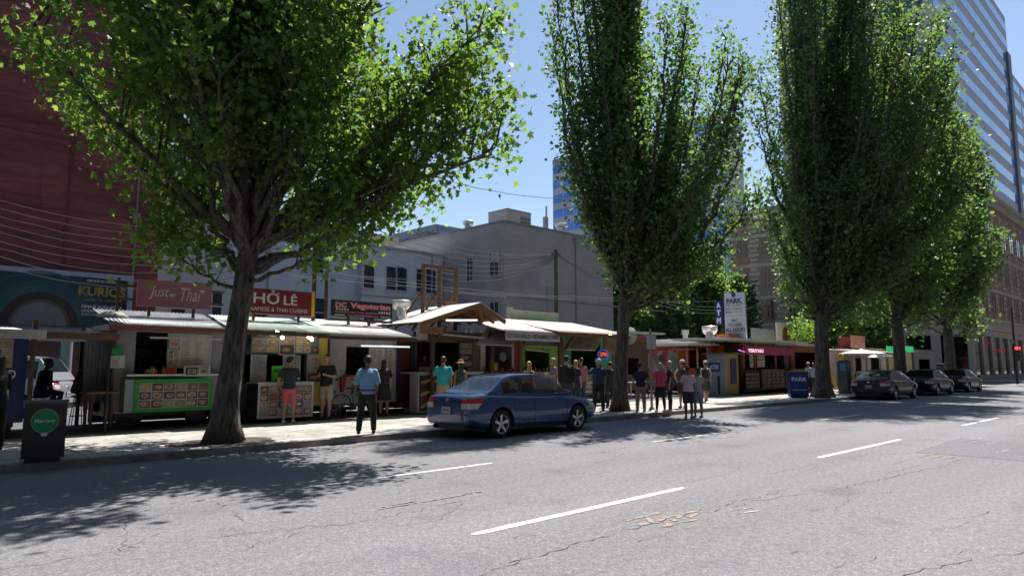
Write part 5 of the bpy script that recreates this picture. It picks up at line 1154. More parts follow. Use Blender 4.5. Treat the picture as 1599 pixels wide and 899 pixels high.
k = MB(); N = 24; k.v += [(x+.36*math.cos(2*math.pi*i/N), 17.03, z+.2*math.sin(2*math.pi*i/N)) for i in range(N)]+[(x+.36*math.cos(2*math.pi*i/N), 17.05, z+.2*math.sin(2*math.pi*i/N)) for i in range(N)]
k.face(tuple(range(N))); k.face(tuple(range(N, 2*N))[::-1]); k.build('backing', m_blk, t2)
mb = MB(); mb.tube([(x, 17.04, z+.19), (x, 17.04, rz-.1)], .008, 4); mb.build('hanger', m_blk, t2)
x, z = P_(953, 522, 17.0); mb = MB(); mb.lathe((x, 17.0, z), [(.01, -.07), (.05, -.05), (.065, 0), (.05, .05), (.02, .08)], 12); one(mb, 'light_bulb', EM((1, .7, .25), 4), 'warm glowing bulb above the tilted menu board', 'bulb', (x, 17, z), smooth=True)
# -- small dark cart behind the kerb tree
Yd = 20.5; x0 = PY(957, 540, Yd)[0]; x1 = PY(1012, 540, Yd)[0]; zt_ = PY(990, 520, Yd)[1]
t = thing('food_cart', 'small cart with a flag-patterned board behind the kerbside tree trunk', 'food cart', ((x0+x1)/2, Yd, SW), 'food carts facing the street')
shell(t, x0, x1, .4, zt_-.1, M((.16, .10, .08), .6, var=.3), x0+.3, x1-.8, 1.2, 2.0, Y=Yd)
MB().box(x0-.4, x1+.25, Yd-.9, Yd+2.4, zt_-.06, zt_+.02).build('roof', m_roofw, t)
MB().box(PY(985, 540, Yd)[0], PY(1010, 540, Yd)[0], Yd-.05, Yd-.003, PY(990, 533, Yd)[1], zt_-.12).build('flag_board', M((.25, .08, .12), .5, var=.6, scale=4), t)
MB().lathe((PY(983, 520, Yd-.3)[0], Yd-.3, PY(983, 524, Yd-.3)[1]), [(.05, -.02), (.42, -.01), (.42, .01), (.05, .02)], 20, 'x').build('round_sign', M((.5, .5, .5), .5), t)
# -- orange cart, its long side facing along the street towards the viewer (built along x, then turned)
XO = 33.3; YS = PX(985, 575, XO)[0]
uo = lambda p, z=575, X=XO: YS-PX(p, z, X)[0]
zo_ = lambda z, p=1050, X=XO: PX(p, z, X)[1]
t = thing('food_cart', 'long bright orange food cart with a white roof and a colourful mural', 'food cart', (0, 0, 0), 'food carts facing the street')
x0, x1 = uo(990), uo(1112)
shell(t, x0, x1, .5, 2.75, M((.62, .10, .012), .5, var=.12), uo(1076), uo(1104), zo_(574), zo_(543), Y=0, D=1.4)
mb = MB(); mb.box(uo(975), x1+.6, -1.1, -.2, 2.68, 2.76); mb.box(x0-.3, x1+.5, -.19, 1.6, 2.98, 3.1); mb.box(x0-.2, x1+.2, -.12, 0, 2.78, 2.979); mb.build('roof', m_roofw, t)
m_mural = ramp_mat('voronoi', 3.2, [(0, (.5, .5, .48)), (.22, (.05, .35, .25)), (.4, (.45, .45, .05)), (.55, (.5, .5, .5)), (.7, (.3, .1, .4)), (.85, (.55, .1, .08)), (1, (.08, .08, .1))], .5)
MB().box(uo(1018), uo(1060), -.02, -.003, zo_(583), zo_(547)).build('mural', m_mural, t)
mb = MB()
for a in (1074, 1090, 1106): mb.box(uo(a)-.05, uo(a)+.05, -.04, -.003, zo_(574), zo_(543))
mb.build('window_frame', m_white, t)
MB().box(uo(1058), uo(1092), -.8, -.02, 2.5, 2.53).build('window_flap', m_cream, t)
MB().box(x0+.02, x1-.02, -.02, -.003, .5, .9).build('lower_skirt', M((.12, .12, .12), .6), t)
paper('notice_sheet', x0+.5, x0+1.1, 1.5, 2.3, -.004, t, m_white, 8, 91)
t.location = (XO, YS, 0); t.rotation_euler = (0, 0, R(-90))
def PXh(px, py, X): y, z = PX(px, py, X); return y, z
def hoodx(px, py, X, r, h, label):
    y, z = PX(px, py, X); t = thing('exhaust_hood', label, 'exhaust hood', (X, y, z-h))
    MB().lathe((X, y, z-h), [(r*.55, 0), (r*.55, h*.42), (r*.78, h*.5), (r, h*.72), (r*1.0, h*.97), (r*.92, h), (r*.9, h*.9), (.05, h*.85)], 24).build('funnel', M((.6, .6, .6), .35, .7, var=.15, scale=3), t, smooth=True)
    MB().box(X-r*.75, X+r*.75, y-r*.7, y+r*.7, 3.101, z-h+.01).build('base', m_alu, t)
hoodx(1108, 509, XO+.8, .42, .8, 'large steel exhaust hood on the orange cart roof')
y, z = PX(1070, 515, XO+1); mb = MB(); mb.lathe((XO+1, y, 3.1), [(.14, 0), (.14, z-3.35), (.2, z-3.34), (.2, z-3.1)], 12); one(mb, 'flue', m_alu, 'short steel flue pipe on the orange cart roof', 'flue', (XO+1, y, 3.1), smooth=True)
y, z = PX(1081, 529, XO+.5); mb = MB(); mb.box(XO+.3, XO+.8, y-.3, y+.3, 3.101, z+.05); one(mb, 'roof_vent', m_white, 'small white box vent on the orange cart roof', 'vent', (XO+.5, y, 3.1))
# folding tables and white chairs behind the people
for i, p in enumerate((985, 1012)):
    x = PY(p, 600, 19.0)[0]; t = thing('cafe_table', ['pale table seen left of the man in khaki trousers', 'dark table between the man in khaki trousers and the sign post'][i], 'table', (x, 19, SW))
    MB().box(x-.4, x+.4, 18.7, 19.3, .85, .89).build('table_top', m_white if i == 0 else m_dark, t)
    for dx in (-.35, .35):
        for dy in (-.25, .25): MB().box(x+dx-.02, x+dx+.02, 19+dy-.02, 19+dy+.02, SW, .849).build('leg', m_white if i == 0 else m_dark, t)
# -- dark cart with food boards (pink banner)
x0 = P_(1157, 570)[0]; x1 = P_(1232, 570)[0]
q = lambda p, z=560, Y=YF: PY(p, z, Y)[0]; qz = lambda z, p=1190, Y=YF: PY(p, z, Y)[1]
t = thing('food_cart', 'dark food cart with a long pink banner and two walls of glowing dish photos', 'food cart', ((x0+x1)/2, YF, SW), 'food carts facing the street')
shell(t, x0, x1, .35, 2.9, M((.10, .045, .03), .6, var=.4), x0+.4, x1-.6, qz(576), 2.45, D=1.6)
mb = MB(); mb.box(q(1135, 540, 16.8), q(1262, 540, 16.8), 16.8, YF+1.7, 2.90, 3.0); mb.build('roof', m_roofw, t)
x_, x2_ = q(1163, 548, 16.8), q(1237, 548, 16.8); z1_ = qz(542, 1190, 16.8)+.02; z2_ = z1_-.42
o = MB().box(x_, x2_, 16.76, 16.795, z2_, z1_).build('banner', M((.35, .04, .10), .5, var=.1), t)
mb = MB(); text(mb, 'TERIYAKI', x_+.25, x_+1.9, z2_+.12, z1_-.12, 16.755, .04); mb.build('lettering', EM((.9, .55, .7), .7), o)
foodboard('dish_wall', q(1154), q(1176), .38, qz(580), YF-.3, t, 5, 4, m_blk, m_blk, 60, .03, 'dog', .1)
foodboard('dish_wall', q(1180), q(1215), .38, qz(577), YF-.3, t, 5, 5, M((.15, .15, .15), .5), m_blk, 61, .05, 'dog', .1)
MB().box(q(1217), q(1224), YF-.3, YF-.003, .3, qz(575)).build('dark_pillar', m_blk, t)
for a in (1160, 1178, 1210): MB().box(q(a)-.08, q(a)+.08, YF-.06, YF-.003, qz(575), 2.85).build('window_post', M((.3, .06, .03), .5), t)
for a, b_ in ((1180, 1184), (1186, 1190), (1168, 1172)): foodboard('photo_strip', q(a), q(b_)+.1, qz(573), qz(550), YF-.08, t, 1, 5, m_white, m_white, a, .01, 'plate')
mb = MB(); mb.tube([(q(1153, 546, 17), 17, qz(546, 1150, 17)), (q(1163, 549, 17), 17, qz(549, 1160, 17))], .03, 6); mb.build('neon_tube', EM((.6, .1, .6), .8), t)
mb = MB(); mb.box(q(1172, 545, 17.3), q(1200, 545, 17.3), 17.25, 17.32, qz(552, 1190, 17.3), qz(550, 1190, 17.3)); mb.box(q(1202, 545, 17.3), q(1222, 545, 17.3), 17.25, 17.32, qz(552, 1190, 17.3), qz(549, 1190, 17.3)); mb.build('strip_lamp', EM((.6, .8, .5), .5), t)
# things on its roof: plain grey board, round logo board, planter
x_, z1_ = q(1175, 512, 19), qz(513, 1190, 19); mb = MB(); mb.box(x_, q(1209, 512, 19), 19, 19.12, 3.002, z1_); one(mb, 'roof_board', M((.16, .18, .17), .6), 'plain grey board on the roof above the pink banner', 'board', (x_, 19, 3))
x_, x2_ = q(1213, 505, 18.6), q(1239, 505, 18.6); z1_ = qz(504, 1226, 18.6)
t = thing('roof_sign', 'pale square roof sign with a maroon circle', 'sign', ((x_+x2_)/2, 18.6, 3))
MB().box(x_, x2_, 18.6, 18.7, 3.002, z1_).build('panel', M((.5, .42, .36), .6), t)
mb = MB(); mb.lathe(((x_+x2_)/2, 18.59, z1_-.75), [(.01, -.005), (.48, -.004), (.48, .004), (.01, .005)], 24, 'y'); mb.build('emblem', M((.2, .02, .04), .5), t)
mb = MB(); mb.box(q(1135, 535, 18), q(1163, 535, 18), 17.9, 18.6, 3.002, 3.25); one(mb, 'kayak_board', M((.6, .12, .02), .5), 'orange board lying on the roof under the tall parking sign', 'board', (q(1149, 535, 18), 18, 3), smooth=False)
# -- brown cart with plants
x0 = P_(1236, 570)[0]; x1 = P_(1292, 570)[0]
t = thing('food_cart', 'rust brown cart with leafy plants growing on its roof', 'food cart', ((x0+x1)/2, YF, SW), 'food carts facing the street')
shell(t, x0, x1, .4, 2.8, M((.28, .07, .025), .6, var=.25), x0+.5, x1-1.6, qz(577), 2.45)
MB().box(q(1245, 550, 17), q(1292, 550, 17), 17, YF+2.4, 2.82, 2.9).build('roof', m_roofw, t)
foodboard('photo_wall', q(1225), q(1243), .45, qz(583), YF-.3, t, 4, 4, M((.4, .42, .35), .5), M((.4, .42, .35), .5), 71, .05, 'plate', .15)
MB().box(q(1224), q(1262), YF-.5, YF-.31, qz(582), qz(576)).build('counter', m_woodor, t)
rsn = np.random.RandomState(5)
t = thing('roof_planter', 'leafy green plants in a planter on the brown cart roof', 'plant', (q(1258, 530, 18), 18, 2.9))
MB().box(q(1243, 530, 18), q(1280, 530, 18), 17.8, 18.2, 2.901, 3.15).build('planter_box', m_wooddk, t)
PP = np.column_stack([rsn.uniform(q(1240, 530, 18), q(1285, 530, 18), 900), rsn.normal(18, .25, 900), 3.1+np.abs(rsn.normal(0, .6, 900))])
PP[:, 2] -= .0; leaves_mesh('foliage', PP, rsn.normal(size=(900, 3)), .2, DIAM, LEAF_A, t, rsn, ORG)
# -- cream containers and far carts
def simplecart(px0, px1, Y, zt, wall, roofm, label, over=.9, roofz=None, extra=None):
    x0, x1 = PY(px0, 570, Y)[0], PY(px1, 570, Y)[0]
    t = thing('food_cart', label, 'food cart', ((x0+x1)/2, Y, SW), 'food carts facing the street')
    w_ = x1-x0; shell(t, x0, x1, .35, zt, wall, x0+w_*.2, x0+w_*.7, 1.25, 2.2, Y=Y)
    MB().quad((x0-.2, Y-over, zt-.12), (x1+.2, Y-over, zt-.12), (x1+.2, Y+2.4, zt+.16), (x0-.2, Y+2.4, zt+.16)).quad((x0-.2, Y-over, zt-.16), (x0-.2, Y+2.4, zt+.12), (x1+.2, Y+2.4, zt+.12), (x1+.2, Y-over, zt-.16)).build('roof', roofm, t)
    MB().box(x0+w_*.15, x1-w_*.25, Y-.35, Y-.003, 1.2, 1.24).build('counter', m_alu, t)
    foodboard('photo_board', x0+w_*.1, x0+w_*.6, .45, 1.1, Y-.02, t, 4, 2, m_blk, M((.2, .15, .1), .5), int(px0), .04, 'plate'); return t, x0, x1
simplecart(1305, 1330, YF+.6, 2.75, m_cream, m_roofw, 'cream metal cart left of the white tent roofs')
simplecart(1332, 1352, YF, 2.7, M((.5, .48, .42), .5), m_roofw, 'pale cart under a low white roof behind the nearest parked car')
t, a_, b_ = simplecart(1354, 1384, YF, 2.75, M((.45, .40, .42), .5), m_roofw, 'whitish cart with dark red figures painted on its side')
t, a_, b_ = simplecart(1388, 1424, YF, 2.9, M((.4, .33, .18), .5), m_woodor, 'tan cart with a bright green lit sign')
for p0, p1 in ((1386, 1399), (1412, 1426)):
    x_, z1_ = PY(p0, 540, YF-1); x2_ = PY(p1, 540, YF-1)[0]; z2_ = PY(p0, 549, YF-1)[1]; o = MB().box(x_, x2_, YF-1, YF-.9, z2_, z1_).build('green_sign', EM((.02, .4, .14), .45), t)
simplecart(1428, 1462, YF, 3.0, M((.12, .12, .13), .5), m_roofw, 'dark cart with a bright white awning near the corner', 1.4)
x_, z1_ = PY(1330, 523, YF); x2_ = PY(1350, 523, YF)[0]; mb = MB(); mb.box(x_, x2_, YF, YF+.1, 2.9, z1_); o_ = one(mb, 'roof_sign', M((.5, .2, .12), .5, var=.5, scale=3), 'square orange and white sign on a far cart roof', 'sign', (x_, YF, 2.8))
x_, z1_ = PY(1312, 525, YF+3); x2_ = PY(1332, 525, YF+3)[0]; mb = MB(); mb.box(x_, x2_, YF+3, YF+3.2, 0.2, z1_); one(mb, 'red_shed', M((.25, .03, .03), .6), 'dark red shed behind the cream cart', 'shed', (x_, YF+3, .13))
# patio umbrella, white
for i, (p, zz, r) in enumerate(((1345, 546, 1.5), (1372, 552, 1.3))):
    x, z = PY(p, zz, 16.9); t = thing('patio_umbrella', ['large flat white patio umbrella behind the green bin', 'smaller white patio umbrella behind the nearest dark car'][i], 'umbrella', (x, 16.9, SW))
    MB().lathe((x, 16.9, z-.25), [(r, 0), (r*.6, .14), (.1, .28), (.02, .33), (.1, .24), (r*.6, .1), (r-.02, -.04)], 8).build('canopy', m_roofw, t); MB().tube([(x, 16.9, SW), (x, 16.9, z)], .025, 8).build('pole', m_alu, t)
# wooden utility poles and wires
def upole(px, py, Y, label, r=.09, zb=SW):
    x, z = PY(px, py, Y); t = thing('utility_pole', label, 'utility pole', (x, Y, zb)); MB().tube([(x, Y, zb), (x, Y, z)], [r, r*.75], 12).build('pole', m_wooddk, t, smooth=True)
    mb = MB(); mb.box(x-.25, x+.25, Y-.05, Y+.05, z-.25, z-.17)
    for k in range(5): mb.lathe((x-.2+.1*k, Y-.06, z-.2), [(.02, 0), (.03, .03), (.02, .07)], 6)
    mb.build('crossarm', M((.1, .1, .1), .5), t); return x, z
ax, az = upole(868, 390, 21, 'dark wooden utility pole carrying a bundle of wires beside the grey building', .11)
bx2, bz2 = upole(514, 318, 20, 'tall dark pole between the maroon sign and the black sign', .07)
mb = MB(); rnd = random.Random(3); m_wire = M((.02, .02, .022), .8)
def wire(p0, p1, sag, r=.011, n=22):
    p0 = Vector(p0); p1 = Vector(p1); mb.tube([p0.lerp(p1, i/n)-Vector((0, 0, 4*sag*(i/n)*(1-i/n)+rnd.gauss(0, .012))) for i in range(n+1)], r, 4, False)
for k in range(7): wire((ax, 21, az-.2-.03*k), (bx2, 20, bz2-.1-.12*k), .55+.14*k, .010)
one(mb, 'overhead_wires', m_wire, 'sagging bundle of wires from the wooden pole towards the left pole', 'wires', (ax, 21, az)); mb = MB()
lx = PY(-260, 300, 20)[0]
for k in range(9): wire((bx2, 20, bz2-.3-.1*k), (lx, 20.3, 6.3-.12*k), 1.1+.1*k, .008)
one(mb, 'overhead_wires', m_wire, 'sagging bundle of wires crossing in front of the red brick wall', 'wires', (bx2, 20, bz2)); mb = MB()
for k in range(3): wire((ax, 21, az-.15-.05*k), (46+k, 24, 6.0), 1.0+.2*k, .013)
one(mb, 'overhead_wires', m_wire, 'wires running right from the wooden pole into the trees', 'wires', (ax, 21, az)); mb = MB()
for k, (a, b_, sg) in enumerate([((455, 430), (1130, 470), .3), ((520, 425), (960, 465), .2), ((490, 418), (900, 462), .35)]):
    x_, z_ = PY(*a, 19.5); x2_, z2_ = PY(*b_, 19.5); wire((x_, 19.5, z_), (x2_, 19.5, z2_), sg, .0045)
one(mb, 'service_wires', M((.12, .12, .13), .7), 'thin pale service wires in front of the pale building', 'wires', (12, 19.5, 4)); mb = MB()
wire((PY(690, 280, 30)[0], 30, PY(690, 280, 30)[1]), (PY(1000, 300, 30)[0], 30, PY(1000, 300, 30)[1]), .8, .02)
one(mb, 'high_wire', m_wire, 'single high wire crossing the open sky between the trees', 'wires', (30, 30, 14))
# small clutter: gas bottles, crates, water jug, sandwich board, hanging plants
def gas(x, y, label):
    mb = MB(); mb.lathe((x, y, SW), [(.10, 0), (.15, .02), (.155, .1), (.155, .36), (.11, .44), (.05, .46), (.05, .52), (.07, .53), (.06, .55)], 16); one(mb, 'gas_bottle', M((.5, .5, .48), .4, var=.2), label, 'gas bottle', (x, y, SW), 'gas bottles under the food carts', True)
for i, (px_, yy) in enumerate(((352, 18.6), (512, 18.7), (636, 18.4), (884, 18.5))): gas(PY(px_, 600, yy)[0], yy, 'white gas bottle beside the ' + ['thick tree trunk near the pink-sign cart', 'maroon-sign cart', 'dark red closed cart', 'teal green cart'][i])
def crate(x, y, z, col, label, a=0):
    mb = MB(); c_, s_ = math.cos(a), math.sin(a)
    for z_ in (0, .09, .18): 
        for (u0, u1, v0, v1) in ((-.2, .2, -.15, -.135), (-.2, .2, .135, .15), (-.2, -.185, -.134, .134), (.185, .2, -.134, .134)): mb.box(x+u0, x+u1, y+v0, y+v1, z+z_, z+z_+.06)
    for u in (-.2, .18):
        for v in (-.15, .13): mb.box(x+u, x+u+.02, y+v, y+v+.02, z, z+.25)
    mb.box(x-.184, x+.184, y-.134, y+.134, z+.005, z+.02); one(mb, 'crate', M(col, .6), label, 'crate', (x, y, z))
crate(PY(509, 640, 18.0)[0]+.1, 18.05, SW, (.05, .08, .2), 'blue plastic crate by the pole between the maroon-sign and black-sign carts')
crate(PY(190, 640, 18.4)[0], 18.45, SW, (.02, .02, .02), 'black plastic crate beside the pink-sign cart')
def aboard(x, y, label, col):
    t = thing('sandwich_board', label, 'sandwich board', (x, y, SW)); 
    for s_ in (-1, 1):
        mb = MB(); v = [(x-.28, y+s_*.22, SW), (x+.28, y+s_*.22, SW), (x+.28, y+s_*.02, SW+.9), (x-.28, y+s_*.02, SW+.9)]; k = len(mb.v); mb.v += v+[(a, b_+s_*.02, c_) for a, b_, c_ in v]
        for f in ((0, 1, 2, 3), (7, 6, 5, 4), (0, 4, 5, 1), (1, 5, 6, 2), (2, 6, 7, 3), (3, 7, 4, 0)): mb.face(f)
        mb.build('board', M(col, .6), t)
aboard(PY(1300, 600, 17.4)[0], 17.4, 'sandwich board with golden patches beside the tall tree trunk', (.35, .22, .05))
mb = MB(); xx, zz = P_(1313, 560, 17.6); mb.lathe((xx, 17.6, zz-.9), [(.16, 0), (.2, .3), (.16, .6), (.2, .9), (.14, 1.2), (.02, 1.3)], 12); one(mb, 'feather_banner', M((.65, .48, .05), .6, var=.2), 'tall yellow rolled banner left of the cream metal cart', 'banner', (xx, 17.6, zz-.9), smooth=True)
# hanging flower basket and bulbs under the lime cart
rsn2 = np.random.RandomState(9); xb_, zb2 = P_(893, 536, 17.2)

# ------------------------------------------------------------------ street furniture
x0, y0 = GND(43, 726, SW); 
def newsbox(cx, cy, w_, d, h, mat, label, wr, panelmat=None, logo=None, rz=0.0):
    t = thing('newspaper_box', label, 'newspaper box', (0, 0, 0), 'newspaper boxes along the kerb')
    mb = MB(); mb.box(-w_/2, w_/2, -d/2, d/2, .06, h).box(-w_/2+.05, w_/2-.05, -d/2+.05, d/2-.05, 0, .059); mb.build('box', mat, t)
    MB().box(-w_/2-.02, w_/2+.02, -d/2-.02, d/2+.02, h, h+.035).build('lid', M((.10, .10, .105), .4), t)
    mb = MB(); mb.box(-w_/2+.05, w_/2-.05, -d/2-.012, -d/2-.001, .3, h-.06) if panelmat else mb.box(-.04, .04, -d/2-.02, -d/2-.001, h-.5, h-.42); mb.build('door', panelmat or m_alu, t)
    if logo == 'disc':
        mb = MB(); mb.lathe((0, -d/2-.02, h-.27), [(.01, -.003), (.175, -.003), (.175, .003), (.01, .003)], 30, 'y'); o = mb.build('green_disc', M((.01, .30, .10), .5, var=.05), t)
        mb = MB(); mb.lathe((0, -d/2-.018, h-.27), [(.01, -.003), (.185, -.003), (.185, .003), (.01, .003)], 30, 'y'); mb.build('disc_rim', M((.3, .45, .35), .5), o)
        mb = MB(); text(mb, wr, -.135, .135, h-.305, h-.24, -d/2-.026, .03, italic=.1); mb.build('lettering', M((.65, .72, .68), .5), o)
    else:
        mb = MB(); text(mb, wr, -w_/2+.07, w_/2-.08, h-.42, h-.24, -d/2-.016, .03); mb.box(-w_/2+.1, w_/2-.08, -d/2-.016, -d/2-.0125, .36, .385); mb.build('lettering', M((.65, .68, .75), .5), t)
    t.location = (cx, cy, SW); t.rotation_euler = (0, 0, rz); return t
cx, cy = GND(72, 722, SW); newsbox(cx, cy+.3, .56, .45, .90, M((.012, .013, .015), .35, bump=.05), 'black street box with a round green logo near the left edge', 'Mercury', None, 'disc', R(-10))
cx, cy = GND(1257, 621, SW); newsbox(cx, cy+.3, .82, .5, 1.2, M((.01, .02, .10), .4), 'dark blue street box reading PARK beside the tall tree trunk', 'PARK', M((.015, .03, .2), .4), None, R(-52))
cx, cy = GND(1320, 614, SW); t = thing('recycling_bin', 'dark green upright street bin with a small blue label left of the parked dark car', 'bin', (cx, cy, SW))
mb = MB(); mb.box(cx-.28, cx+.28, cy-.25, cy+.25, SW, 1.85); mb.build('body', M((.012, .045, .04), .4), t); MB().lathe((cx, cy, 1.851), [(.3, 0), (.28, .05), (.1, .1)], 4).build('cap', M((.02, .05, .045), .4), t)
MB().box(cx-.22, cx+.05, cy-.262, cy-.251, 1.35, 1.75).build('blue_label', M((.05, .18, .4), .4), t)
mb = MB(); mb.box(cx-.292, cx-.281, cy-.2, cy+.1, 1.35, 1.75); mb.build('blue_label', M((.05, .18, .4), .4), t)
# small bins / planters beside
x, y = GND(1003, 640, SW)
t = thing('parking_sign', 'thin steel post with two small metal street signs seen from behind', 'sign', (19.45, 13.45, SW))
mb = MB(); mb.box(19.42, 19.48, 13.42, 13.48, SW, 2.85); mb.lathe((19.45, 13.45, SW), [(.16, 0), (.12, .02), (.05, .14), (.04, .15)], 10); mb.build('post', M((.25, .26, .26), .45, .6), t)
for dx, zz in ((-.105, 2.42), (.085, 2.42)):
    mb = MB(); c = Vector((19.45, 13.40, zz)); u = E1*.075; v_ = Vector((0, 0, .25)); n_ = E2*.004
    c = c+E1*(dx)*.9; pts = [c-u-v_, c+u-v_, c+u+v_, c-u+v_]; k = 0
    mb.v = [tuple(p-n_) for p in pts]+[tuple(p+n_) for p in pts]
    for f in ((0, 1, 2, 3), (7, 6, 5, 4), (0, 4, 5, 1), (1, 5, 6, 2), (2, 6, 7, 3), (3, 7, 4, 0)): mb.face(f)
    mb.build('sign_plate', M((.42, .44, .45), .4, .5), t)
# ATM kiosk: corrugated long side faces the viewer along the street, narrow side faces the road
xk, yk = GND(1135, 617, SW)
qy = lambda p, z=580, X=xk: PX(p, z, X)[0]; qzx = lambda z, p=1120, X=xk: PX(p, z, X)[1]
y1k = qy(1106); zt_ = qzx(553); xk2 = PY(1153, 580, yk)[0]
t = thing('atm_kiosk', 'small corrugated metal ATM kiosk with a yellow wood side', 'kiosk', (xk, yk, SW))
mb = MB(); k = len(mb.v); pts_ = []
n = 60
for i in range(n+1): pts_.append((xk-.025*(1 if (i//2) % 2 else 0), y1k+(yk-y1k)*i/n))
mb.v += [(x, y, SW) for x, y in pts_]+[(x, y, zt_) for x, y in pts_]
for i in range(n): mb.face((k+i, k+i+1, k+n+2+i, k+n+1+i))
mb.build('corrugated_front', M((.36, .43, .47), .45, .3), t)
MB().box(xk+.01, xk2, yk, y1k, SW, zt_).build('body', M((.40, .28, .10), .6, var=.15), t)
MB().box(xk-.3, xk2+.3, yk-.5, y1k+.15, zt_+.002, zt_+.07).build('roof', M((.14, .13, .12), .6), t)
def xsign(mb, specs, X, ya, yb, z0, z1):
    """lettering on a plane facing -x; ya is the left edge as seen (larger y)"""
    for s_, u0, u1, w0, w1, bo in specs:
        k = len(mb.v); text(mb, s_, u0, u1, w0, w1, 0, bo); mb.v[k:] = [(X, ya+(yb-ya)*p[0], z0+(z1-z0)*p[2]) for p in mb.v[k:]]
ya, yb, z0_, z1_ = qy(1107.5), qy(1124.5), qzx(579.5), qzx(566)
o = MB().box(xk-.06, xk-.03, yb, ya, z0_, z1_).build('atm_sign', M((.012, .03, .22), .5), t)
mb = MB(); xsign(mb, [('ATM', .1, .9, .22, .78, .05)], xk-.065, ya, yb, z0_, z1_); mb.build('lettering', M((.65, .67, .72), .5), o)
MB().box(xk+.35*(xk2-xk), xk+.8*(xk2-xk), yk-.05, yk-.002, .7, zt_-.25).build('machine', M((.03, .06, .14), .3), t)
MB().box(xk-.05, xk-.03, qy(1124), qy(1121), .2, 1.1).build('dark_slot', m_blk, t)
# tall parking sign and vertical ATM sign on a pole above the carts
Xs = 34.0; q = lambda p, z=500, X=Xs: PX(p, z, X)[0]; qz = lambda z, p=1147, X=Xs: PX(p, z, X)[1]
t = thing('parking_sign', 'tall white parking price sign reading PARK on a dark pole above the carts', 'sign', (Xs, q(1131), SW))
MB().box(Xs, Xs+.12, q(1132.2), q(1129.3), SW, qz(455)).build('pole', m_blk, t)
sya, syb, sz0, sz1 = q(1132.5), q(1165), qz(529), qz(457)
MB().box(Xs-.08, Xs+.06, syb, sya-.02, sz0, sz1).build('panel', M((.50, .52, .56), .5, var=.05), t)
mb = MB(); navy = M((.02, .03, .16), .5)
sp = [('PARK', .12, .88, .77, .88, .05), ('PAY', .36, .66, .36, .43, .03), ('TO PARK', .16, .86, .265, .34, .03), ('ALL HOURS', .05, .97, .16, .24, .03), ('UP TO', .06, .28, .705, .75, .03), ('1/2 HOUR', .40, .84, .705, .74, .02),
      ('UP TO', .06, .28, .63, .675, .03), ('2 HOURS MAX', .34, .88, .635, .665, .02), ('SPECIAL', .06, .40, .555, .60, .03), ('DAILY RATE', .5, .9, .57, .60, .0)]
xsign(mb, sp, Xs-.085, sya, syb, sz0, sz1); W_ = syb-sya; H_ = sz1-sz0
def strip(a, b, c, d): mb.box(Xs-.085, Xs-.081, min(sya+W_*a, sya+W_*b), max(sya+W_*a, sya+W_*b), sz0+H_*c, sz0+H_*d)
strip(.06, .94, .765, .77); strip(.06, .94, .50, .505)
for i in range(5): strip(.1, .9-.1*(i % 3), .02+.022*i, .03+.022*i)
mb.lathe((Xs-.085, sya+W_*.48, sz0+H_*.95), [(.01, -.002), (.13, -.002), (.13, .002), (.01, .002)], 16, 'x')
mb.build('lettering', navy, t)
t = thing('atm_sign', 'narrow vertical navy sign reading ATM left of the tall parking sign', 'sign', (Xs, q(1123), 3)); aya, ayb, az0, az1 = q(1118), q(1128.8), qz(506), qz(468)
MB().box(Xs-.05, Xs+.03, ayb, aya, az0, az1).build('panel', M((.012, .02, .17), .5), t); mb = MB()
xsign(mb, [('A', .2, .8, .70, .94, .05), ('T', .2, .8, .385, .62, .05), ('M', .2, .8, .06, .30, .05)], Xs-.055, aya, ayb, az0, az1)
mb.build('lettering', M((.66, .68, .72), .5), t); MB().box(Xs-.02, Xs+.01, q(1130), ayb-.002, az0+.2, az0+.26).build('bracket', m_blk, t)
# traffic light and green street sign at the corner
xq, zq = PY(1589, 545, 12.0)
t = thing('traffic_light', 'traffic light showing red beside a small green street sign at the right edge', 'traffic light', (xq+.6, 12.3, SW))
MB().tube([(xq+.6, 12.3, SW), (xq+.6, 12.3, zq+3.5)], [.1, .07], 10).build('pole', m_blk, t)
mb = MB(); mb.box(xq-.2, xq+.2, 11.85, 12.2, zq-.95, zq+.3); mb.box(xq+.2, xq+.6, 12.1, 12.2, zq-.3, zq-.2); mb.build('signal_housing', m_blk, t)
for i, (c_, e) in enumerate((((.95, .03, .03), 3), ((.05, .04, .01), 0), ((.01, .05, .02), 0))):
    mb = MB(); mb.lathe((xq, 11.84, zq+.08-.38*i), [(.02, -.03), (.12, -.01), (.13, .005), (.02, .005)], 14, 'y'); mb.build('lens', EM(c_, e) if e else M(c_, .3), t, smooth=True)
    mb = MB(); mb.lathe((xq-.21, 12.02, zq+.08-.38*i), [(.02, -.03), (.12, -.01), (.13, .005), (.02, .005)], 14, 'x'); mb.build('lens', EM(c_, e) if e else M(c_, .3), t, smooth=True)
mb = MB(); mb.box(xq-.6, xq+.5, 12.26, 12.29, zq+.45, zq+.75); mb.build('street_sign', M((.01, .16, .09), .5), t)

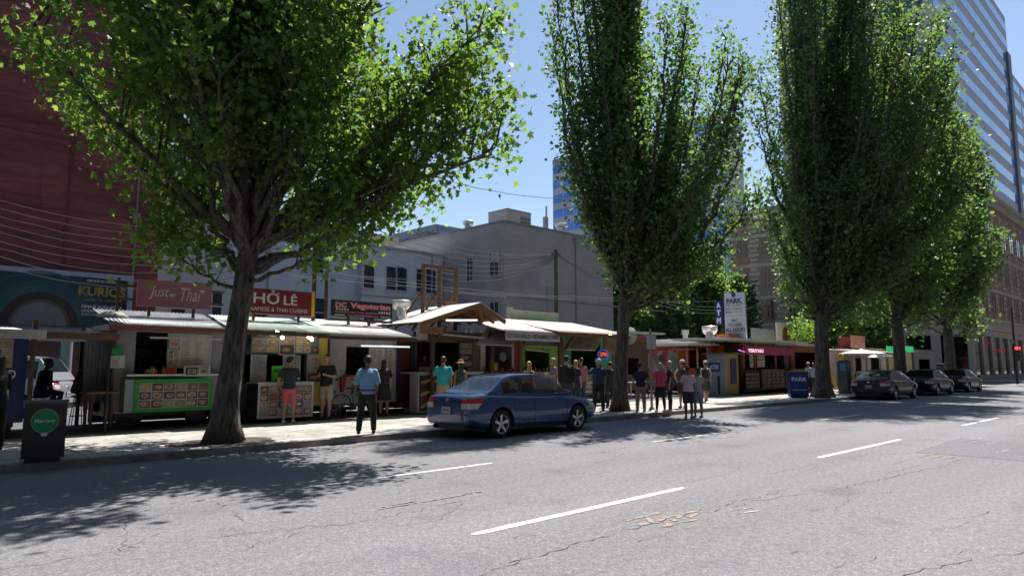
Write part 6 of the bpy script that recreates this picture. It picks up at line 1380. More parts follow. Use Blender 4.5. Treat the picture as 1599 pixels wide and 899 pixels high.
# ------------------------------------------------------------------ cars
def smoothstep(a, b, x): t = max(0, min(1, (x-a)/(b-a))); return t*t*(3-2*t)
def interp(tab, x):
    xs = [q[0] for q in tab]; return float(np.interp(x, xs, [q[1] for q in tab]))
def car(label, paint, L=4.45, W=1.74, H=1.44, kind='sedan', wb=2.6, tr=.318, rim_col=(.6, .6, .6), plate=True, glass=None, group='cars parked along the kerb', detail=True, spoke=5):
    """local: +x forward, z up, centred; near side = -y"""
    t = thing('parked_car', label, 'car', (0, 0, 0), group)
    hl = L/2; xr, xf = -wb/2-.02, wb/2+.0; w2 = W/2
    suv = kind in ('suv', 'van'); zb = .20 if not suv else .26
    # longitudinal profiles
    if not suv:
        deck = [(-hl, .80), (-hl+.05, .93), (-hl+.25, .985), (-hl+.75, 1.0), (-hl+1.0, .98), (0, .93), (hl-1.55, .93), (hl-1.1, .90), (hl-.6, .83), (hl-.2, .74), (hl-.05, .66), (hl, .58)]
        roof = [(-hl+.55, 1.0), (-hl+.85, 1.16), (-hl+1.18, H-.07), (-hl+1.5, H-.012), (-.15, H), (.2, H-.03), (.55, H-.12), (hl-1.12, .93)]
        gh = (-hl+.55, hl-1.10)
    else:
        deck = [(-hl, .75), (-hl+.06, 1.0), (-hl+.3, 1.05), (0, 1.03), (hl-1.5, 1.02), (hl-1.0, 1.0), (hl-.45, .93), (hl-.1, .8), (hl, .65)]
        roof = [(-hl+.12, 1.05), (-hl+.30, 1.35), (-hl+.55, H-.06), (-hl+.9, H), (-.1, H), (.4, H-.04), (.75, H-.14), (hl-1.28, 1.02)]
        gh = (-hl+.12, hl-1.25)
    belt = lambda x: interp(deck, x)-.075
    plan = [(-hl, .84), (-hl+.04, .91), (-hl+.2, .965), (-hl+.7, 1.0), (hl-1.0, 1.0), (hl-.5, .965), (hl-.2, .89), (hl-.05, .78), (hl, .66)]
    mb = MB(); stations = [-hl, -hl+.03, -hl+.09, -hl+.2, -hl+.4, -hl+.7, -hl+1.0]+[(-hl+1.3)+(2*hl-2.6)*i/12 for i in range(13)]+[hl-1.0, hl-.75, hl-.5, hl-.32, hl-.18, hl-.08, hl-.02, hl]
    rings = []
    for x in stations:
        pw = interp(plan, x)*w2; zd = interp(deck, x); zl = zb+.10*smoothstep(hl-.5, hl, abs(x)); bz = zd-.075
        fend = 0.02*(math.exp(-((x-xr)/.45)**2)+math.exp(-((x-xf)/.45)**2))
        half = [(0.0, zl), (pw*.55, zl), (pw*.93, zl+.015), (pw*.985, zl+.10), (pw*1.0+fend*.6, .50), (pw*.985+fend, .68), (pw*.955+fend*.5, bz), (pw*.90, bz+.045), (pw*.80, zd-.005), (pw*.45, zd+.012), (0, zd+.018)]
        ring = [(x, -y, z) for y, z in half]+[(x, y, z) for y, z in half[-2:0:-1]]
        rings.append(ring)
    mb.loft(rings)
    body = mb.build('body', paint, t, smooth=True)
    # wheel arches
    cut = MB()
    for x in (xr, xf):
        for s in (-1, 1):
            ry = tr+.055; rings = [[(x+ry*math.cos(a), yy, tr+.01+ry*math.sin(a)) for a in [2*math.pi*j/32 for j in range(32)]] for yy in ((s*(w2+.1), s*(w2-.34)) if s < 0 else (w2-.34, w2+.1))]
            cut.loft(rings)
    cutter = cut.build('cutter', M((.008, .008, .009), .8), t)
    cb = bmesh.new(); cb.from_mesh(cutter.data); bmesh.ops.recalc_face_normals(cb, faces=cb.faces); cb.to_mesh(cutter.data); cb.free()
    cb = bmesh.new(); cb.from_mesh(body.data); bmesh.ops.recalc_face_normals(cb, faces=cb.faces); cb.to_mesh(body.data); cb.free()
    def sub(o): m_ = o.modifiers.new('s', 'SUBSURF'); m_.levels = 2; m_.render_levels = 2
    modmesh(body, sub)
    bm = bmesh.new(); bm.from_mesh(body.data); bvh = BVHTree.FromBMesh(bm); bm.free()
    body.data.materials.append(M((.008, .008, .009), .8))
    def boo(o): m_ = o.modifiers.new('b', 'BOOLEAN'); m_.operation = 'DIFFERENCE'; m_.solver = 'EXACT'; m_.object = cutter; m_.material_mode = 'TRANSFER'
    modmesh(body, boo); bpy.data.objects.remove(cutter)
    body.data.polygons.foreach_set('use_smooth', [True]*len(body.data.polygons)); body.data.set_sharp_from_angle(angle=R(38))
    # greenhouse
    xs_ = [gh[0]+(gh[1]-gh[0])*i/24 for i in range(25)]
    def sect(x, f):   # f 0 base .. 1 roof edge
        pw = interp(plan, x)*w2; b0 = interp(deck, x)-.045; zr_ = max(b0+.005, interp(roof, x)); k = (zr_-b0)/(H-.95)
        yb = pw*.90; yt = pw*(.90-.225*min(1, k)); 
        return yb+(yt-yb)*f**1.25, b0+(zr_-.035*min(1, k)-b0)*f
    gm = MB(); rings = []
    for x in xs_:
        half = []
        for f in (0, .15, .4, .65, .88, 1.0): half.append(sect(x, f))
        y1, z1 = half[-1]; zr_ = interp(roof, x); b0 = interp(deck, x)-.045; zr_ = max(zr_, b0+.006)
        half += [(y1*.9, z1+(zr_-z1)*.6), (y1*.5, z1+(zr_-z1)*.92), (0, zr_)]
        rings.append([(x, -y, z) for y, z in half]+[(x, y, z) for y, z in half[-2::-1]])
    # which faces are glass
    nr = len(rings[0]); top_i = list(range(5, nr-6))
    gm.smooth = True
    n0 = len(gm.v)
    for r in rings: gm.v += r
    xA, xP, xC = .0, 0, 0
    door1 = -.12 if not suv else .2
    gx0, gx1 = gh
    ws0 = None
    for i in range(24):
        xm = (xs_[i]+xs_[i+1])/2; rz_ = interp(roof, xm)
        for j in range(nr-1):
            side = j < 5 or j > nr-7
            jj = j if j < 5 else nr-2-j
            rear_w = (not side) and xm < gx0+(.82 if not suv else .4); front_w = (not side) and xm > gx1-.74
            isg = False
            if rear_w and (xs_[i] > gx0+.02): isg = 'r'
            if front_w and (xs_[i+1] < gx1-.02): isg = 'f'
            if isg and (j in (5, nr-7)): isg = False
            if isg: continue
            if side and 1 <= jj <= 3:
                lo = gx0+(.46 if not suv else .45); hi = gx1-.25
                if lo < xm < hi and abs(xm-door1+.15) > .05: continue
            gm.face((n0+i*nr+j, n0+i*nr+j+1, n0+(i+1)*nr+j+1, n0+(i+1)*nr+j))
    cab = gm.build('roof', paint, t, smooth=True)
    G = glass or glass_mat((.55, .62, .6), .62)
    def pane(name, sel):
        pm = MB(); pm.smooth = True; pm.v = [p for r in rings for p in r]; used = []
        for i in range(24):
            for j in range(nr-1):
                if sel(i, j): pm.face((i*nr+j, (i)*nr+j+1, (i+1)*nr+j+1, (i+1)*nr+j))
        if not pm.f: return None
        idx = sorted({a for f in pm.f for a in f}); mp = {a: k for k, a in enumerate(idx)}; cen = Vector((0, 0, .6))
        pm.v = [tuple(Vector(pm.v[a])*.997+Vector((0, 0, .002))) for a in idx]; pm.f = [tuple(mp[a] for a in f) for f in pm.f]
        return pm.build(name, G, t, smooth=True)
    xmid = lambda i: (xs_[i]+xs_[i+1])/2
    isside = lambda j: j < 5 or j > nr-7
    jjf = lambda j: j if j < 5 else nr-2-j
    pane('rear_window', lambda i, j: not isside(j) and xmid(i) < gx0+(.82 if not suv else .4) and xs_[i] > gx0+.02 and j not in (5, nr-7))
    pane('windscreen', lambda i, j: not isside(j) and xmid(i) > gx1-.74 and xs_[i+1] < gx1-.02 and j not in (5, nr-7))
    lo = gx0+(.46 if not suv else .45); hi = gx1-.25
    for s in (0, 1):
        ss = (lambda j: j < 5) if s == 0 else (lambda j: j > nr-7)
        pane('side_window', lambda i, j: ss(j) and isside(j) and 1 <= jjf(j) <= 3 and lo < xmid(i) < door1-.2)
        pane('side_window', lambda i, j: ss(j) and isside(j) and 1 <= jjf(j) <= 3 and door1-.1 < xmid(i) < hi)
    # interior
    mb = MB(); mi = M((.03, .032, .035), .8); zt0 = interp(deck, 0)+.021
    mb.box(gx0+.35, gx1-.35, -w2*.72, w2*.72, zt0, zt0+.012)
    for x in (-.85, .02):
        for y in (-.38, .38):
            mb.loft([[(x+a, y+b, z) for a, b in ((-.07, -.2), (.05, -.2), (.05, .2), (-.07, .2))] for z in (zt0+.013, zt0+.10)]); mb.box(x-.09, x-.02, y-.12, y+.12, zt0+.11, zt0+.25)
            mb.box(x-.05, x-.04, y-.03, y+.03, zt0+.09, zt0+.12)
    mb.box(gx1-.62, gx1-.45, -.6, .6, zt0-.03, zt0+.03)
    mb.build('seats', mi, t)
    if detail:
        def seam(pts, wd=.008, side=-1, name='seam'):
            pass
        mb = MB()
        def hit(x, z, s=-1, off=.003):
            h = bvh.ray_cast(Vector((x, s*3, z)), Vector((0, -s, 0)))
            return (h[0]+Vector((0, s*off, 0))) if h[0] else None
        for s in (-1, 1):
            lines = [[(door1-.14, z) for z in np.linspace(.30, belt(0)+.03, 12)], [(-.93+.10*smoothstep(.5, .9, 1.15-z), z) for z in np.linspace(.62, belt(-.9)+.03, 8)],
                     [(xf-.42-.0*z, z) for z in np.linspace(.32, belt(.8)+.03, 12)], [(x, .285) for x in np.linspace(-.85, xf-.42, 16)], [(-.93+.35*smoothstep(.62, .3, z), z) for z in np.linspace(.285, .62, 8)]]
            for ln in lines:
                pp = [hit(x, z, s) for x, z in ln]; pp = [p for p in pp if p]
                if len(pp) > 1: mb.tube(pp, .0045, 4, False)
        mb.build('door_gap', M((.006, .006, .01), .6), t)
        for s in (-1, 1):
            for x in (-.72, .2):
                p = hit(x, belt(x)-.06, s, .02)
                if p: m2 = MB(); m2.tube([p+Vector((-.09, -s*.018, 0)), p+Vector((-.06, 0, 0)), p+Vector((.06, 0, 0)), p+Vector((.09, -s*.018, 0))], [.008, .013, .013, .008], 6); m2.build('door_handle', paint, t, smooth=True)
            p = hit(xf-.52, belt(.7)+.02, s, .0)
            if p:
                c = p+Vector((.02, s*.13, .10)); m2 = MB(); m2.tube([c+Vector((-.06, -s*.02, 0)), c+Vector((-.05, 0, 0)), c+Vector((.03, 0, 0)), c+Vector((.07, -s*.02, 0))], [(.06, .05), (.09, .07), (.08, .06), (.03, .02)], 10)
                m2.tube([p+Vector((0, 0, .02)), c+Vector((0, -s*.05, 0))], .02, 6); m2.build('wing_mirror', paint, t, smooth=True)
    def patch(name, mat, d, corners, off=.004, nu=10, nv=8, mb=None):
        """project a four-cornered outline onto the body along direction d"""
        d = Vector(d).normalized(); c = [Vector(q) for q in corners]; m2 = mb or MB(); k = len(m2.v); m2.smooth = True
        for i in range(nu+1):
            for j in range(nv+1):
                u, v = i/nu, j/nv; p = (c[0]*(1-u)+c[1]*u)*(1-v)+(c[3]*(1-u)+c[2]*u)*v
                h = bvh.ray_cast(p-d*3, d); m2.v.append(tuple((h[0] if h[0] else p)-d*off))
        for i in range(nu):
            for j in range(nv): a = k+i*(nv+1)+j; m2.face((a, a+nv+1, a+nv+2, a+1))
        return None if mb is not None else m2.build(name, mat, t, smooth=True)
    tl_r = M((.42, .012, .015), .12, var=.05, coat=1); tl_w = M((.55, .5, .5), .15, var=.1, coat=1)
    for s in (-1, 1):
        rc, rn = (-hl+.02, s*w2*.93), (-hl, s*w2*.52)
        A = lambda f, z: (-hl+.30*max(0, (f-.55))/.45*1.0-.0, s*w2*(.56+.40*min(1, f/.62)), z)
        d = Vector((1, -s*.75, 0))
        z0_, z1_ = (.67, .91) if not suv else (.8, 1.05)
        patch('tail_light', tl_r, d, [(-hl, s*w2*.56, (z0_+z1_)/2), (-hl+.30, s*w2*1.0, (z0_+z1_)/2), (-hl+.30, s*w2*1.0, z1_), (-hl, s*w2*.56, z1_-.02)])
        patch('tail_light_lens', tl_w, d, [(-hl, s*w2*.56, z0_), (-hl+.16, s*w2*.98, z0_), (-hl+.26, s*w2*1.0, (z0_+z1_)/2), (-hl, s*w2*.56, (z0_+z1_)/2)], off=.005)
        patch('headlight', M((.55, .57, .6), .1, coat=1), Vector((-1, -s*.6, 0)), [(hl, s*w2*.5, .58), (hl-.35, s*w2, .62), (hl-.45, s*w2, .74), (hl, s*w2*.5, .68)])
    if plate:
        mb = MB(); mb.box(-hl-.025, -hl-.004, -.155, .155, .56, .70); pl = mb.build('licence_plate', M((.40, .42, .46), .4, var=.3, scale=14), t)
        mb = MB(); rnd = random.Random(4)
        for i in range(6): mb.box(-hl-.028, -hl-.0255, -.12+.041*i, -.092+.041*i, .605, .655)
        mb.build('plate_marks', M((.08, .1, .2), .5), pl)
    mb = MB(); mb.box(-hl+.05, -hl+.25, -w2*.6, w2*.6, .20, .33); mb.tube([(-hl-.02, .45, .26), (-hl+.2, .45, .26)], .035, 8); mb.build('rear_valance', m_blk, t)
    # rear lid gap and badge ridge
    mb = MB()
    for s in (-1, 1):
        pp = []
        for z in np.linspace(.55, .93, 8):
            h = bvh.ray_cast(Vector((-hl-2, s*w2*.56, z)), Vector((1, 0, 0)))
            if h[0]: pp.append(h[0]+Vector((-.003, 0, 0)))
        if len(pp) > 1: mb.tube(pp, .005, 4, False)
    pp = []
    for y in np.linspace(-w2*.9, w2*.9, 16):
        h = bvh.ray_cast(Vector((-hl-2, y, .545)), Vector((1, 0, 0)))
        if h[0]: pp.append(h[0]+Vector((-.003, 0, 0)))
    if len(pp) > 1: mb.tube(pp, .005, 4, False)
    mb.build('boot_gap', M((.006, .006, .01), .6), t)
    mb = MB(); mb.lathe((-hl-.01+.03, 0, .84), [(.01, -.02), (.045, -.02), (.045, .0), (.01, .0)], 14, 'x'); mb.build('badge', M((.5, .5, .5), .2, .9), t, smooth=True)
    # wheels
    rimm = M(rim_col, .3, .7, var=.08)
    for x in (xr, xf):
        for s in (-1, 1):
            yo = s*(w2-.02); c = (x, yo-s*.10, tr)
            mb = MB(); prof = [(tr*.66, -.10), (tr*.9, -.105), (tr*.985, -.08), (tr, -.03), (tr, .03), (tr*.985, .08), (tr*.9, .105), (tr*.66, .10)]
            mb.lathe(c, prof, 36, 'y', caps=False); wh = mb.build('wheel', M((.015, .015, .016), .75), t, smooth=True)
            mb = MB(); rr_ = tr*.67; f = c[1]+s*.085
            mb.lathe((c[0], c[1], c[2]), [(rr_*.98, -s*.06), (rr_*1.0, s*.098), (rr_*.93, s*.09), (rr_*.90, s*.02), (rr_*.9, -s*.06)], 36, 'y', caps=False)
            for k in range(spoke):
                a = math.pi/2+2*math.pi*k/spoke; ca, sa = math.cos(a), math.sin(a)
                for w0, w1, r0, r1 in ((.045, .065, .1, rr_*.95),):
                    pts = [(r0, -w0), (r1, -w1*.8), (r1, w1*.8), (r0, w0)]
                    outer = [(x+u*ca-v_*sa, f-s*(0.0 if u > .15 else .012), tr+u*sa+v_*ca) for u, v_ in [(p[0]*(1 if abs(p[0]-r0) > 1e-6 else .3), p[1]*.62) for p in pts]]
                    inner = [(p[0], p[1]-s*.03, p[2]) for p in outer]; k2 = len(mb.v); mb.v += outer+inner
                    for ff in ((0, 1, 2, 3), (7, 6, 5, 4), (0, 4, 5, 1), (1, 5, 6, 2), (2, 6, 7, 3), (3, 7, 4, 0)): mb.face(tuple(k2+i for i in ff))
            mb.lathe((c[0], c[1], c[2]), [(.01, s*.03), (.065, s*.04), (.06, s*.075), (.01, s*.085)], 12, 'y')
            mb.build('rim', rimm, wh)
            mb = MB(); mb.lathe((c[0], c[1], c[2]), [(.02, -s*.0), (rr_*.9, -s*.0), (rr_*.9, s*.02), (.02, s*.02)], 24, 'y'); mb.build('brake_disc', M((.03, .03, .03), .6), wh)
    mb = MB(); mb.box(-hl+.45, hl-.4, -w2*.8, w2*.8, .16, .26); mb.build('underbody', m_blk, t)
    return t, bvh
def place(t, x, y, rz=0, z=0): t.location = (x, y, z); t.rotation_euler = (0, 0, rz)
m_blue = M((.012, .055, .165), .3, .3, var=.04, coat=1)
c1, _ = car('mid-blue four-door sedan parked at the kerb with silver five-spoke wheels', m_blue, glass=glass_mat((.75, .8, .78), .8))
xb_ = 11.98; place(c1, xb_+.05, 12.27, R(.3))
dk = lambda c: M(tuple(q*.6 for q in c), .3, .0, var=.04, coat=.25, spec=.4)
c2, _ = car('dark navy sedan, nearest of the parked cars at the right', dk((.006, .009, .022)), L=4.8, W=1.82, H=1.42, wb=2.8, glass=glass_mat((.3, .35, .4), .35)); place(c2, 37.7, 12.05)
c3, _ = car('black sedan parked second in the right-hand row, between two dark cars', dk((.006, .006, .009)), L=4.7, W=1.8, H=1.44, wb=2.75, glass=glass_mat((.3, .35, .4), .35)); place(c3, 44.6, 12.05)
c4, _ = car('dark blue sedan parked last in the row, closest to the corner', dk((.008, .014, .04)), L=4.6, W=1.8, H=1.43, wb=2.7, glass=glass_mat((.3, .35, .4), .35)); place(c4, 51.4, 12.1)
c5, _ = car('black sport utility vehicle with a curved roof behind the parked sedans', dk((.005, .005, .006)), L=4.8, W=1.9, H=1.85, kind='suv', wb=2.8, tr=.36, group='cars in the car park', detail=False, glass=glass_mat((.3, .35, .4), .3)); place(c5, 72.5, 19.8, R(90), 0)
xv, _ = PY(96, 590, 24.6)
c6, _ = car('silver minivan parked behind the seated man in the shelter', M((.42, .44, .46), .3, .5, var=.05, coat=1), L=4.9, W=1.95, H=1.78, kind='suv', wb=2.9, tr=.34, group='cars in the car park', detail=True); place(c6, 2.9, 25.8, R(148), SW)
# ------------------------------------------------------------------ people
SK = {'light': (.48, .27, .19), 'tan': (.34, .18, .11), 'brown': (.18, .09, .055), 'dark': (.07, .04, .028)}
HAIR = {'black': (.012, .010, .009), 'brown': (.05, .028, .015), 'blond': (.42, .27, .10), 'grey': (.30, .29, .28), 'red': (.16, .06, .02)}
def ringe(c, rx, ry, rot=0, n=14, tilt=None):
    return [Vector((c[0]+rx*math.cos(a)*math.cos(rot)-ry*math.sin(a)*math.sin(rot), c[1]+rx*math.cos(a)*math.sin(rot)+ry*math.sin(a)*math.cos(rot), c[2])) for a in [2*math.pi*j/n for j in range(n)]]
def remesh(ob, vox, smooth_it=0):
    def s(o):
        m_ = o.modifiers.new('r', 'REMESH'); m_.mode = 'VOXEL'; m_.voxel_size = vox; m_.adaptivity = 0
        if smooth_it: q = o.modifiers.new('s', 'SMOOTH'); q.iterations = smooth_it; q.factor = .5
    modmesh(ob, s); ob.data.polygons.foreach_set('use_smooth', [True]*len(ob.data.polygons))
def person(label, x, y, face=90, h=1.75, sex='m', skin='light', hair='brown', hairstyle='short', top=(.1, .1, .1), sleeve='short', bottom=(.05, .05, .06), legs='long',
           shoes=(.03, .03, .03), pose='stand', build=1.0, hat=None, arms=('down', 'down'), stance=(.10, .0), head_yaw=0, z=SW, extra=None, lean=0, group=None, tee_top=None, patt=None):
    """face = heading in degrees the person looks towards; local +y is forward"""
    t = thing('person', label, 'person', (0, 0, 0), group)
    s = h/1.75; f = sex == 'f'; sw = (.185 if not f else .158)*build**.5; hw = (.150 if not f else .160)*build**.6; bw = build
    sit = pose == 'sit'; pz = .93 if not sit else .93
    hipz = .92; kz = .50; az = .085
    # joints
    st, fb = stance
    hipL, hipR = Vector((-.088, 0, hipz)), Vector((.088, 0, hipz))
    if pose == 'walk':
        ank = [Vector((-.10, .30, az)), Vector((.08, -.34, az+.08))]; knee = [Vector((-.10, .22, .50)), Vector((.09, -.04, .48))]
    elif pose == 'stride':
        ank = [Vector((-.17, -.20, az+.02)), Vector((.16, .13, az))]; knee = [Vector((-.14, -.03, .49)), Vector((.14, .13, .50))]
    elif sit:
        hipz = .90; hipL.z = hipR.z = .84
        ank = [Vector((-.13, .42, .38)), Vector((.13, .36, .38))]; knee = [Vector((-.14, .46, .80)), Vector((.14, .44, .80))]
    else:
        ank = [Vector((-st, fb, az)), Vector((st, -fb, az))]; knee = [Vector((-(st*.5+.05), fb*.5+.015, kz)), Vector((st*.5+.05, -fb*.5+.015, kz))]
    ln = Vector((0, lean, 0)); zo = -.08 if sit else 0
    shz = 1.42+zo
    tor = [(.86+zo, hw*.92, .105*bw), (.93+zo, hw*1.03, .118*bw), (1.0+zo, hw*.97, .112*bw), (1.08+zo, (.125 if f else .142)*bw, .095*bw), (1.17+zo, (.128 if f else .152)*bw, .10*bw), (1.27+zo, sw*.86, .112*(1 if not f else 1.06)), (1.36+zo, sw*.93, .10), (1.42+zo, sw*.80, .075), (1.455+zo, .085, .058), (1.49+zo, .056, .054), (1.56+zo, .052, .052)]
    def tc(zv): return Vector((0, lean*max(0, (zv-.9))/.55, 0))
    def torso(mb, k=1.0, z0=0, z1=9, add=0.0):
        rg = []
        for zz, rx, ry in tor:
            if z0 <= zz <= z1: c = tc(zz); rg.append(ringe((c.x, c.y, zz), rx*k+add, ry*k+add))
        mb.loft(rg)
    head_yaw = head_yaw or random.Random(int(x*977)).choice([-35, -22, 18, 30]); hy = math.radians(head_yaw); hc = tc(1.6)+Vector((0, .012, 1.635+zo))
    def headpt(p): return Vector((p[0]*math.cos(hy)-p[1]*math.sin(hy), p[0]*math.sin(hy)+p[1]*math.cos(hy), p[2]))+hc
    bm_ = MB(); torso(bm_)
    hr = [(-.118, .030, .036, .035), (-.100, .046, .058, .022), (-.07, .058, .078, .010), (-.03, .068, .092, .0), (.01, .074, .098, -.004), (.05, .074, .098, -.008), (.085, .064, .084, -.012), (.108, .040, .054, -.014), (.118, .012, .018, -.014)]
    bm_.loft([[headpt((rx*math.cos(a), ry*math.sin(a)+oy, zz)) for a in [2*math.pi*j/16 for j in range(16)]] for zz, rx, ry, oy in hr])
    bm_.tube([headpt((0, .088, .022)), headpt((0, .104, -.008)), headpt((0, .112, -.030)), headpt((0, .092, -.040))], [.009, .012, .016, .010], 6)
    for e in (-1, 1): bm_.tube([headpt((e*.070, -.012, .020)), headpt((e*.086, -.018, .0)), headpt((e*.076, -.008, -.028))], [.012, .016, .009], 6)
    bm_.tube([headpt((-.022, .088, -.066)), headpt((0, .097, -.064)), headpt((.022, .088, -.066))], [.006, .009, .006], 6)
    # legs
    for hj, kn, an in ((hipL, knee[0], ank[0]), (hipR, knee[1], ank[1])):
        m1 = hj.lerp(kn, .45); m2 = kn.lerp(an, .35)+Vector((0, -.018, 0))
        bm_.tube([hj+Vector((0, 0, .02)), m1, kn, m2, kn.lerp(an, .75), an], [.092*bw**.5, .078*bw**.5, .056, .057, .040, .036], 12)
        bm_.tube([an+Vector((0, -.03, -.03)), an+Vector((0, .06, -.05)), an+Vector((0, .15, -.065))], [.036, .036, .022], 8)
    # arms: each a preset of elbow and wrist offsets from the shoulder
    hands = []; armpts = []
    for side, mode in ((-1, arms[0]), (1, arms[1])):
        sh = Vector((side*sw*.88, 0, shz))+tc(shz)
        if mode == 'down': el = sh+Vector((side*.055, -.02, -.29)); wr = el+Vector((side*.01, .045, -.25)); dr = Vector((0, .05, -1))
        elif mode == 'front': el = sh+Vector((side*.07, .02, -.28)); wr = el+Vector((-side*.12, .21, .05)); dr = Vector((-side*.6, .8, .15))
        elif mode == 'cross': el = sh+Vector((side*.09, .05, -.27)); wr = el+Vector((-side*.22, .13, .05)); dr = Vector((-side*1, .15, .05))
        elif mode == 'hip': el = sh+Vector((side*.19, -.10, -.22)); wr = el+Vector((-side*.13, .10, -.19)); dr = Vector((-side*.6, .3, -.6))
        elif mode == 'pocket': el = sh+Vector((side*.12, -.06, -.27)); wr = el+Vector((-side*.05, .10, -.22)); dr = Vector((-side*.15, .25, -1))
        elif mode == 'phone': el = sh+Vector((side*.06, .04, -.28)); wr = el+Vector((-side*.08, .17, .15)); dr = Vector((-side*.3, .6, .6))
        elif mode == 'counter': el = sh+Vector((side*.08, .14, -.25)); wr = el+Vector((-side*.04, .24, .0)); dr = Vector((-side*.1, 1, -.1))
        elif mode == 'swingf': el = sh+Vector((side*.06, .08, -.28)); wr = el+Vector((0, .17, -.18)); dr = Vector((0, .6, -.8))
        elif mode == 'swingb': el = sh+Vector((side*.08, -.13, -.26)); wr = el+Vector((side*.01, -.03, -.25)); dr = Vector((0, .1, -1))
        dr.normalize(); bm_.tube([sh+Vector((-side*.03, 0, .0)), sh.lerp(el, .3), el, el.lerp(wr, .35), wr], [.052*bw**.4, .047*bw**.4, .038, .038, .026], 10)
        armpts.append((sh, el, wr)); 
        # hand: palm, four fingers, thumb
        sd = dr.cross(Vector((1, 0, 0)) if abs(dr.x) < .7 else Vector((0, 0, 1))).normalized(); nn = dr.cross(sd).normalized()
        bm_.tube([wr-dr*.01, wr+dr*.035, wr+dr*.085], [(.026, .020), (.040, .017), (.036, .014)], 10)
        ax_ = sd
        for k, (o_, l_) in enumerate(((-.030, .060), (-.010, .074), (.010, .070), (.028, .055))):
            b0 = wr+dr*.08+ax_*o_; c = nn*(.014 if mode in ('down', 'pocket', 'swingf', 'swingb') else .024)
            bm_.tube([b0, b0+dr*l_*.5+c*.4, b0+dr*l_*.85+c*1.3], [.0095, .009, .0075], 6)
        b0 = wr+dr*.025-ax_*.034; bm_.tube([b0, b0+dr*.03-ax_*.028, b0+dr*.06-ax_*.034+nn*.012], [.012, .0105, .009], 6)
    def fin(mb, name, mat, vox=None, par=None, sm=1):
        mb.v = [(a*s, b*s, c*s) for a, b, c in mb.v]
        o = mb.build(name, mat, par or t, smooth=True)
        if vox: remesh(o, vox, sm)
        return o
    body = fin(bm_, 'body', M(SK[skin], .5, var=.06, scale=12), .0115, None, 2)
    # clothes
    dress = legs == 'dress'
    topm = patt or M(top, .85, var=.12, scale=9, bump=.2, bscale=25)
    mb = MB(); z0 = .93 if not sit else .84
    pts = [q for q in tor if z0-.02 <= q[0] <= 1.47+zo]
    rg = []
    hem = .895+zo if not tee_top else tee_top+zo
    c = tc(hem); loose = .020 if not f else .014
    rg.append(ringe((c.x, c.y, hem), hw*1.03+loose+.006, .118*bw+loose+.006))
    for zz, rx, ry in tor:
        if hem+.02 < zz <= 1.462+zo:
            if sleeve == 'tank' and zz > 1.43+zo: continue
            c = tc(zz); k = max(0, min(1, (1.25-zz)/.35)); rxx = rx+(hw*.98-rx)*k*(.55 if not f else .25); rg.append(ringe((c.x, c.y, zz), max(rxx, rx)+loose*.8*(1 if zz < 1.4 else .4), ry+loose*.9*(1 if zz < 1.4 else .6)))
    mb.loft(rg)
    for (sh, el, wr), side in zip(armpts, (-1, 1)):
        if sleeve in ('short', 'polo'): mb.tube([sh+Vector((-side*.05, 0, .005)), sh+Vector((0, 0, -.02)), sh.lerp(el, .45), sh.lerp(el, .80)], [.055, .066*bw**.4, .066*bw**.4, .066*bw**.4], 12)
        elif sleeve == 'long': mb.tube([sh+Vector((-side*.05, 0, .005)), sh+Vector((0, 0, -.02)), sh.lerp(el, .5), el, el.lerp(wr, .5), el.lerp(wr, .93)], [.055, .066*bw**.4, .060, .054, .050, .042], 12)
        elif sleeve == 'rolled': mb.tube([sh+Vector((-side*.05, 0, .005)), sh+Vector((0, 0, -.02)), sh.lerp(el, .5), el, el.lerp(wr, .25)], [.055, .066*bw**.4, .064, .060, .055], 12)
    fin(mb, 'shirt', topm, .012, None, 3)
    botm = M(bottom, .85, var=.12, scale=9, bump=.2, bscale=25)
    mb = MB(); wz = .97+zo*.9
    wr_ = ringe((0, 0, wz), hw*1.0+.006, .112*bw+.008)
    if legs in ('skirt', 'dress', 'midi'):
        hz = {'skirt': .52, 'dress': .50, 'midi': .40}[legs]
        mb.loft([wr_, ringe((0, 0, .86), hw*1.10+.01, .128*bw+.01), ringe((0, 0, .72), hw*1.2+.01, .15*bw), ringe((0, 0, hz), hw*1.28+.02, .17*bw)])
    else:
        mb.loft([ringe((0, 0, .80 if not sit else .78), hw*.95, .115*bw), ringe((0, 0, .86+zo*.5), hw*1.04+.01, .125*bw+.008), wr_] if not sit else [ringe((0, 0, .76), hw*1.0, .13*bw), ringe((0, 0, .84), hw*1.04+.01, .135*bw), wr_])
        for hj, kn, an in ((hipL, knee[0], ank[0]), (hipR, knee[1], ank[1])):
            if legs == 'shorts': mb.tube([hj+Vector((0, 0, .0)), hj.lerp(kn, .5), hj.lerp(kn, .97)], [.105*bw**.5, .098*bw**.5, .094*bw**.4], 14)
            elif legs == 'long': mb.tube([hj, hj.lerp(kn, .5), kn, kn.lerp(an, .35)+Vector((0, -.018, 0)), kn.lerp(an, .7), an+Vector((0, 0, .0))], [.104*bw**.5, .094*bw**.5, .077, .074, .066, .062], 14)
            elif legs == 'slim': mb.tube([hj, hj.lerp(kn, .5), kn, kn.lerp(an, .35)+Vector((0, -.018, 0)), an+Vector((0, 0, .03))], [.100*bw**.5, .090*bw**.5, .070, .070, .050], 14)
    fin(mb, 'skirt' if legs in ('skirt', 'dress', 'midi') else ('shorts' if legs == 'shorts' else 'trousers'), botm, .012, None, 2)
    if legs in ('skirt',) and extra == 'leggings':
        mb = MB()
        for hj, kn, an in ((hipL, knee[0], ank[0]), (hipR, knee[1], ank[1])): mb.tube([hj.lerp(kn, .6), kn, kn.lerp(an, .35)+Vector((0, -.018, 0)), an+Vector((0, 0, .02))], [.075, .061, .062, .041], 12)
        fin(mb, 'leggings', M((.012, .012, .014), .8), None)
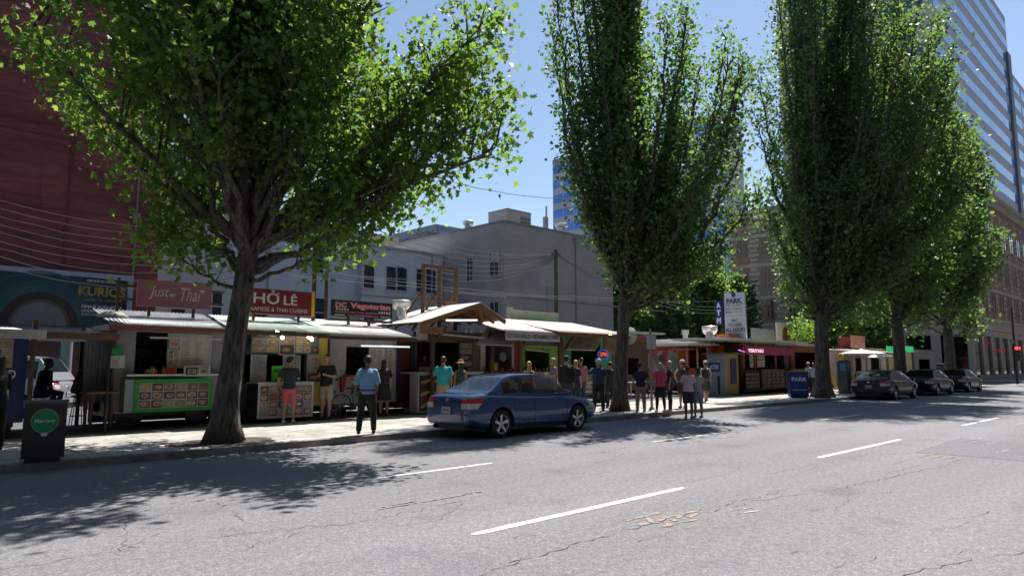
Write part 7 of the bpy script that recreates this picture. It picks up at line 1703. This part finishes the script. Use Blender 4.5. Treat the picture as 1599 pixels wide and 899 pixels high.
    for an in ank:
        mb = MB(); mb.tube([an+Vector((0, -.065, -.035)), an+Vector((0, -.03, -.028)), an+Vector((0, .05, -.040)), an+Vector((0, .13, -.055)), an+Vector((0, .175, -.062))], [(.030, .034), (.044, .050), (.046, .042), (.044, .030), (.025, .020)], 12)
        fin(mb, 'shoe', M(shoes, .6), .010, None, 2)
    # hair
    hm = M(HAIR[hair], .55, var=.4, scale=30, stretch=(3, 3, .5), bump=.4, bscale=60)
    if hairstyle != 'none':
        mb = MB(); hp = lambda p: tuple(headpt(p))
        prof = [(-.055, .060, .060, -.045), (-.02, .074, .072, -.036), (.01, .081, .080, -.030), (.035, .083, .094, -.018), (.07, .080, .100, -.012), (.10, .064, .080, -.014), (.124, .034, .042, -.014), (.132, .006, .008, -.014)]
        if hairstyle == 'crop': prof = [(a, b*.97, c_*.97, d) for a, b, c_, d in prof]
        if hairstyle in ('long', 'bob'): lo = -.30 if hairstyle == 'long' else -.13; prof = [(lo, .05, .03, -.075), (lo*.75, .085, .05, -.070), (lo*.4-.03, .088, .058, -.060)]+prof[1:]
        mb.loft([[hp((rx*math.cos(a), ry*math.sin(a)+oy, zz)) for a in [2*math.pi*j/16 for j in range(16)]] for zz, rx, ry, oy in prof])
        if hairstyle == 'bun': mb.tube([hp((0, -.10, .05)), hp((0, -.14, .06)), hp((0, -.16, .05))], [.02, .04, .01], 10)
        if hairstyle == 'pony': mb.tube([hp((0, -.09, .05)), hp((0, -.14, .02)), hp((0, -.13, -.12)), hp((0, -.12, -.2))], [.02, .035, .032, .008], 8)
        fin(mb, 'hair', hm, .010, None, 1)
    if hat == 'cap' or (hat and hat[0] == 'cap'):
        colr = (.55, .55, .53) if hat == 'cap' else hat[1]
        mb = MB(); mb.loft([[headpt((rx*math.cos(a), ry*math.sin(a)+oy, zz)) for a in [2*math.pi*j/18 for j in range(18)]] for zz, rx, ry, oy in [(.035, .086, .106, -.012), (.075, .086, .106, -.012), (.115, .07, .088, -.012), (.142, .035, .045, -.012), (.148, .006, .008, -.012)]])
        mb.loft([[headpt((rx*math.cos(a), ry*math.sin(a)+oy, zz)) for a in [2*math.pi*j/18 for j in range(18)]] for zz, rx, ry, oy in [(.036, .06, .07, .085), (.046, .062, .072, .085)]])
        fin(mb, 'cap', M(colr, .8), None)
    elif hat == 'straw':
        mb = MB(); mb.loft([[headpt((rx*math.cos(a), ry*math.sin(a)-.01, zz+.01*math.sin(2*a))) for a in [2*math.pi*j/24 for j in range(24)]] for zz, rx, ry in [(.045, .19, .2), (.06, .12, .13), (.065, .092, .108), (.12, .086, .1), (.155, .07, .082), (.165, .02, .03)]])
        fin(mb, 'straw_hat', M((.45, .33, .16), .8, var=.2, scale=40), None)
        mb = MB(); mb.loft([[headpt((rx*math.cos(a), ry*math.sin(a)-.01, zz)) for a in [2*math.pi*j/24 for j in range(24)]] for zz, rx, ry in [(.068, .094, .110), (.095, .092, .108)]], False); fin(mb, 'hat_band', M((.15, .08, .04), .8), None)
    # eyes
    mb = MB()
    for e in (-1, 1): mb.lathe(tuple(headpt((e*.030, .086, .012))), [(.002, -.006), (.009, 0), (.002, .004)], 6, 'y')
    fin(mb, 'eyes', M((.03, .02, .02), .3), None)
    if extra == 'belt':
        mb = MB(); mb.loft([ringe((0, 0, .965), hw*1.02+.028, .118*bw+.026), ringe((0, 0, .995), hw*1.0+.03, .116*bw+.028)], False); fin(mb, 'belt', m_blk, None)
    if extra == 'backpack':
        mb = MB(); mb.loft([[Vector((a, -.12+b, c_)) for a, b in ((-.13, 0), (.13, 0), (.12, -.14), (-.12, -.14))] for c_ in (1.02, 1.12, 1.3, 1.38)]); fin(mb, 'backpack', M((.02, .02, .025), .8), .014, None, 4)
    if extra == 'bag':
        mb = MB(); mb.loft([[Vector((.20+a, -.05+b, c_)) for a, b in ((-.05, -.12), (.05, -.12), (.05, .12), (-.05, .12))] for c_ in (.82, .95, 1.05)]); mb.tube([(.2, 0, 1.05), (.06, .02, 1.46), (-.12, 0, 1.40)], .012, 6); fin(mb, 'shoulder_bag', M((.35, .22, .15), .7), None)
    t.location = (x, y, z); t.rotation_euler = (0, 0, R(face-90)); return t
def PG(px, py, z=SW): return GND(px, py, z)
AW = 50   # heading straight away from the viewer, roughly
G1 = 'people waiting at the food carts'
x, y = PG(450, 661); person('man in a dark t-shirt and salmon pink shorts with white shoes', x, y, 50, 1.72, 'm', 'tan', 'black', 'short', (.02, .025, .035), 'short', (.42, .09, .11), 'shorts', (.6, .6, .6), arms=('pocket', 'front'), stance=(.11, -.06), head_yaw=-25, group=G1)
x, y = PG(508, 655); person('man in a black t-shirt and khaki shorts facing left with one hand raised', x, y, 215, 1.8, 'm', 'light', 'brown', 'crop', (.014, .014, .016), 'short', (.36, .30, .21), 'shorts', (.03, .03, .03), arms=('front', 'front'), build=1.12, head_yaw=15, group=G1)
x, y = PG(572, 681); person('man in a light blue dress shirt and black trousers at the kerb', x+.22, max(y, 13.12), 58, 1.70, 'm', 'brown', 'black', 'short', (.22, .40, .62), 'rolled', (.014, .014, .018), 'long', (.02, .02, .02), pose='stride', arms=('swingb', 'front'), extra='belt', head_yaw=-5, group=G1)
x, y = PG(599, 650); person('woman in a dark dress at the doodle-covered cart', x, y, 60, 1.66, 'f', 'tan', 'black', 'long', (.02, .02, .022), 'short', (.02, .02, .022), 'dress', group=G1)
x = PY(692, 600, 16.5)[0]; person('man in a turquoise t-shirt and khaki shorts at the hot dog counter', x, 16.5, 60, 1.76, 'm', 'tan', 'brown', 'short', (.03, .36, .42), 'short', (.36, .25, .15), 'shorts', arms=('counter', 'down'), build=1.25, group=G1)
x = PY(717, 600, 16.45)[0]; person('woman in a straw hat and patterned skirt beside the man in turquoise', x, 16.4, 62, 1.64, 'f', 'tan', 'brown', 'long', (.04, .05, .05), 'tank', (.25, .3, .38), 'skirt', hat='straw', extra='bag', arms=('down', 'front'), group=G1)
x = PY(826, 600, 15.4)[0]; person('blonde woman with long sunlit hair behind the blue sedan roof', x, 15.4, 30, 1.62, 'f', 'light', 'blond', 'long', (.25, .10, .05), 'tank', (.05, .05, .06), 'skirt', group=G1)
x = PY(866, 600, 16.0)[0]; person('older man in a lavender grey shirt and khaki trousers looking left', x, 16.0, 150, 1.74, 'm', 'light', 'grey', 'crop', (.24, .20, .26), 'short', (.28, .23, .14), 'long', arms=('front', 'down'), group=G1, lean=.04)
x = PY(885, 600, 15.3)[0]; person('person in a black cap and long black top beside the lavender shirt man', x, 15.3, 60, 1.80, 'm', 'light', 'black', 'short', (.016, .018, .018), 'long', (.03, .03, .04), 'long', hat=('cap', (.02, .02, .03)), build=1.15, group=G1)
x = PY(899, 600, 15.8)[0]; person('blonde woman in a navy top between the black cap person and the plaid shirt man', x, 15.8, 20, 1.68, 'f', 'light', 'blond', 'bob', (.02, .03, .08), 'short', (.02, .025, .05), 'slim', (.5, .5, .5), group=G1)
x = PY(907, 600, 16.6)[0]; person('man in a pink plaid shirt facing the teal green cart', x, 16.6, 60, 1.78, 'm', 'light', 'red', 'short', (.40, .14, .18), 'rolled', (.05, .05, .07), 'long', group=G1)
x, y = PG(935, 642); person('broad man in a navy t-shirt and white cap left of the kerb tree trunk', x, y, 55, 1.70, 'm', 'tan', 'grey', 'crop', (.025, .035, .10), 'short', (.012, .012, .016), 'long', hat='cap', build=1.3, arms=('hip', 'down'), stance=(.16, 0), group=G1)
x, y = PG(953, 636); person('person in black just left of the kerb tree trunk, behind the white cap man', x, y, 60, 1.62, 'f', 'tan', 'black', 'bun', (.02, .02, .022), 'short', (.015, .015, .018), 'long', group=G1)
x, y = PG(1001, 643); person('man in a navy polo and khaki trousers right of the kerb tree', x, y, 50, 1.58, 'm', 'tan', 'black', 'short', (.015, .02, .045), 'short', (.23, .17, .11), 'long', (.03, .03, .03), arms=('pocket', 'pocket'), stance=(.13, 0), build=1.05, group=G1)
x, y = PG(1032, 643); person('woman in a coral pink top with black skirt and leggings and white shoes', x, y, 60, 1.58, 'f', 'light', 'grey', 'bob', (.62, .06, .11), 'short', (.012, .012, .016), 'skirt', (.6, .6, .6), extra='leggings', build=1.15, stance=(.13, .05), arms=('down', 'cross'), group=G1)
x, y = PG(1047, 642); person('tall man in a charcoal shirt and dark trousers with grey hair', x, y, 125, 1.64, 'm', 'light', 'grey', 'short', (.03, .025, .03), 'short', (.02, .022, .03), 'long', (.5, .5, .5), group=G1)
x, y = PG(1067, 637); person('man in a dark tank top with a white cap behind the pale pink shirt woman', x, y, 60, 1.68, 'm', 'tan', 'black', 'crop', (.05, .05, .05), 'tank', (.02, .02, .02), 'shorts', hat='cap', build=1.1, arms=('hip', 'down'), group=G1)
x, y = GND(1076, 653, 0); person('woman in a pale pink t-shirt and dark shorts standing off the kerb', x, y, 45, 1.60, 'f', 'brown', 'black', 'bun', (.50, .36, .38), 'short', (.02, .02, .04), 'shorts', (.3, .2, .15), build=1.15, arms=('cross', 'cross'), z=0, stance=(.09, .03), group=G1)
x, y = GND(1091, 652, 0); person('shorter woman in a grey t-shirt and blue-grey shorts standing off the kerb', x, y, 60, 1.55, 'f', 'brown', 'black', 'bob', (.27, .27, .28), 'short', (.14, .18, .22), 'shorts', (.1, .1, .1), z=0, arms=('front', 'down'), stance=(.1, .05), group=G1)
x, y = PG(1103, 628); person('man in a grey tank top and white cap walking away past the metal kiosk', x, y, 20, 1.68, 'm', 'light', 'brown', 'crop', (.16, .16, .16), 'tank', (.05, .055, .05), 'shorts', (.05, .05, .05), pose='walk', hat='cap', extra='backpack', arms=('swingf', 'swingb'), group=G1)
x = PY(1262, 575, 16.3)[0]; person('person with a white headscarf and white shirt behind the blue PARK box', x, 16.3, 60, 1.68, 'f', 'tan', 'brown', 'short', (.55, .58, .62), 'short', (.03, .03, .05), 'long', hat='cap', group=G1)
x = PY(1268, 575, 16.0)[0]; person('dark-haired person in a pale blue shirt behind the blue PARK box', x+.15, 16.0, 200, 1.66, 'm', 'brown', 'black', 'short', (.35, .42, .60), 'short', (.03, .03, .05), 'long', group=G1)
G2 = 'people under the seating shelter'
person('seated man in a dark striped jersey eating at the bar under the shelter', sx, sy, 20, 1.76, 'm', 'brown', 'black', 'short', (.03, .04, .07), 'short', (.02, .02, .025), 'long', pose='sit', arms=('counter', 'counter'), lean=.16, build=1.25, z=SW-.0+.06, group=G2,
       patt=ramp_mat('noise', 2, [(.4, (.02, .03, .06)), (.5, (.03, .04, .07)), (.56, (.3, .32, .36)), (.6, (.03, .04, .07))], .8, stretch=(.2, .2, 9)))
person('seated person in dark clothes nearest the blue cart', sx-.75, sy+.15, 25, 1.66, 'm', 'dark', 'black', 'short', (.014, .014, .016), 'long', (.015, .015, .018), 'long', pose='sit', arms=('counter', 'down'), lean=.12, z=SW+.06, group=G2)
x = PY(-3, 600, 15.0)[0]; person('person in black partly cut off by the left edge of the photo', x, 15.0, 100, 1.66, 'f', 'brown', 'black', 'long', (.015, .015, .02), 'long', (.015, .015, .018), 'long', arms=('down', 'front'), group=G1)
x = PY(663, 560, 19.2)[0]; person('vendor in a red shirt inside the hot dog cart', x, 19.2, 240, 1.65, 'm', 'tan', 'black', 'short', (.3, .02, .02), 'short', (.02, .02, .02), 'long', z=.56-.2, arms=('front', 'front'), group='vendors inside the carts')
